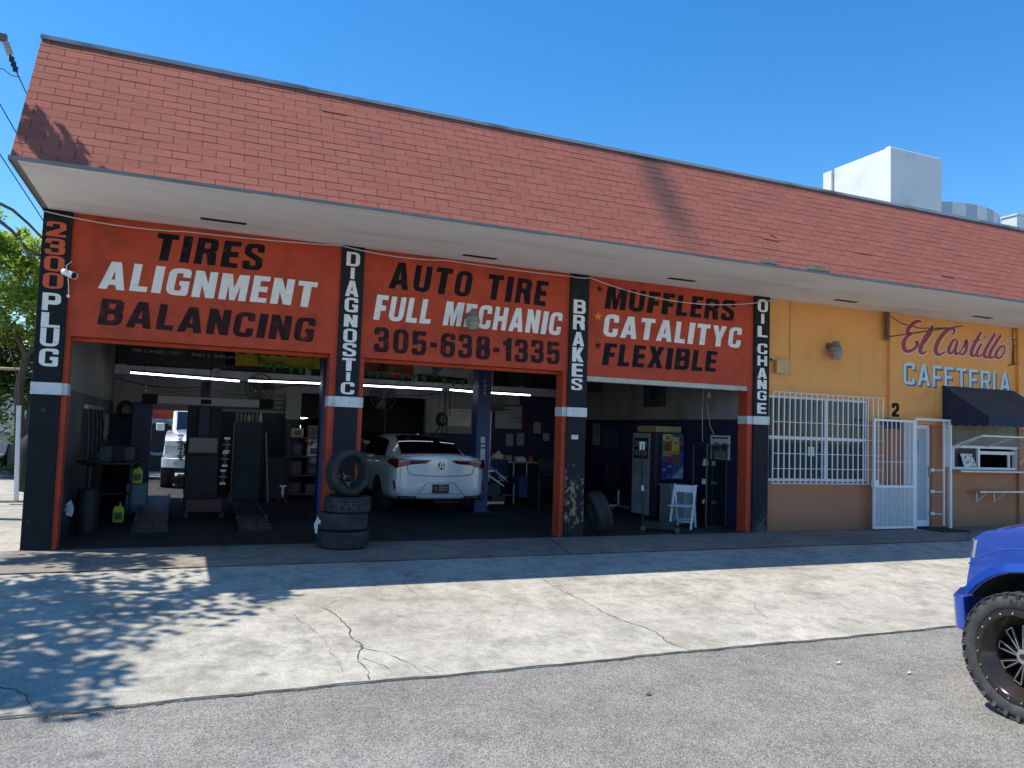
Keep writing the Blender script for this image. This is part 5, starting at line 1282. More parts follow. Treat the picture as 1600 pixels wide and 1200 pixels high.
# ---- third bay, along its right wall
XW = 9.249
t = thing('hanging_banner', 'dark square banner with a crowned lion head high on the white side wall', 'banner', (XW,3.1,2.3))
a, b = at(1005,640,0,XW-.01), at(1040,602,0,XW-.01); y0, y1, z0, z1 = b.y, a.y, 2.27, 2.80
q = MB(); q.box(XW-.012, XW-.002, y0, y1, z0, z1); q.build('sheet', mat('banner slate', (.035,.045,.065), .6), t)
cyy, czz = (y0+y1)/2, 2.58
def bn(u, v): return V(XW-.015, cyy - u, czz + v)
q = MB(); q.flat([[(-.13,.16),(-.08,.12),(-.04,.18),(0,.13),(.04,.18),(.08,.12),(.13,.16),(.16,.02),(.12,-.09),(.05,-.17),(0,-.20),(-.05,-.17),(-.12,-.09),(-.16,.02)], [(-.07,.06),(-.03,.03),(0,-.02),(.03,.03),(.07,.06),(.06,-.04),(0,-.12),(-.06,-.04)]], bn); q.build('lion_head', M['black_slot'], t, fix=False)
small_text('LION TIRE', bn(-.22,-.28), (0,-1,0), (0,0,1), .055, M['black_slot'], t, width=.44)
t = thing('hanging_television', 'black television hung high behind the brakes pillar', 'television', (7.2,3.6,2.6))
a, b = at(916,612,1,3.2), at(941,597,1,3.2); q = MB(); q.box(a.x, b.x, 3.18, 3.25, a.z, b.z+.2); q.build('screen', M['black_slot'], t, bevel=.01); q = MB(); q.cyl(((a.x+b.x)/2,3.3,b.z),((a.x+b.x)/2,3.3,3.94),.025); q.build('bracket', M['dark_metal'], t)
def wall_sheet(name, label, cat, x0, y0, x1, y1, mm):
    a, b = at(x0, y0, 0, XW-.004), at(x1, y1, 0, XW-.004); t = thing(name, label, cat, tuple(a)); q = MB(); q.box(XW-.010, XW-.001, min(a.y,b.y), max(a.y,b.y), min(a.z,b.z), max(a.z,b.z)); q.build('sheet', mm, t); return t, a, b
t, a, b = wall_sheet('price_chart', 'pale price chart with green panels behind the glass cabinet', 'poster', 1110, 717, 1141, 681, M['paper'])
yy = [min(a.y,b.y), max(a.y,b.y)]; zz = [min(a.z,b.z), max(a.z,b.z)]
q = MB()
for k in range(6): q.box(XW-.013, XW-.011, yy[0]+.04, yy[1]-.04, zz[0]+.05+k*.045, zz[0]+.058+k*.045)
q.box(XW-.013, XW-.011, yy[0]+.05, yy[1]-.05, zz[1]-.06, zz[1]-.03); q.build('print', M['ink'], t)
q = MB(); q.box(XW-.0145, XW-.0135, yy[0]+.06, yy[0]+.22, zz[0]+.16, zz[0]+.32); q.box(XW-.0145, XW-.0135, yy[0]+.30, yy[0]+.46, zz[0]+.16, zz[0]+.32); q.build('picture', mat('print green', (.18,.25,.15), .6), t)
t, a, b = wall_sheet('sx_poster', 'tall pale poster with large SX letters in the dark corner', 'poster', 926, 695, 938, 662, mat('dim poster', (.22,.24,.24), .7))
small_text('SX', (XW-.013, max(a.y,b.y)-.1, (a.z+b.z)/2+.02), (0,-1,0), (0,0,1), .18, M['navy'], t, width=.55)
t, a, b = wall_sheet('stripe_chart', 'wall chart of pale stripes on the navy wall', 'chart', 940, 701, 969, 665, M['navy_wall'])
q = MB()
for k in range(9):
    z = min(a.z,b.z) + .02 + k*.055; ym = (a.y+b.y)/2; q.box(XW-.014, XW-.011, min(a.y,b.y)+.05, ym-.05, z, z+.018); q.box(XW-.014, XW-.011, ym+.02, max(a.y,b.y)-.03, z+.01, z+.03)
q.build('stripe', mat('dim stripe', (.12,.13,.15), .6), t)
# vending machine
vx0, vx1, vy0, vy1, vz = 8.56, 9.22, 1.98, 2.86, 1.72
vm_ = thing('vending_machine', 'tall snack and drink vending machine with a colourful crisp and cola picture on its side', 'vending machine', ((vx0+vx1)/2, (vy0+vy1)/2, 0))
q = MB(); q.box(vx0+.03, vx1, vy0, vy1, .03, vz); q.build('body', mat('vending black', (.014,.014,.018), .45), vm_, bevel=.012)
q = MB(); q.box(vx0, vx0+.029, vy0+.22, vy1-.01, .06, vz-.02); q.build('door', mat('vending grey', (.30,.33,.35), .5, var=.08), vm_, bevel=.006)
q = MB(); q.box(vx0, vx0+.029, vy0+.01, vy0+.21, .06, vz-.02); q.build('control_panel', mat('control panel', (.04,.035,.06), .4, var=.5, scale=9, dirt=(.22,.09,.08), dirt_at=(.62,.7)), vm_, bevel=.006)
for k, (z0_, z1_, c_) in enumerate(((1.18,1.60,'pane'), (.84,1.10,'dim'), (.28,.52,'dim'))):
    q = MB(); q.box(vx0-.006, vx0-.001, vy0+.28, vy1-.07, z0_, z1_); q.build('window', M['shop_dark'] if c_ == 'pane' else mat('dim panel', (.24,.27,.29), .4), vm_)
q = MB()
for zz_ in (1.24, 1.42):
    for k in range(4): q.box(vx0-.010, vx0-.0065, vy0+.32+k*.12, vy0+.40+k*.12, zz_, zz_+.12)
q.build('snack_pack', mat('snack pale', (.22,.23,.22), .5), vm_)
q = MB()
for k in range(6): q.cyl((vx0-.008, vy0+.30+k*.085, .60), (vx0-.008, vy0+.30+k*.085, .72), .022, n=10)
q.build('can', mat('can silver', (.25,.26,.30), .3, metal=.5, dirt=(.1,.02,.03)), vm_)
# picture on the side that faces the street (one flat panel with printed patches)
def vs_(u, v): return V(vx0+.14 + u*(vx1-vx0-.15), vy0-.004, .80 + v*.90)
q = MB(); q.flat([[(0,0),(1,0),(1,1),(0,1)]], vs_); q.build('picture', mat('picture blue', (.06,.10,.28), .5, var=.3, dirt=(.3,.34,.42), dirt_at=(.6,.8)), vm_, fix=False)
def patch(lp, col, off): 
    q = MB(); q.flat([lp], lambda u, v: vs_(u, v) + V(0,-.002*off,0)); return q.build('picture_patch', mat('print', col, .5, var=.25, scale=12), vm_, fix=False)
oval = lambda cx_, cz_, a_, b_: [(cx_+a_*math.cos(t_), cz_+b_*math.sin(t_)) for t_ in np.linspace(0,6.2832,19)[:-1]]
patch([(.02,.84),(.44,.84),(.44,.99),(.02,.99)], (.55,.46,.03), 1); patch([(.44,.56),(.80,.56),(.78,.92),(.46,.94)], (.55,.47,.04), 1)
patch([(.02,.52),(.43,.50),(.44,.83),(.02,.83)], (.06,.24,.06), 1); patch([(.80,.62),(.99,.60),(.99,.92),(.80,.90)], (.06,.06,.25), 1)
patch([(.03,.52),(.42,.50),(.43,.62),(.20,.66),(.03,.60)], (.50,.27,.03), 2); patch([(.46,.54),(.78,.55),(.78,.62),(.46,.62)], (.45,.25,.03), 2)
patch(oval(.24,.71,.17,.09), (.40,.04,.02), 2); patch(oval(.89,.80,.08,.06), (.45,.10,.03), 2)
patch(oval(.24,.91,.15,.06), (.6,.58,.50), 2); patch(oval(.62,.80,.13,.06), (.6,.58,.50), 2); patch(oval(.24,.91,.13,.045), (.42,.03,.02), 3); patch(oval(.62,.80,.11,.045), (.42,.03,.02), 3)
for (u, v) in ((.13,.885), (.52,.775)): small_text("Lay's", vs_(u, v) + V(0,-.008,0), (1,0,.06), (0,0,1), .05, M['paper'], vm_, width=.11)
patch([(.03,.05),(.20,.05),(.22,.40),(.03,.38)], (.02,.03,.20), 1); patch([(.24,.12),(.48,.10),(.48,.44),(.25,.44)], (.02,.03,.22), 1)
patch([(.20,.36),(.42,.36),(.40,.50),(.18,.48)], (.35,.03,.08), 2); patch([(.50,.28),(.80,.34),(.78,.52),(.50,.50)], (.30,.10,.05), 2); patch([(.45,.02),(.99,.30),(.99,.02)], (.36,.42,.52), 1)
for (u, v) in ((.11,.20),(.37,.28)):
    patch(oval(u,v,.075,.055), (.5,.5,.5), 3); patch([(u-.072,v+.012),(u+.072,v+.02),(u+.05,v+.05),(u,v+.056),(u-.05,v+.046)], (.40,.02,.02), 4); patch([(u-.072,v-.012),(u+.072,v-.0),(u+.05,v-.046),(u,v-.056),(u-.05,v-.046)], (.02,.05,.35), 4)
t = boxthing('carton', 'flat tan carton lying on top of the vending machine', 'box', [('body', M['tan'], [(8.60,9.20,2.05,2.75,1.725,1.85)]), ('tape', mat('tape', (.3,.24,.15), .5), [(8.599,9.201,2.36,2.44,1.851,1.853)])], (8.9,2.4,1.72))
# counter, glass cabinet, office chair, floor jack
t = boxthing('counter', 'plain pale grey counter between the vending machine and the glass cabinet', 'counter', [('body', mat('counter grey', (.20,.225,.25), .6, var=.12), [(8.36,8.93,1.14,1.52,.02,.72)]), ('top', mat('counter top', (.24,.26,.28), .5), [(8.33,8.96,1.11,1.55,.721,.75)]), ('panel', mat('counter panel', (.34,.38,.43), .5), [(8.64,8.92,1.130,1.139,.05,.70)])], (8.6,1.3,0))
t = thing('glass_cabinet', 'tall glass display cabinet with a few small parts on its shelves', 'cabinet', (9.0,.75,0))
cx0, cx1, cy0, cy1, cz1 = 8.74, 9.20, .60, 1.02, 1.50
q = MB()
for x in (cx0, cx1-.02):
    for y in (cy0, cy1-.02): q.box(x, x+.02, y, y+.02, .06, cz1)
q.build('frame', M['shop_grey'], t)
q = MB(); q.box(cx0-.01, cx1+.01, cy0-.01, cy1+.01, .006, .06); q.box(cx0-.02, cx1+.02, cy0-.02, cy1+.02, cz1, cz1+.03); q.build('plinth', M['dark_metal'], t)
q = MB(); q.box(cx0+.021, cx1-.021, cy0+.005, cy0+.009, .061, cz1-.001); q.build('pane', M['clear_pane'], t)
for z in (.42, .78, 1.12): q = MB(); q.box(cx0+.021, cx1-.021, cy0+.021, cy1-.021, z, z+.008); q.build('shelf', M['clear_pane'], t)
for k, (z, x, s_, l) in enumerate(((.43,8.85,.07,'silver part on the lowest glass shelf'), (.43,9.06,.05,'flat metal part on the lowest glass shelf'), (.79,8.84,.08,'white card standing on the middle glass shelf'), (.79,9.05,.05,'brown part on the middle glass shelf'), (1.13,8.86,.10,'upright white box on the top glass shelf'), (1.13,9.05,.09,'round filter on the top glass shelf'))):
    q = MB()
    if k in (5,): q.cyl((x,.8,z), (x,.8,z+s_), .05, n=16)
    else: q.prism([(-.05,0),(.05,0),(.04,s_),(-.03,s_*1.3)], lambda u, v: V(x+u, .76, z+v), (0,.06,0))
    tag(q.build('display_part', [M['chrome'], M['steel'], M['paper'], M['tan'], M['paper'], M['steel']][k], bevel=.004, seg=1), l, 'part')
t = thing('office_chair', 'dark office chair in the shadow beside the vending machine', 'chair', tuple(at(966,797,2,0)))
_o = at(966,797,2,0); ox, oy = _o.x, _o.y
q = MB(); q.box(ox-.24,ox+.24,oy-.24,oy+.24,.46,.53); q.build('seat', M['shop_dark'], t, bevel=.03, seg=2)
q = MB(); q.box(ox-.22,ox+.22,oy+.20,oy+.26,.58,1.02); q.build('backrest', M['shop_dark'], t, bevel=.03, seg=2)
q = MB(); q.cyl((ox,oy,.10),(ox,oy,.46),.03); q.build('post', M['steel'], t)
q = MB()
for k in range(5): a = k*1.2566; q.bar((ox,oy,.11),(ox+.30*math.cos(a),oy+.30*math.sin(a),.07),.04,.03)
q.build('base', M['steel'], t)
for k in range(5): a = k*1.2566; q = MB(); q.cyl((ox+.29*math.cos(a)-.015,oy+.29*math.sin(a),.034),(ox+.29*math.cos(a)+.015,oy+.29*math.sin(a),.034),.028,n=10); q.build('caster', M['rubber'], t)
t = boxthing('office_desk', 'dark desk deep in the third bay behind the leaning tyre', 'desk', [('top', M['shop_dark'], [(6.9,7.7,3.9,4.5,.74,.77)]), ('leg', M['shop_dark'], [(6.92,6.97,3.92,4.48,.006,.739), (7.63,7.68,3.92,4.48,.006,.739)]), ('monitor', M['black_slot'], [(7.05,7.45,4.2,4.23,.82,1.08), (7.2,7.3,4.19,4.25,.771,.82)])], (7.3,4.2,0))
jk = thing('floor_jack', 'low black trolley jack lying on the floor of the third bay with its handle upright', 'jack', (7.6,.5,0))
d_ = V(.52,-.40,0).normalized(); s_ = V(-d_.y, d_.x, 0); jo = V(7.40,.62,0)
q = MB()
for sg in (-1,1): q.prism([(0,.05),(.62,.05),(.66,.09),(.60,.12),(.1,.17),(0,.15)], lambda u, v: jo + d_*u + s_*(sg*.11) + V(0,0,v), s_*.02)
q.build('side_plate', M['shop_dark'], jk)
q = MB(); q.bar(jo+d_*.1+V(0,0,.12), jo+d_*.58+V(0,0,.16), .10, .05); q.cyl(jo+d_*.57+V(0,0,.17), jo+d_*.57+V(0,0,.20), .05, n=16); q.build('lift_arm', M['dark_metal'], jk)
for u, sg in ((.62,-1),(.62,1),(.04,-1),(.04,1)): q = MB(); c = jo+d_*u+s_*(sg*.14)+V(0,0,.052); q.cyl(c-s_*.025, c+s_*.025, .045, n=16); q.build('wheel', M['shop_grey'], jk)
hb = jo + d_*.02 + V(0,0,.12); htop = V(hb.x-.02, hb.y+.05, 1.52)
q = MB(); q.tube([hb, htop], .016, 8); q.build('handle', M['dark_metal'], jk)
q = MB(); q.tube([hb.lerp(htop,.40), hb.lerp(htop,.47)], .026, 10); q.box(htop.x-.05,htop.x+.05,htop.y-.012,htop.y+.012,htop.z-.12,htop.z+.02); q.build('grip', M['paper'], jk)
# wires hanging on the navy wall
q = MB(); a = at(1100,600,0,XW-.03); b = at(1098,690,0,XW-.03); q.tube([a, a.lerp(b,.5)+V(-.02,.01,0), b], .007, 5); a2, b2 = at(1105,632,0,XW-.03), at(1117,682,0,XW-.03); q.tube([a2, a2.lerp(b2,.6)+V(0,.05,-.05), b2], .006, 5)
tag(q.build('hanging_wires', M['cable']), 'two thin pale wires hanging down the navy wall above the glass cabinet', 'wire')
q = MB(); p = at(1108,617,0,XW-.02); q.box(XW-.05,XW-.001,p.y-.03,p.y+.03,p.z-.06,p.z+.05); tag(q.build('motion_sensor', M['paper'], bevel=.01), 'small white sensor box on the white wall above the wires', 'sensor')

M['seam_dark'] = mat('panel seam', (.01,.012,.03), .7)
M['lamp_dim'] = mat('lamp pale band', (.34,.28,.30), .1, coat=1.)

# ------------------------------------------------------------------ vehicles
def interp(tab, x):
    if x <= tab[0][0]: return tab[0][1]
    for (a, b), (c, d) in zip(tab, tab[1:]):
        if x <= c: return b + (d-b)*(x-a)/(c-a)
    return tab[-1][1]
def wheel(parent, c, ax, R, w, rimr, spokes=10, rimmat=None, lugs=False):
    """tyre and rim; ax points outward"""
    c, ax = Vector(c), Vector(ax).normalized()
    q = MB(); h = w/2
    q.lathe(c, ax, [(rimr,-h*.8),(rimr+.02,-h*.95),(R*.86,-h),(R*.96,-h*.86),(R,-h*.6),(R,h*.6),(R*.96,h*.86),(R*.86,h),(rimr+.02,h*.95),(rimr,h*.8)], 48, closed=True)
    t = q.build('tyre', M['rubber'], parent, smooth=True, angle=50)
    u = Vector((0,0,1)); v = ax.cross(u)
    q = MB()
    q.lathe(c, ax, [(rimr-.002,-h*.7),(rimr+.002,h*.86),(rimr-.018,h*.92),(rimr-.03,h*.80),(rimr-.035,-h*.5)], 40)
    for k in range(spokes):
        a = 2*math.pi*k/spokes; d = u*math.cos(a) + v*math.sin(a)
        q.bar(c + ax*h*.55 + d*.03, c + ax*h*.45 + d*(rimr-.03), .030, .03, up=ax)
    q.cyl(c + ax*h*.3, c + ax*h*.68, .05, n=16)
    r = q.build('rim', rimmat or M['steel'], parent, smooth=True, angle=30)
    q = MB(); q.lathe(c - ax*h*.3, ax, [(0,0),(rimr*.9,0),(rimr*.9,.01),(0,.01)], 24); q.build('brake_disc', M['black_slot'], parent)
    return t

def sedan(name, label, T, paint, zs=1.0, detail=True, group=None):
    """T(x, y, z): x to the car's right, y forward from the rear bumper, z up"""
    root = thing(name, label, 'car', tuple(T(0, 2.3, 0)), group)
    Z = lambda z: z*zs
    # lower shell: stations from the tail to the nose
    st = [(0.0,.62),(.03,.80),(.12,.90),(.30,.94),(.70,.955),(1.25,.955),(2.3,.95),(3.4,.945),(4.1,.92),(4.55,.86),(4.80,.72),(4.92,.50)]
    sh = [(0,1.05),(.12,1.06),(.5,1.06),(1.2,1.03),(2.2,.98),(3.5,.94),(4.2,.86),(4.7,.76),(4.92,.66)]      # shoulder
    dk = [(0,1.15),(.06,1.175),(.5,1.14),(1.4,1.10),(2.3,1.05),(3.4,1.02),(4.2,.92),(4.7,.80),(4.92,.68)]  # deck / bonnet centre
    bt = [(0,.40),(.03,.33),(.3,.27),(4.5,.24),(4.92,.34)]
    vs = []; K = 0
    for y, w in st:
        s_, d, b = interp(sh, y), interp(dk, y), interp(bt, y)
        half = [(0,b),(w*.80,b),(w*.97,b+.07),(w,.52),(w*.995,.66),(w*1.0,.78),(w*.985,s_-.08),(w*.93,s_+.01),(w*.80,(s_+d)/2+.02),(w*.45,d-.006),(0,d)]
        K = len(half)
        ring = [(x,z) for x,z in half] + [(-x,z) for x,z in reversed(half[1:-1])]
        vs += [T(x,y,Z(z)) for x,z in ring]
    R_ = 2*K-2; n = len(st)
    fs = [(i*R_+j, i*R_+(j+1)%R_, (i+1)*R_+(j+1)%R_, (i+1)*R_+j) for i in range(n-1) for j in range(R_)]
    fs += [tuple(range(R_-1,-1,-1)), tuple((n-1)*R_+j for j in range(R_))]
    q = MB(); q.add(vs, fs)
    # cabin shell
    top = [(.62,1.12),(1.05,1.33),(1.45,1.462),(2.0,1.515),(2.5,1.52),(2.9,1.475),(3.35,1.27),(3.85,1.02)]
    hw = [(.62,.60),(1.05,.60),(1.45,.59),(2.0,.60),(2.5,.61),(2.9,.60),(3.35,.64),(3.85,.66)]
    b0 = len(q.v); m_ = 0; cv = []
    for y, zt in top:
        wt = interp(hw, y); wb = .84; zb = min(interp(dk, y)-.05, zt-.02)
        half = [(wb,zb),(wb-(wb-wt)*.35,zb+(zt-zb)*.45),(wt+.04,zb+(zt-zb)*.88),(wt*.75,zt-.004),(0,zt)]
        ring = half + [(-x,z) for x,z in reversed(half[:-1])]; m_ = len(ring)
        cv += [T(x,y,Z(z)) for x,z in ring]
    n2 = len(top)
    q.add(cv, [(i*m_+j, i*m_+j+1, (i+1)*m_+j+1, (i+1)*m_+j) for i in range(n2-1) for j in range(m_-1)] + [tuple(range(m_)), tuple((n2-1)*m_+j for j in range(m_))])
    body = q.build('body', paint, root, smooth=True, subsurf=2)
    def roofz(y): return interp(top, y)
    # glass
    q = MB(); q.grid(lambda u, v: T((-.62+.08*v+(1.24-.16*v)*u), .60+.86*v-.012, Z(interp(top, .60+.86*v)+.040-.022*abs(2*u-1)**2.5)), 10, 8); q.build('rear_window', M['car_glass'], root, smooth=True)
    q = MB(); q.grid(lambda u, v: T((-.60-.04*v+(1.20+.08*v)*u), 2.92+.85*v, Z(interp(top, 2.92+.85*v)+.022-.03*abs(2*u-1)**2.5)), 10, 6); q.build('windscreen', M['car_glass'], root, smooth=True)
    for sg in (-1, 1):
        for (ya, yb, yc, yd) in ((1.02,1.98,1.98,1.42),(2.04,3.42,2.80,2.04)):
            def sp(y, f):
                zt = roofz(y); zb = interp(dk,y)-.05; wt = interp(hw,y); z0 = max(1.06, zb+.02); z1 = zt-.085
                z = z0 + (max(z1,z0+.01)-z0)*f; ff = (z-zb)/max(zt-zb,.05); x = .84-(.84-wt)*.35*min(1,ff/.45) if ff < .45 else (.84-(.84-wt)*.35) + ((wt+.04)-(.84-(.84-wt)*.35))*(ff-.45)/.43
                return x + .012, z
            q = MB()
            def fn(u, v):
                y = (ya+(yb-ya)*u)*(1-v) + (yd+(yc-yd)*u)*v; x, z = sp(y, v); return T(sg*x, y, Z(z))
            q.grid(fn, 6, 4); q.build('side_window', M['car_glass'], root, smooth=True)
    for sg in (-1, 1):
        for y in (1.10, 3.95):
            wheel(root, T(sg*.83, y, .335*zs), T(sg*1.0,0,0)-T(0,0,0), .335, .235, .235, 10, M['dark_metal'])
            q = MB(); c = T(sg*.955, y, .345*zs); ax_ = (T(1,0,0)-T(0,0,0)).normalized()
            q.lathe(c - ax_*sg*.02, ax_*sg, [(0,0),(.375,0),(.375,.028),(0,.028)], 28); q.build('wheel_arch', M['black_slot'], root)
        q = MB(); q.obox(T(sg*1.02, 3.15, 1.08*zs), *[(T(*e)-T(0,0,0)).normalized() for e in ((1,0,0),(0,1,0),(0,0,1))], .10, .06, .07); q.build('mirror', paint, root, bevel=.03, seg=2)
    def rear(x):                                   # y of the rear skin at lateral x
        ax = abs(x); return 0 if ax < .62 else .03*(ax-.62)/.18 if ax < .80 else .03+.09*(ax-.80)/.10 if ax < .90 else .12+.18*(ax-.90)/.04
    def rp(x, z, off=.012): return T(x, min(rear(x), .34)-off + (.0 if z > .5 else .0), Z(z))
    def rear_patch(pts, mm, nm, off=.014, parent=root, th=.02):
        loop = []
        for a, b in zip(pts, pts[1:]+pts[:1]):
            for k in range(5): loop.append((a[0]+(b[0]-a[0])*k/5, a[1]+(b[1]-a[1])*k/5))
        q = MB(); d = T(0,th,0)-T(0,0,0); q.prism(loop, lambda u, v: rp(u, v, off), d); return q.build(nm, mm, parent, smooth=False)
    for sg in (-1, 1):
        def strip(top, bot, x0, x1, off, mm, nm, parent):
            q = MB(); n = 18; vs = []
            for i in range(n+1):
                x = x0 + (x1-x0)*i/n; zt_, zb_ = interp(top, x), interp(bot, x)
                for z, o_ in ((zt_, off), (zb_, off), (zb_, off-.03), (zt_, off-.03)): vs.append(rp(sg*x, z, o_))
            q.add(vs, [(4*i+k_, 4*i+4+k_, 4*i+4+(k_+1)%4, 4*i+(k_+1)%4) for i in range(n) for k_ in range(4)] + [(0,1,2,3), (4*n,4*n+1,4*n+2,4*n+3)])
            return q.build(nm, mm, parent)
        L = strip([(.20,1.050),(.62,1.058),(.90,1.070),(.946,1.03)], [(.20,1.045),(.30,.985),(.58,.965),(.70,.935),(.86,.890),(.946,.97)], .20, .946, .022, M['lamp_red'], 'tail_lamp', root)
        strip([(.30,1.040),(.66,1.046),(.80,1.035)], [(.30,1.030),(.66,1.026),(.80,1.0)], .32, .80, .027, M['lamp_dim'], 'lens', L)
        rear_patch([(sg*.865,.66),(sg*.895,.66),(sg*.875,.50),(sg*.845,.50)], mat('reflector red', (.32,.02,.04), .2), 'reflector', .016)
        rear_patch([(sg*.48,.385),(sg*.80,.385),(sg*.83,.325),(sg*.45,.325)], M['black_slot'], 'exhaust_trim', .018)
        rear_patch([(sg*.52,.37),(sg*.75,.37),(sg*.77,.34),(sg*.50,.34)], M['chrome'], 'exhaust', .023)
    rear_patch([(-.88,.325),(.88,.325),(.84,.30),(-.84,.30)], M['black_slot'], 'valance', .016)
    if detail:
        def seam(P, r=.006):
            q = MB(); q.tube([rp(x, z, .006) for x, z in P], r, 5); q.build('seam', mat('panel gap', (.10,.11,.13), .6), root)
        seam([(-.66,.985),(-.66,.90),(-.62,.80),(-.50,.765),(0,.745),(.50,.765),(.62,.80),(.66,.90),(.66,.985)])
        seam([(-.42,.445),(-.27,.625),(.27,.625),(.42,.445)], .005)
        seam([(-.86,.415),(-.4,.42),(.4,.42),(.86,.415)], .004)
        seam([(-.74,1.165),(-.3,1.178),(.3,1.178),(.74,1.165)], .004)
        pl = rear_patch([(-.16,.60),(.16,.60),(.16,.435),(-.16,.435)], mat('plate black', (.012,.014,.02), .4), 'number_plate', .018)
        ux = (T(1,0,0)-T(0,0,0)).normalized(); uz = (T(0,0,1)-T(0,0,0)).normalized()
        small_text('DSTXT', rp(-.03,.478,.026), ux, uz, .085, M['paper'], pl, width=.17)
        small_text('FLORIDA', rp(-.035,.575,.026), ux, uz, .016, M['paper'], pl, width=.10)
        q = MB(); q.flat([[(-.10+.045*math.cos(a), .515+.055*math.sin(a)) for a in np.linspace(0,6.2832,13)[:-1]]], lambda u, v: rp(u, v, .026)); q.build('plate_picture', mat('plate picture', (.20,.07,.06), .5, var=.5, scale=30), pl, fix=False)
        # maker's emblem: a dark oval with a bright caliper-like A
        q = MB(); q.flat([[(.058*math.cos(a), .945+.070*math.sin(a)) for a in np.linspace(0,6.2832,21)[:-1]]], lambda u, v: rp(u, v, .018)); em = q.build('emblem', M['black_slot'], root, fix=False)
        q = MB(); q.flat([[(-.046,.905),(-.032,.895),(-.008,.985),(.008,.985),(.032,.895),(.046,.905),(.018,1.002),(-.018,1.002)]], lambda u, v: rp(u, v, .020)); q.flat([[(-.022,.915),(.022,.915),(.020,.928),(-.020,.928)]], lambda u, v: rp(u, v, .020)); q.build('letter', M['chrome'], em, fix=False)
        small_text('TLX', rp(.60,1.095,.02), ux, uz, .032, M['dark_metal'], root, width=.16)
        q = MB(); q.prism([(0,0),(.16,0),(.13,.05),(.10,.055)], lambda u, v: T(-.012, 1.62+u, Z(1.475+v)), T(.024,0,0)-T(0,0,0)); q.build('antenna_fin', paint, root)
        for sg in (-1,):
            q = MB(); c = T(sg*.955,2.08,.90*zs); q.obox(c, *[(T(*e)-T(0,0,0)).normalized() for e in ((1,0,0),(0,1,0),(0,0,1))], .018, .10, .014); q.build('door_handle', paint, root, bevel=.008)
    return root
def placer(loc, heading):
    """heading: angle of the car's forward direction, 0 = +Y, turning left positive"""
    c, s = math.cos(heading), math.sin(heading); L = Vector(loc)
    def T(x, y, z): return L + V(x*c - y*s, x*s + y*c, z)
    return T
sedan('white_sedan', 'white sedan parked nose-in under the full mechanic sign', placer((4.44, 2.92, .01), .0), M['white_car'])
sedan('silver_car', 'silver car parked in the street beyond the corner pillar, mostly out of view', placer((-6.13, 14.0, .0), .0), M['silver_car'], detail=False)
sedan('dark_car', 'black car in the dark far room behind the white sedan', placer((3.45, 8.2, .05), .0), M['black_car'], zs=1.18, detail=False)

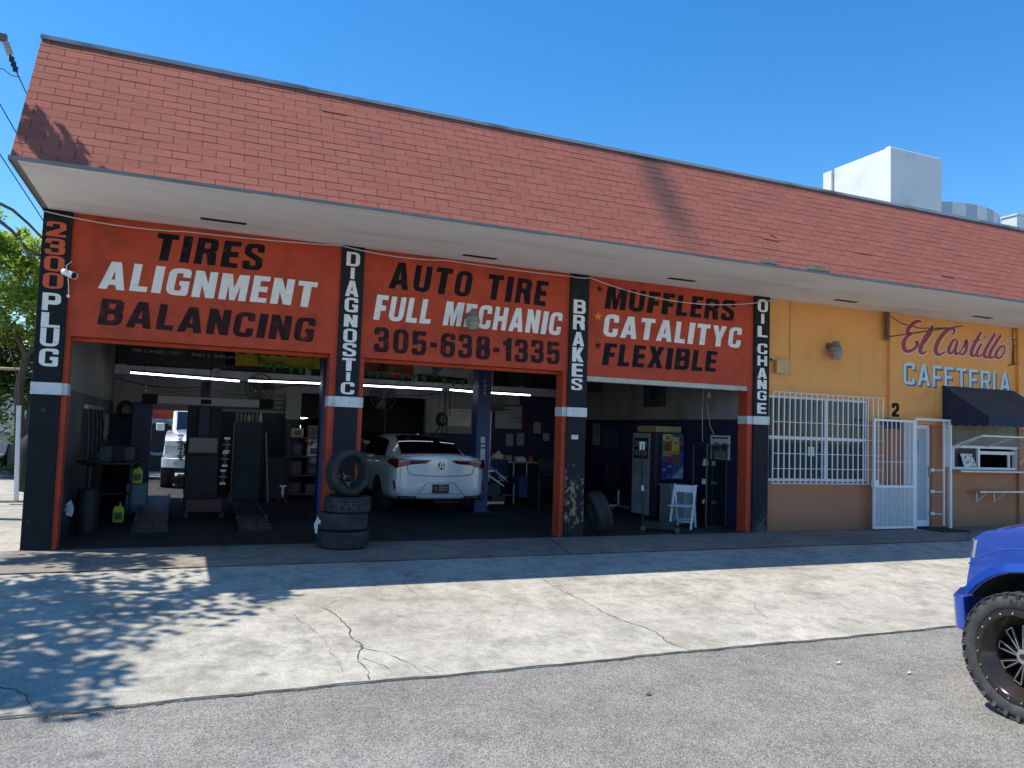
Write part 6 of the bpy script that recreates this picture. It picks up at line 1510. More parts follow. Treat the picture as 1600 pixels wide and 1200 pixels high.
def pickup(name, label, origin, fwd, paint, lights=True):
    """origin: ground point under the hub of the near front wheel; l runs from the near side to the far side"""
    O = Vector(origin); f = Vector(fwd).normalized(); n = Vector((f.y, -f.x, 0)); 
    def T(s, l, h): return O + f*s + n*l + V(0,0,h)
    W = 1.98
    root = thing(name, label, 'pickup truck', tuple(O + n*W/2 - f*1.8))
    AX = [f, n, V(0,0,1)]
    arc = lambda a0, a1, R, cs=-.05, ch=.44, k=14: [(cs+R*math.cos(math.radians(a0+(a1-a0)*i/k)), ch+R*math.sin(math.radians(a0+(a1-a0)*i/k))) for i in range(k+1)]
    side = [(.425,.745),(.415,.85),(.392,.97),(.380,1.06),(.372,1.12),(.345,1.165),(.27,1.212),(.10,1.252),(-.20,1.295),(-.70,1.33),(-1.12,1.345),(-1.12,.52),(-.62,.52)] + arc(172, 36, .53)
    for l0, l1 in ((.05,.40),(W-.40,W-.05)):
        q = MB(); q.prism(side, lambda u, v: T(u, l0, v), n*(l1-l0)); q.build('fender', paint, root, bevel=.03, seg=3)
    # flared lip round each front arch
    for l0, sgn in ((.05,1),(W-.05,-1)):
        q = MB(); P = arc(176, 36, .543); vs = []
        for (u, v), (u2, v2) in zip(P, arc(176, 36, .595)):
            vs += [T(u, l0-.022*sgn, v), T(u2, l0-.010*sgn, v2), T(u2, l0+.01*sgn, v2), T(u, l0+.03*sgn, v)]
        k_ = len(P); q.add(vs, [(4*i+a, 4*i+(a+1)%4, 4*i+4+(a+1)%4, 4*i+4+a) for i in range(k_-1) for a in range(4)]); q.build('arch_flare', paint, root, smooth=True)
        # raised swage line over the arch
        q = MB(); P = arc(165, 50, .70, -.05, .43, 18); q.tube([T(u, l0+.004*sgn, v) for u, v in P], .014, 6, .006); q.build('swage', paint, root, smooth=True)
    def hood(u, v):
        s = .36 - 1.50*u; l = .10 + (W-.2)*v; e = interp([(0,1.13),(.06,1.18),(.2,1.225),(.5,1.285),(1,1.345)], u)
        e += .085*(1-abs(2*v-1)**3.0)*min(1, .25+u*2.2); s += .30*(1-abs(2*v-1)**2.4)*(1-u)
        return T(s, l, e)
    q = MB(); q.grid(hood, 14, 18); q.build('hood', paint, root, smooth=True)
    q = MB(); q.prism([(.44,.43),(.54,.47),(.64,W/2),(.54,W-.47),(.44,W-.43)], lambda u, v: T(u, v, .735), V(0,0,.405)); q.build('front_panel', paint, root, bevel=.02)
    q = MB(); q.prism([(.555,.47),(.652,W/2),(.555,W-.47),(.45,W-.47),(.45,.47)], lambda u, v: T(u, v, .80), V(0,0,.29)); gr_ = q.build('grille', M['black_slot'], root)
    q = MB()
    for k in range(4): q.prism([(.565,.49),(.662,W/2),(.565,W-.49),(.54,W-.49),(.54,.49)], lambda u, v: T(u, v, .83+k*.065), V(0,0,.02))
    q.build('grille_bar', M['chrome'], gr_)
    for l0, l1 in ((.052,.43),(W-.052,W-.43)):
        q = MB(); loop = [(.345,l0-(.003 if l0 < 1 else -.003)),(.388,l0-(.002 if l0 < 1 else -.002)),(.43,l0+(l1-l0)*.12),(.575,l1),(.45,l1),(.34,l0+(l1-l0)*.3)]
        b0 = len(q.v); q.prism(loop, lambda u, v: T(u, v, 1.005), f*(-.025)+V(0,0,.14)); q.build('headlight', M['headlamp'], root, bevel=.012, seg=2)
    bp = [(.385,.0),(.445,.0),(.485,.025),(.66,.30),(.74,.6),(.76,W/2),(.74,W-.6),(.66,W-.30),(.485,W-.025),(.445,W),(.385,W),(.40,W-.12),(.50,W-.4),(.50,.4),(.40,.12)]
    q = MB(); q.prism(bp, lambda u, v: T(u, v, .50), f*.02+V(0,0,.235)); q.build('bumper', paint, root, bevel=.035, seg=3)
    if lights:
        for l in (.32, W-.32):
            q = MB(); q.cyl(T(.64,l,.62), T(.685,l,.62), .055, n=18); q.build('fog_lamp', M['lamp_clear'], root)
    # wheel wells, cab, bed
    q = MB(); q.prism(arc(178, 2, .60)+[(.40,.44),(-.55,.44)], lambda u, v: T(u, .10, v), n*.26); 
    q.box(0,0,0,0,0,0) if False else None
    well = MB(); P = arc(183, 34, .526); vs = []
    for u, v in P: vs += [T(u,.056,v), T(u,.42,v)]
    well.add(vs, [(2*i,2*i+1,2*i+3,2*i+2) for i in range(len(P)-1)]); well.prism([(.36,.50),(.36,1.1),(-.6,1.1),(-.6,.50)], lambda u, v: T(u,.42,v), n*.02); well.build('wheel_well', M['black_slot'], root)
    q = MB(); q.prism([(-1.125,.50),(-1.125,1.345),(-1.3,1.37),(-3.05,1.37),(-3.05,.50)], lambda u, v: T(u,.05,v), n*(W-.10)); q.build('cab', paint, root, bevel=.04, seg=3)
    q = MB(); q.prism([(-1.25,1.36),(-1.95,1.90),(-2.75,1.93),(-3.04,1.36)], lambda u, v: T(u,.16,v), n*(W-.32)); q.build('roof', paint, root, bevel=.06, seg=3)
    q = MB()
    q.prism([(-1.24,1.385),(-1.91,1.885),(-1.89,1.885),(-1.21,1.385)], lambda u, v: T(u,.27,v), n*(W-.54)); q.build('windscreen', M['car_glass'], root)
    for l, th in ((.150,.02),(W-.170,.02)):
        q = MB(); q.prism([(-1.45,1.42),(-2.0,1.84),(-2.7,1.86),(-2.9,1.42)], lambda u, v: T(u,l,v), n*th); q.build('side_window', M['car_glass'], root)
    SM = M['seam_dark']
    for l in (.047, W-.047):
        q = MB(); q.tube([T(-1.12,l,.54), T(-1.12,l,1.34)], .005, 5); q.tube([T(-1.16,l,.60), T(-2.90,l,.60), T(-2.96,l,1.0), T(-2.96,l,1.36)], .004, 5); q.tube([T(-2.10,l,.60), T(-2.10,l,1.36)], .004, 5); q.build('seam', SM, root)
        q = MB(); q.obox(T(-2.08,l,.47), *AX, .95, .05, .035); q.build('side_step', M['black_slot'], root)
    for l in (-.12, W+.12):
        q = MB(); q.obox(T(-1.35, l, 1.46), *AX, .06, .10, .10); q.build('mirror', paint, root, bevel=.03, seg=2)
    for l in (.035, W-.055):
        q = MB(); q.obox(T(-2.75, l+.01, 1.10), *AX, .10, .022, .02); q.build('door_handle', M['chrome'], root, bevel=.008)
    q = MB(); q.prism([(-3.08,.55),(-3.08,1.34),(-5.1,1.34),(-5.1,.62),(-4.75,.55)] + [(u-3.75, v) for u, v in arc(20,160,.55,0,.42)], lambda u, v: T(u,.05,v), n*(W-.10)); q.build('bed', paint, root, bevel=.03, seg=2)
    # wheels: deep black rims with a bolted lip and twin-edged spokes
    Mlip, Mspk = M['lip'], M['spoke']
    def big_wheel(s, near):
        ax = -n if near else n; c = T(s, .13 if near else W-.13, .42); w = .27; h = w/2; R, rr = .42, .302
        wh = MB(); wh.lathe(c, ax, [(rr,-h*.9),(rr+.02,-h*.98),(R*.86,-h),(R*.955,-h*.88),(R-.006,-h*.7),(R-.006,h*.7),(R*.955,h*.90),(R*.88,h*1.0),(rr+.045,h*1.02),(rr+.012,h*.96),(rr,h*.86)], 72, closed=True)
        tb = wh.build('tyre', M['rubber_dusty'] if not near else M['tyre_grey'], root, smooth=True, angle=50)
        u = V(0,0,1); v = ax.cross(u); q = MB()
        for k in range(56):
            a = 2*math.pi*k/56; d = u*math.cos(a)+v*math.sin(a); t_ = ax.cross(d)
            for sg in (-1, 1):
                q.obox(c + d*(R-.010) + ax*(sg*h*.80), d, t_, ax, .0034, .0195 + .002*(k % 2), h*.16)
                if k % 2 == 0: q.obox(c + d*(R*.925) + ax*(sg*h*.985), (d - ax*sg*-.25).normalized(), t_, ax, .020, .014, .0035)
            q.obox(c + d*(R-.006) + ax*(.022*(1 if k % 2 else -1)), d, (t_+ax*.5).normalized(), ax, .0065, .017, h*.30)
        q.build('tread', M['tyre_grey'], tb)
        q = MB()
        for k, chh in enumerate('R/T'):
            pass
        rim = MB(); rim.lathe(c, ax, [(rr-.001,h*.60),(rr+.006,h*.96),(rr-.004,h*1.0),(rr-.035,h*.98)], 64); rm = rim.build('rim', Mlip, root, smooth=True, angle=30)
        q = MB(); q.lathe(c, ax, [(rr-.034,h*.975),(rr-.042,h*.92),(.225,h*.36),(.208,h*.22),(.203,-.02),(.203,-.10),(0,-.10)], 64); q.build('barrel', M['barrel'], rm, smooth=True, angle=40)
        q = MB()
        for k in range(20):
            a = 2*math.pi*k/20+.1; d = u*math.cos(a)+v*math.sin(a); q.cyl(c + d*(rr-.018) + ax*h*.98, c + d*(rr-.018) + ax*(h*.98+.012), .0068, n=8)
        q.build('bolt', M['chrome'], rm)
        q = MB(); q2 = MB()
        for k in range(9):
            a0 = 2*math.pi*k/9
            for da in (-.13, .13):
                a = a0+da; d = u*math.cos(a)+v*math.sin(a); d0 = u*math.cos(a0+da*.55+.16)+v*math.sin(a0+da*.55+.16)
                q.bar(c + ax*.050 + d0*.050, c + ax*.030 + d*.200, .020, .03, up=ax)
                q2.bar(c + ax*.0665 + d0*.055, c + ax*.0465 + d*.198, .0045, .004, up=ax)
            d1, d2 = (u*math.cos(a0+s_)+v*math.sin(a0+s_) for s_ in (-.13,.13)); q2.bar(c + ax*.0465 + d1*.198, c + ax*.0465 + d2*.198, .0045, .004, up=ax)
        q.build('spokes', Mspk, rm); q2.build('milled_edges', M['steel'], rm)
        q = MB(); q.lathe(c, ax, [(.058,-.02),(.060,.055),(.050,.078),(.0,.080)], 24); cp = q.build('centre_cap', M['chrome'], rm, smooth=True, angle=30)
        q = MB(); q.flat([[(.030*math.cos(a), .020*math.sin(a)) for a in np.linspace(0,6.2832,17)[:-1]]], lambda uu, vv: c + ax*.0815 + v*(-uu) + u*vv); q.build('cap_badge', M['dark_metal'], cp, fix=False)
        return tb, c, ax
    r_ = big_wheel(0, True); big_wheel(0, False); big_wheel(-3.75, True); big_wheel(-3.75, False)
    tb, c, ax = r_
    u = V(0,0,1); v = ax.cross(u)
    if lights is False:
        for k, chh in enumerate('R/T'):
            a = .10 - k*.10; d = u*math.cos(a) + v*math.sin(a)*1; tt = ax.cross(d)
            small_text(chh, c + d*.338 + ax*.1400 + tt*.014, -tt, d, .034, M['black_slot'], tb)
    return root
M['headlamp'] = mat('headlamp lens', (.30,.30,.27), .08, var=.2, scale=9, coat=1.)
M['lip'] = mat('bronze tinted lip', (.055,.047,.042), .22, metal=.6, var=.1)
M['barrel'] = mat('gloss black barrel', (.05,.036,.03), .16, metal=.4, var=.1)
M['spoke'] = mat('gloss black spokes', (.012,.012,.013), .2, metal=.3)
M['tyre_grey'] = mat('road worn rubber', (.040,.041,.042), .85, var=.25, scale=7, dirt=(.10,.095,.085), dirt_at=(.5,.85), dirt_scale=8)
a_ = math.radians(-92)
pickup('blue_pickup', 'bright blue lifted pickup truck with a deep black wheel, nose reaching into view', (5.127,-7.546,-.15), (-math.cos(a_), -math.sin(a_), 0), M['blue_truck'], lights=False)
pickup('white_pickup', 'white pickup truck standing in the sun behind the open back doorway', (1.45, 9.9, .0), (0,-1,0), M['white_car'])

# ------------------------------------------------------------------ trees, street, far buildings
def m_leaf(name, a, b, tr=.35):
    mt, nt, bs = _nt(name); v = objco(nt)
    c = mix(nt, ramp(nt, noise(nt, v, 1.3, 5, .7), .3, .7), a, b)
    c = mix(nt, 1., c, mix(nt, noise(nt, v, 11, 2), (.65,.65,.65), (1.35,1.35,1.3)), 'MULTIPLY')
    nt.links.new(c, bs.inputs['Base Color']); bs.inputs['Roughness'].default_value = .55; bs.inputs['Specular IOR Level'].default_value = .3
    t = N(nt, 'BsdfTranslucent'); nt.links.new(c, t.inputs[0]); mx_ = N(nt, 'MixShader'); mx_.inputs[0].default_value = tr
    nt.links.new(bs.outputs[0], mx_.inputs[1]); nt.links.new(t.outputs[0], mx_.inputs[2]); nt.links.new(mx_.outputs[0], nt.nodes['Material Output'].inputs[0]); return mt
M['leaf_light'] = m_leaf('fresh leaves', (.26,.36,.05,1), (.46,.55,.11,1), .6)
M['leaf_dark'] = m_leaf('deep leaves', (.08,.15,.03,1), (.18,.27,.05,1), .5)
def leaves(mb, c, r, n, size, R, flat=.8):
    """clump of small leaf blades round c"""
    for _ in range(n):
        d = Vector((R.gauss(0,1), R.gauss(0,1), R.gauss(0,1))); d.normalize(); d *= r*(R.random()**.45); d.z *= flat
        p = Vector(c) + d; a = Vector((R.gauss(0,1), R.gauss(0,1), R.gauss(0,.5))).normalized(); b = a.cross(Vector((R.gauss(0,.4), R.gauss(0,.4), 1))).normalized()
        L = size*R.uniform(.7,1.5); w = L*.28
        mb.add([p - a*L*.5, p + b*w, p + a*L*.5, p - b*w], [(0,1,2,3)])
def tree(name, label, base, trunk, limbs, clumps, size, leafm, seed, group=None):
    R = random.Random(seed); t = thing(name, label, 'tree', tuple(base), group)
    q = MB(); q.tube(trunk, trunk_r := .0 or .16, 9, .09); q.build('trunk', M['bark'], t, smooth=True)
    q = MB()
    for P, r0, r1 in limbs: q.tube(P, r0, 7, r1)
    q.build('limbs', M['bark'], t, smooth=True)
    q = MB()
    for c, r, n in clumps: leaves(q, c, r, n, size, R)
    q.build('crown', leafm, t, fix=False); return t
# street trees seen past the corner pillar
def crown_clumps(c, rx, ry, rz, k, r, n, seed):
    R = random.Random(seed); out = []
    for _ in range(k):
        d = Vector((R.gauss(0,1), R.gauss(0,1), R.gauss(0,1))).normalized() * (R.random()**.4)
        out.append(((c[0]+d.x*rx, c[1]+d.y*ry, c[2]+d.z*rz), r*R.uniform(.6,1.25), int(n*R.uniform(.6,1.3)))); 
    return out
Y1 = 13.8
b1 = at(22,735,1,Y1); b1.z = 0
tree('street_tree', 'sunlit pale green tree with bare forked limbs, beyond the corner pillar', b1,
     [b1, b1+V(.05,.1,1.2), b1+V(-.05,.1,2.4), b1+V(.1,0,3.4)],
     [([at(0,318,1,Y1-1.5), at(20,328,1,Y1-1.5), at(45,350,1,Y1-1.4), at(66,372,1,Y1-1.2)], .045, .03), ([at(-20,330,1,Y1-1), at(18,360,1,Y1-1), at(42,388,1,Y1-1), at(66,400,1,Y1-.8)], .05, .03), ([at(28,365,1,Y1-1), at(40,390,1,Y1-1.1), at(52,408,1,Y1-1.1)], .035, .02),
      ([b1+V(.1,0,3.3), b1+V(-.5,0,4.4), b1+V(-1.2,.2,5.4)], .07, .03), ([b1+V(.1,0,3.3), b1+V(.8,.2,4.2), b1+V(1.5,.3,4.9)], .06, .03)],
     crown_clumps(at(5,470,1,Y1+.5), 2.3, 1.6, 1.35, 70, .50, 150, 3) + crown_clumps(at(12,385,1,Y1), 1.7, 1.2, 1.0, 44, .36, 95, 9) + crown_clumps(at(40,450,1,Y1), .9, .8, 1.6, 26, .34, 90, 19), .13, M['leaf_light'], 11)
b2 = at(40,735,1,14.9); b2.z = 0
tree('shade_tree', 'darker tree with a dense low crown behind the pale green one', b2,
     [b2, b2+V(0,.1,1.5), b2+V(.1,.1,3.0)], [([b2+V(.1,.1,2.9), b2+V(.6,.2,3.8)], .06, .03), ([b2+V(.1,.1,2.9), b2+V(-.8,.2,3.9)], .06, .03)],
     crown_clumps(b2+V(-.4,.6,3.2), 2.4, 1.4, 1.5, 75, .55, 150, 5), .16, M['leaf_dark'], 12)
# tree by the roadside whose boughs reach over the corner: it stands left of the picture and throws the dappled shade
b3 = V(-5.2,-2.4,-.03)
tree('roadside_tree', 'roadside tree just outside the picture whose boughs shade the corner of the apron', b3,
     [b3, b3+V(.1,.0,1.6), b3+V(.2,.1,3.4), b3+V(.5,.1,5.0)], [([b3+V(.3,.1,3.6), b3+V(1.2,.0,5.2), b3+V(2.0,.3,6.4)], .08, .03), ([b3+V(.3,.1,3.4), b3+V(-.9,-.8,5.4)], .08, .03)],
     crown_clumps(b3+V(.25,-.1,6.2), 2.25, 2.35, 1.5, 58, .55, 80, 21) + crown_clumps(b3+V(2.05,.75,6.9), .75, .6, .75, 13, .22, 26, 4) + crown_clumps(b3+V(1.2,2.7,6.7), 1.2, .55, .5, 24, .34, 48, 6) + crown_clumps(b3+V(.6,-1.7,6.3), 1.0, .7, .6, 7, .36, 34, 8), .14, M['leaf_dark'], 13)
# low shrub and black thing by the trunk
q = MB(); R = random.Random(5); c = at(10,725,1,12.9); 
for k in range(5): leaves(q, (c.x-.5+.25*k, 12.9, .22), .24, 60, .10, R)
tag(q.build('shrub', M['leaf_dark'], fix=False), 'small dark shrub at the foot of the street trees', 'shrub')
q = MB(); a = at(40,745,1,8.0); q.lathe((a.x+.05, 8.0, .05), (0,0,1), [(0,0),(.16,0),(.22,.2),(.20,.5),(.24,.8),(.17,1.1),(.06,1.2),(0,1.2)], 14)
tag(q.build('rubbish_sack', M['black_slot'], smooth=True), 'tall black sack standing against the side of the building', 'sack')
# leaning white post, horizontal pipe and rope
pb = at(25,784,2,.05); pt = at(30,634,1,pb.y+.05)
t = thing('white_post', 'leaning white steel post on the side yard slab', 'post', tuple(pb))
q = MB(); q.bar(pb, pt, .075, .05, up=(0,1,0)); q.build('post', M['white_metal'], t, bevel=.006)
q = MB(); q.box(pb.x-.12, pb.x+.12, pb.y-.08, pb.y+.08, .051, .062); q.build('foot', M['rusty'], t)
e = at(31,577,1,pb.y+.1); q = MB(); q.cyl((e.x-2.6, e.y, e.z-.02), e, .028, n=10); q.cyl((e.x-2.5,e.y,.05), (e.x-2.5,e.y,e.z), .03, n=10)
tag(q.build('barrier_pipe', M['tan']), 'tan horizontal barrier pipe ending just above the white post', 'barrier')
q = MB(); q.tube([at(-15,430,1,pb.y), at(8,520,1,pb.y), at(22,570,1,pb.y), at(29,600,1,pb.y), at(29,635,1,pb.y)], .008, 5); tag(q.build('guy_wire', M['rusty']), 'slack wire running down to the top of the white post', 'wire')
# utility pole with crossarm, insulators and lines
yp = 4.0; tip = at(11,60,1,yp); 
t = thing('utility_pole', 'timber utility pole whose crossarm end and insulators show at the top corner', 'utility pole', (tip.x-1.25, yp, 0))
q = MB(); q.cyl((tip.x-1.25, yp, 0), (tip.x-1.25, yp, tip.z+.8), .15, .11, 14); q.build('pole', M['bark'], t, smooth=True)
q = MB(); q.box(tip.x-2.5, tip.x, yp-.05, yp+.05, tip.z-.055, tip.z+.055); q.build('crossarm', mat('weathered timber', (.16,.12,.10), .85, var=.25), t)
i0, i1 = at(9,66,1,yp), at(16,86,1,yp); q = MB()
for k in range(4):
    p = i0.lerp(i1, (k+.5)/4); dd = (i1-i0).normalized(); q.lathe(p, dd, [(0,-.03),(.05,-.025),(.06,0),(.045,.02),(.02,.032),(0,.032)], 14)
q.build('insulator', mat('grey porcelain', (.42,.38,.36), .3), t, smooth=True)
q = MB(); i2 = at(24,108,1,yp); q.tube([i1, i1.lerp(i2,.5), i2], .02, 6); 
for k in (.3,.65,1.0): q.obox(i1.lerp(i2,k), (1,0,0), (0,1,0), (0,0,1), .035, .03, .04)
q.build('clamp', M['dark_metal'], t)
def line(label, P, r=.012):
    q = MB(); q.tube(P, r, 5); tag(q.build('overhead_line', M['black_slot']), label, 'wire', 'overhead lines at the corner')
line('overhead line running down from the insulators behind the roof', [i2, at(46,156,1,yp+6), at(70,205,1,yp+14)])
line('thin jumper line hooked to the insulator string', [at(-30,100,1,yp), at(5,108,1,yp), at(18,118,1,yp), at(29,120,1,yp)], .008)
line('overhead line crossing the sky at mid height left of the roof', [at(-20,125,1,6), at(0,163,1,6.5), at(27,210,1,7), at(60,268,1,8)], .011)
line('lowest overhead line crossing the sky down to the pillar top', [at(-20,208,1,6), at(0,241,1,6.5), at(55,325,1,7), at(90,380,1,8)], .011)
# far white tower and round parapet over the roof ridge
M['stucco'] = mat('white stucco', (.66,.67,.66), .8, var=.05, scale=.6, dirt=(.50,.50,.48), dirt_at=(.55,.8), dirt_scale=.5, bmp=.1)
yt = 12.0; c0 = at(1392,229,1,yt); c1_ = at(1472,246,1,yt); bk = at(1303,268,0,c0.x)
t = thing('white_tower', 'blank white rooftop tower rising behind the shingle roof', 'tower', (c0.x, yt, 0))
q = MB(); q.box(c0.x, c1_.x, yt, bk.y, 0, c0.z); q.build('wall', M['stucco'], t, bevel=.03, seg=1)
q = MB(); q.box(c0.x+.03, c0.x+.22, yt+.05, yt+.3, c0.z+.0, c0.z+.06); q.box(c0.x-.02, c1_.x+.02, yt-.02, bk.y+.02, 9.0, 9.06); q.build('coping', M['stucco'], t)
e = at(1289,270,1,bk.y+.4); e2 = at(1300,270,1,bk.y+.4)
q = MB(); q.box(e.x, e2.x, bk.y+.02, bk.y+.5, 0, e.z); q.build('end_pier', M['stucco'], t)
t = thing('round_parapet', 'curved pale parapet wall with grey panels right of the white tower', 'building', (31.5,14,0))
yq = 13.0; a, b, c = at(1462,316,1,yq), at(1530,321,1,yq), at(1600,354,1,yq); zt = b.z
xl, xr = a.x-2.2, a.x+7.6; cx = (xl+xr)/2; rad = (xr-xl)/2; k = 0; N_ = 22
for i in range(N_):
    th0 = math.pi + math.pi*i/N_; th1 = math.pi + math.pi*(i+1)/N_
    q = MB(); q.prism([(cx+rad*math.cos(th0), yq+rad+rad*math.sin(th0)*1.0), (cx+rad*math.cos(th1), yq+rad+rad*math.sin(th1)), (cx+(rad-.15)*math.cos(th1), yq+rad+(rad-.15)*math.sin(th1)), (cx+(rad-.15)*math.cos(th0), yq+rad+(rad-.15)*math.sin(th0))], lambda u, v: V(u, v, 0), V(0,0,zt))
    q.build('wall_panel', M['stucco'] if i % 2 else mat('parapet grey', (.40,.44,.50), .7), t)
p = at(1589,336,1,yt-1); p2 = at(1604,336,1,yt-1)
t = thing('chimney_stack', 'white square stack at the far end of the roof', 'chimney', (p.x, yt-1, 0)); q = MB(); q.box(p.x, p.x+.7, yt-1, yt-.3, 0, p.z); q.build('shaft', M['stucco'], t, bevel=.02); q = MB(); q.box(p.x-.04, p.x+.74, yt-1.04, yt-.26, p.z+.001, p.z+.07); q.build('cap', M['stucco'], t)
# neighbour behind the back doorway
t = thing('neighbour_building', 'low orange and black building seen through the open back doorway', 'building', (-1.5,16.2,0))
z_ = at(255,655,1,16.0).z
q = MB(); q.box(-2.5, 2, 16.0, 16.4, z_, 4.2); q.build('upper_wall', M['orange'], t)
q = MB(); q.box(-2.5, 2, 15.99, 16.4, 0, z_-.14); q.build('lower_wall', M['shop_dark'], t)
q = MB(); q.box(-2.5, 2, 15.97, 16.4, z_-.139, z_-.001); q.build('band', M['band'], t)
q = MB(); a = at(247,683,1,15.9); q.tube([a + V(.55*math.cos(k), 0, .55*math.sin(k)) for k in np.linspace(0,6.2832,25)], .06, 6); q.build('painted_wheel', M['steel'], t)
# hedge and far facade closing the view down the side street
q = MB(); R = random.Random(8)
for k in range(26): leaves(q, (-16+k*.55, 19.5+R.uniform(-.5,.5), 1.0+R.uniform(-.5,.9)), .75, 90, .2, R)
tag(q.build('hedge', M['leaf_dark'], fix=False), 'tall dark hedge across the side street behind the trees', 'hedge')
t = thing('pale_house', 'pale low house half hidden behind the hedge', 'house', (-10,23,0))
q = MB(); q.box(-18,-3.5,22,28,0,3.0); q.build('wall', M['stucco'], t); q = MB(); q.prism([(21.5,3.0),(25,4.4),(28.5,3.0)], lambda u, v: V(-18.4,u,v), (15.2,0,0)); q.build('roof', M['shop_grey'], t)
# a few fallen leaves on the asphalt
for k, (px, py, l, cc) in enumerate(((1310,1037,'dry yellow leaf on the asphalt in front of the cafeteria',(.55,.42,.16)), (1420,1053,'dry yellow leaf on the asphalt nearest the blue pickup',(.58,.44,.18)), (1013,1086,'dark curled leaf lying alone on the asphalt',(.05,.035,.025)))):
    p = at(px, py, 2, -.148); q = MB(); s = .030
    q.add([p+V(-s,0,.004), p+V(0,-s*.5,.012), p+V(s*1.1,.01,.02), p+V(.01,s*.55,.010), p+V(0,0,.002)], [(0,1,4),(1,2,4),(2,3,4),(3,0,4)])
    tag(q.build('fallen_leaf', mat('dry leaf', cc, .8, var=.2), fix=False), l, 'leaf')

# ------------------------------------------------------------------ more of the clutter a working shop gathers
def coil(label, px, py, y, R, mm, n=4):
    c = at(px, py, 1, y); t = thing('hose_coil', label, 'hose', tuple(c), 'hose coils on the shop walls')
    q = MB()
    for k in range(n):
        r_ = R*(1-.10*k); q.tube([c + V(r_*math.cos(a)+.01*k, -.02*k, r_*1.25*math.sin(a)) for a in np.linspace(0,6.2832,23)], .014, 5)
    q.tube([c + V(R*.9,0,-R*.6), c + V(R*1.1,-.02,-R*2.0), c + V(R*.7,-.02,-R*3.2)], .014, 5); q.build('hose', mm, t)
    q = MB(); q.cyl(c + V(0,.0,R*1.2), c + V(0,.09,R*1.2), .025, n=10); q.build('hook', M['steel'], t)
coil('black air hose coiled on the white wall left of the CUSTOMERS notice', 690, 655, BW-.07, .13, M['rubber'])
coil('dark hose coiled above the dado near the open back doorway', 196, 640, BW-.07, .15, M['rubber'])
coil('red hose coiled on the navy wall of the second bay', 822, 655, BW-.07, .12, mat('red hose', (.10,.012,.01), .5))
q = MB(); a = at(697,606,1,6.3); b = at(690,676,1,6.3); q.tube([a, a.lerp(b,.5)+V(.02,0,0), b, b+V(-.07,0,-.10), b+V(-.14,0,.02), b+V(-.05,0,.12)], .014, 6); a = at(702,606,1,6.3); b = at(703,650,1,6.3); q.tube([a, b], .012, 5)
tag(q.build('hanging_hose', M['rubber']), 'black air line hanging in a loop right of the caged fan', 'hose')
q = MB(); a = at(330,585,1,4.9); q.tube([a+V(0,0,.6), a, at(322,612,1,4.85)], .010, 5); q.tube(sag(at(180,590,1,6.5), at(330,602,1,6.5), .12), .010, 5); tag(q.build('loose_cable', M['rubber']), 'loose black cable drooping from the beam to the camera boom', 'cable')
q = MB(); q.tube(sag(at(430,607,1,6.6), at(495,604,1,6.6), -.06), .010, 5); q.tube(sag(at(575,612,1,6.6), at(690,614,1,6.6), .08), .009, 5); tag(q.build('electric_lead', M['rubber']), 'thin black lead strung along the beam behind the fans', 'cable')
# wall tools by the bench
t = thing('tool_board', 'board of hanging hand tools above the work bench on the left wall', 'tool board', (-1.44,5.0,1.2))
q = MB(); q.box(-1.449,-1.43,4.65,5.85,1.05,1.78); q.build('board', M['shop_dark'], t)
R7 = random.Random(31)
for k in range(11):
    y = 4.72 + k*.10; L = R7.uniform(.18,.5); q = MB(); q.bar((-1.41,y,1.72), (-1.41,y+R7.uniform(-.02,.02),1.72-L), .022, .02); q.cyl((-1.425,y,1.70-L),(-1.395,y,1.70-L),R7.uniform(.02,.04),n=10); q.build('hand_tool', M['steel'] if k % 3 == 0 else M['shop_grey'], t)
# stacked old tyres, jack stands, cans and small boxes
for k, (x, y, z, l) in enumerate(((-1.12,6.3,.12,'old tyre at the bottom of the pile in the back left corner'), (-1.10,6.3,.335,'old tyre second from the floor in the back left corner pile'), (-1.14,6.28,.55,'old tyre third from the floor in the back left corner pile'), (-1.11,6.31,.765,'old tyre topmost in the back left corner pile'))):
    used_tyre(l, (x,y,z), (0,0,1), .32, .205, .20, M['rubber'], 'pile of tyres in the back corner')
def jack_stand(label, x, y):
    t = thing('jack_stand', label, 'jack stand', (x,y,0), 'jack stands on the shop floor'); q = MB()
    for sx in (-1,1):
        for sy in (-1,1): q.bar((x+.11*sx,y+.11*sy,.01), (x+.03*sx,y+.03*sy,.30), .03)
    q.build('legs', mat('stand red', (.14,.02,.015), .5), t); q = MB(); q.box(x-.02,x+.02,y-.02,y+.02,.25,.44); q.box(x-.06,x+.06,y-.03,y+.03,.44,.47); q.build('ratchet_post', M['steel'], t)
jack_stand('red jack stand in the dark left of the blue lift column', 1.75, 4.4); jack_stand('red jack stand in front of the steel work table', 7.7, 5.6)
names = [('white spray can', M['paper'], 7.0, .05, .22), ('brown paper carton', M['tan'], 7.22, .16, .14), ('crumpled pale cloth heap', M['paper'], 7.55, .26, .12), ('orange tin', mat('orange tin', (.35,.07,.01), .4), 7.84, .09, .13), ('dark tool case', M['shop_dark'], 8.08, .17, .10)]
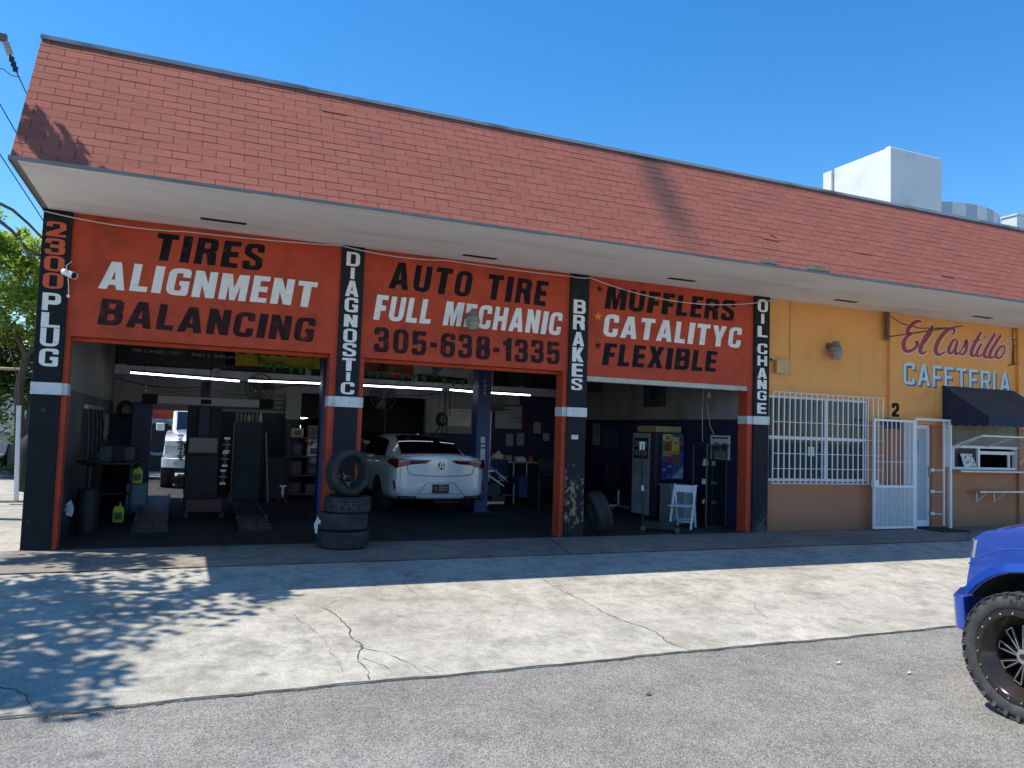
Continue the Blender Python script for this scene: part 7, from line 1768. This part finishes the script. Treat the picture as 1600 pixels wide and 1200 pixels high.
for nm, mm, x, w, h in names:
    q = MB()
    if w < .12: q.lathe((x,6.4,.921), (0,0,1), [(0,0),(w,0),(w,h*.82),(w*.6,h*.9),(w*.6,h),(0,h)], 14)
    else:
        pts = [(-w,0),(w,0),(w*.9,h*.5),(w*.5,h),(-w*.2,h*.8),(-w*.8,h*.95)] if 'cloth' in nm else [(-w,0),(w,0),(w,h),(-w,h)]
        q.prism(pts, lambda u, v: V(x+u*.5, 6.3, .921+v), (0,.22,0))
    tag(q.build(nm.replace(' ','_').replace('white_','').replace('brown_','').replace('crumpled_pale_','').replace('orange_','').replace('dark_',''), mm, smooth=w < .12, bevel=0 if w < .12 else .008), nm + ' on the steel work table', nm.split()[-1])
for k, (x, z, w, h, l, mm) in enumerate(((5.72,1.02,.14,.10,'grey case on the top of the blue dado ledge behind the sedan', M['shop_grey']), (6.45,1.002,.10,.16,'black can on the dark blue cabinet', M['shop_dark']), (6.72,1.002,.12,.10,'pale box on the dark blue cabinet', M['paper']))):
    y = 5.8 if k else 6.6
    if k == 0:
        t = thing('tool_cart', 'grey tool cart hidden behind the white sedan', 'cart', (5.75,6.6,0)); q = MB(); q.box(5.45,6.05,6.4,6.8,.12,1.0); q.build('body', M['shop_grey'], t, bevel=.01)
        for sx in (5.5,6.0): q = MB(); q.cyl((sx-.02,6.5,.06),(sx+.02,6.5,.06),.06,n=14); q.build('caster', M['rubber'], t)
        q = MB(); q.tube([(6.06,6.42,.9),(6.13,6.42,.95),(6.13,6.78,.95),(6.06,6.78,.9)], .012, 6); q.build('handle', M['steel'], t); l = 'grey case on the grey tool cart'
    t = thing('small_case', l, 'case', (x,y,z)); q = MB(); q.box(x-w,x+w,y-.08,y+.08,z,z+h); q.build('body', mm, t, bevel=.01); q = MB(); q.box(x-.03,x+.03,y-.09,y-.081,z+h*.5,z+h*.8); q.build('latch', M['steel'], t)
# oil stains soaked into the walk and apron are in the concrete; wheel chock and broom by the pillars
t = thing('push_broom', 'push broom leaning in the dark beside the rust-red beam', 'broom', (1.55,5.2,0))
q = MB(); q.tube([(1.55,5.0,.06),(1.48,5.38,1.45)], .014, 8); q.build('handle', M['tan'], t); q = MB(); q.box(1.35,1.75,4.95,5.03,.006,.09); q.build('head', M['shop_dark'], t)
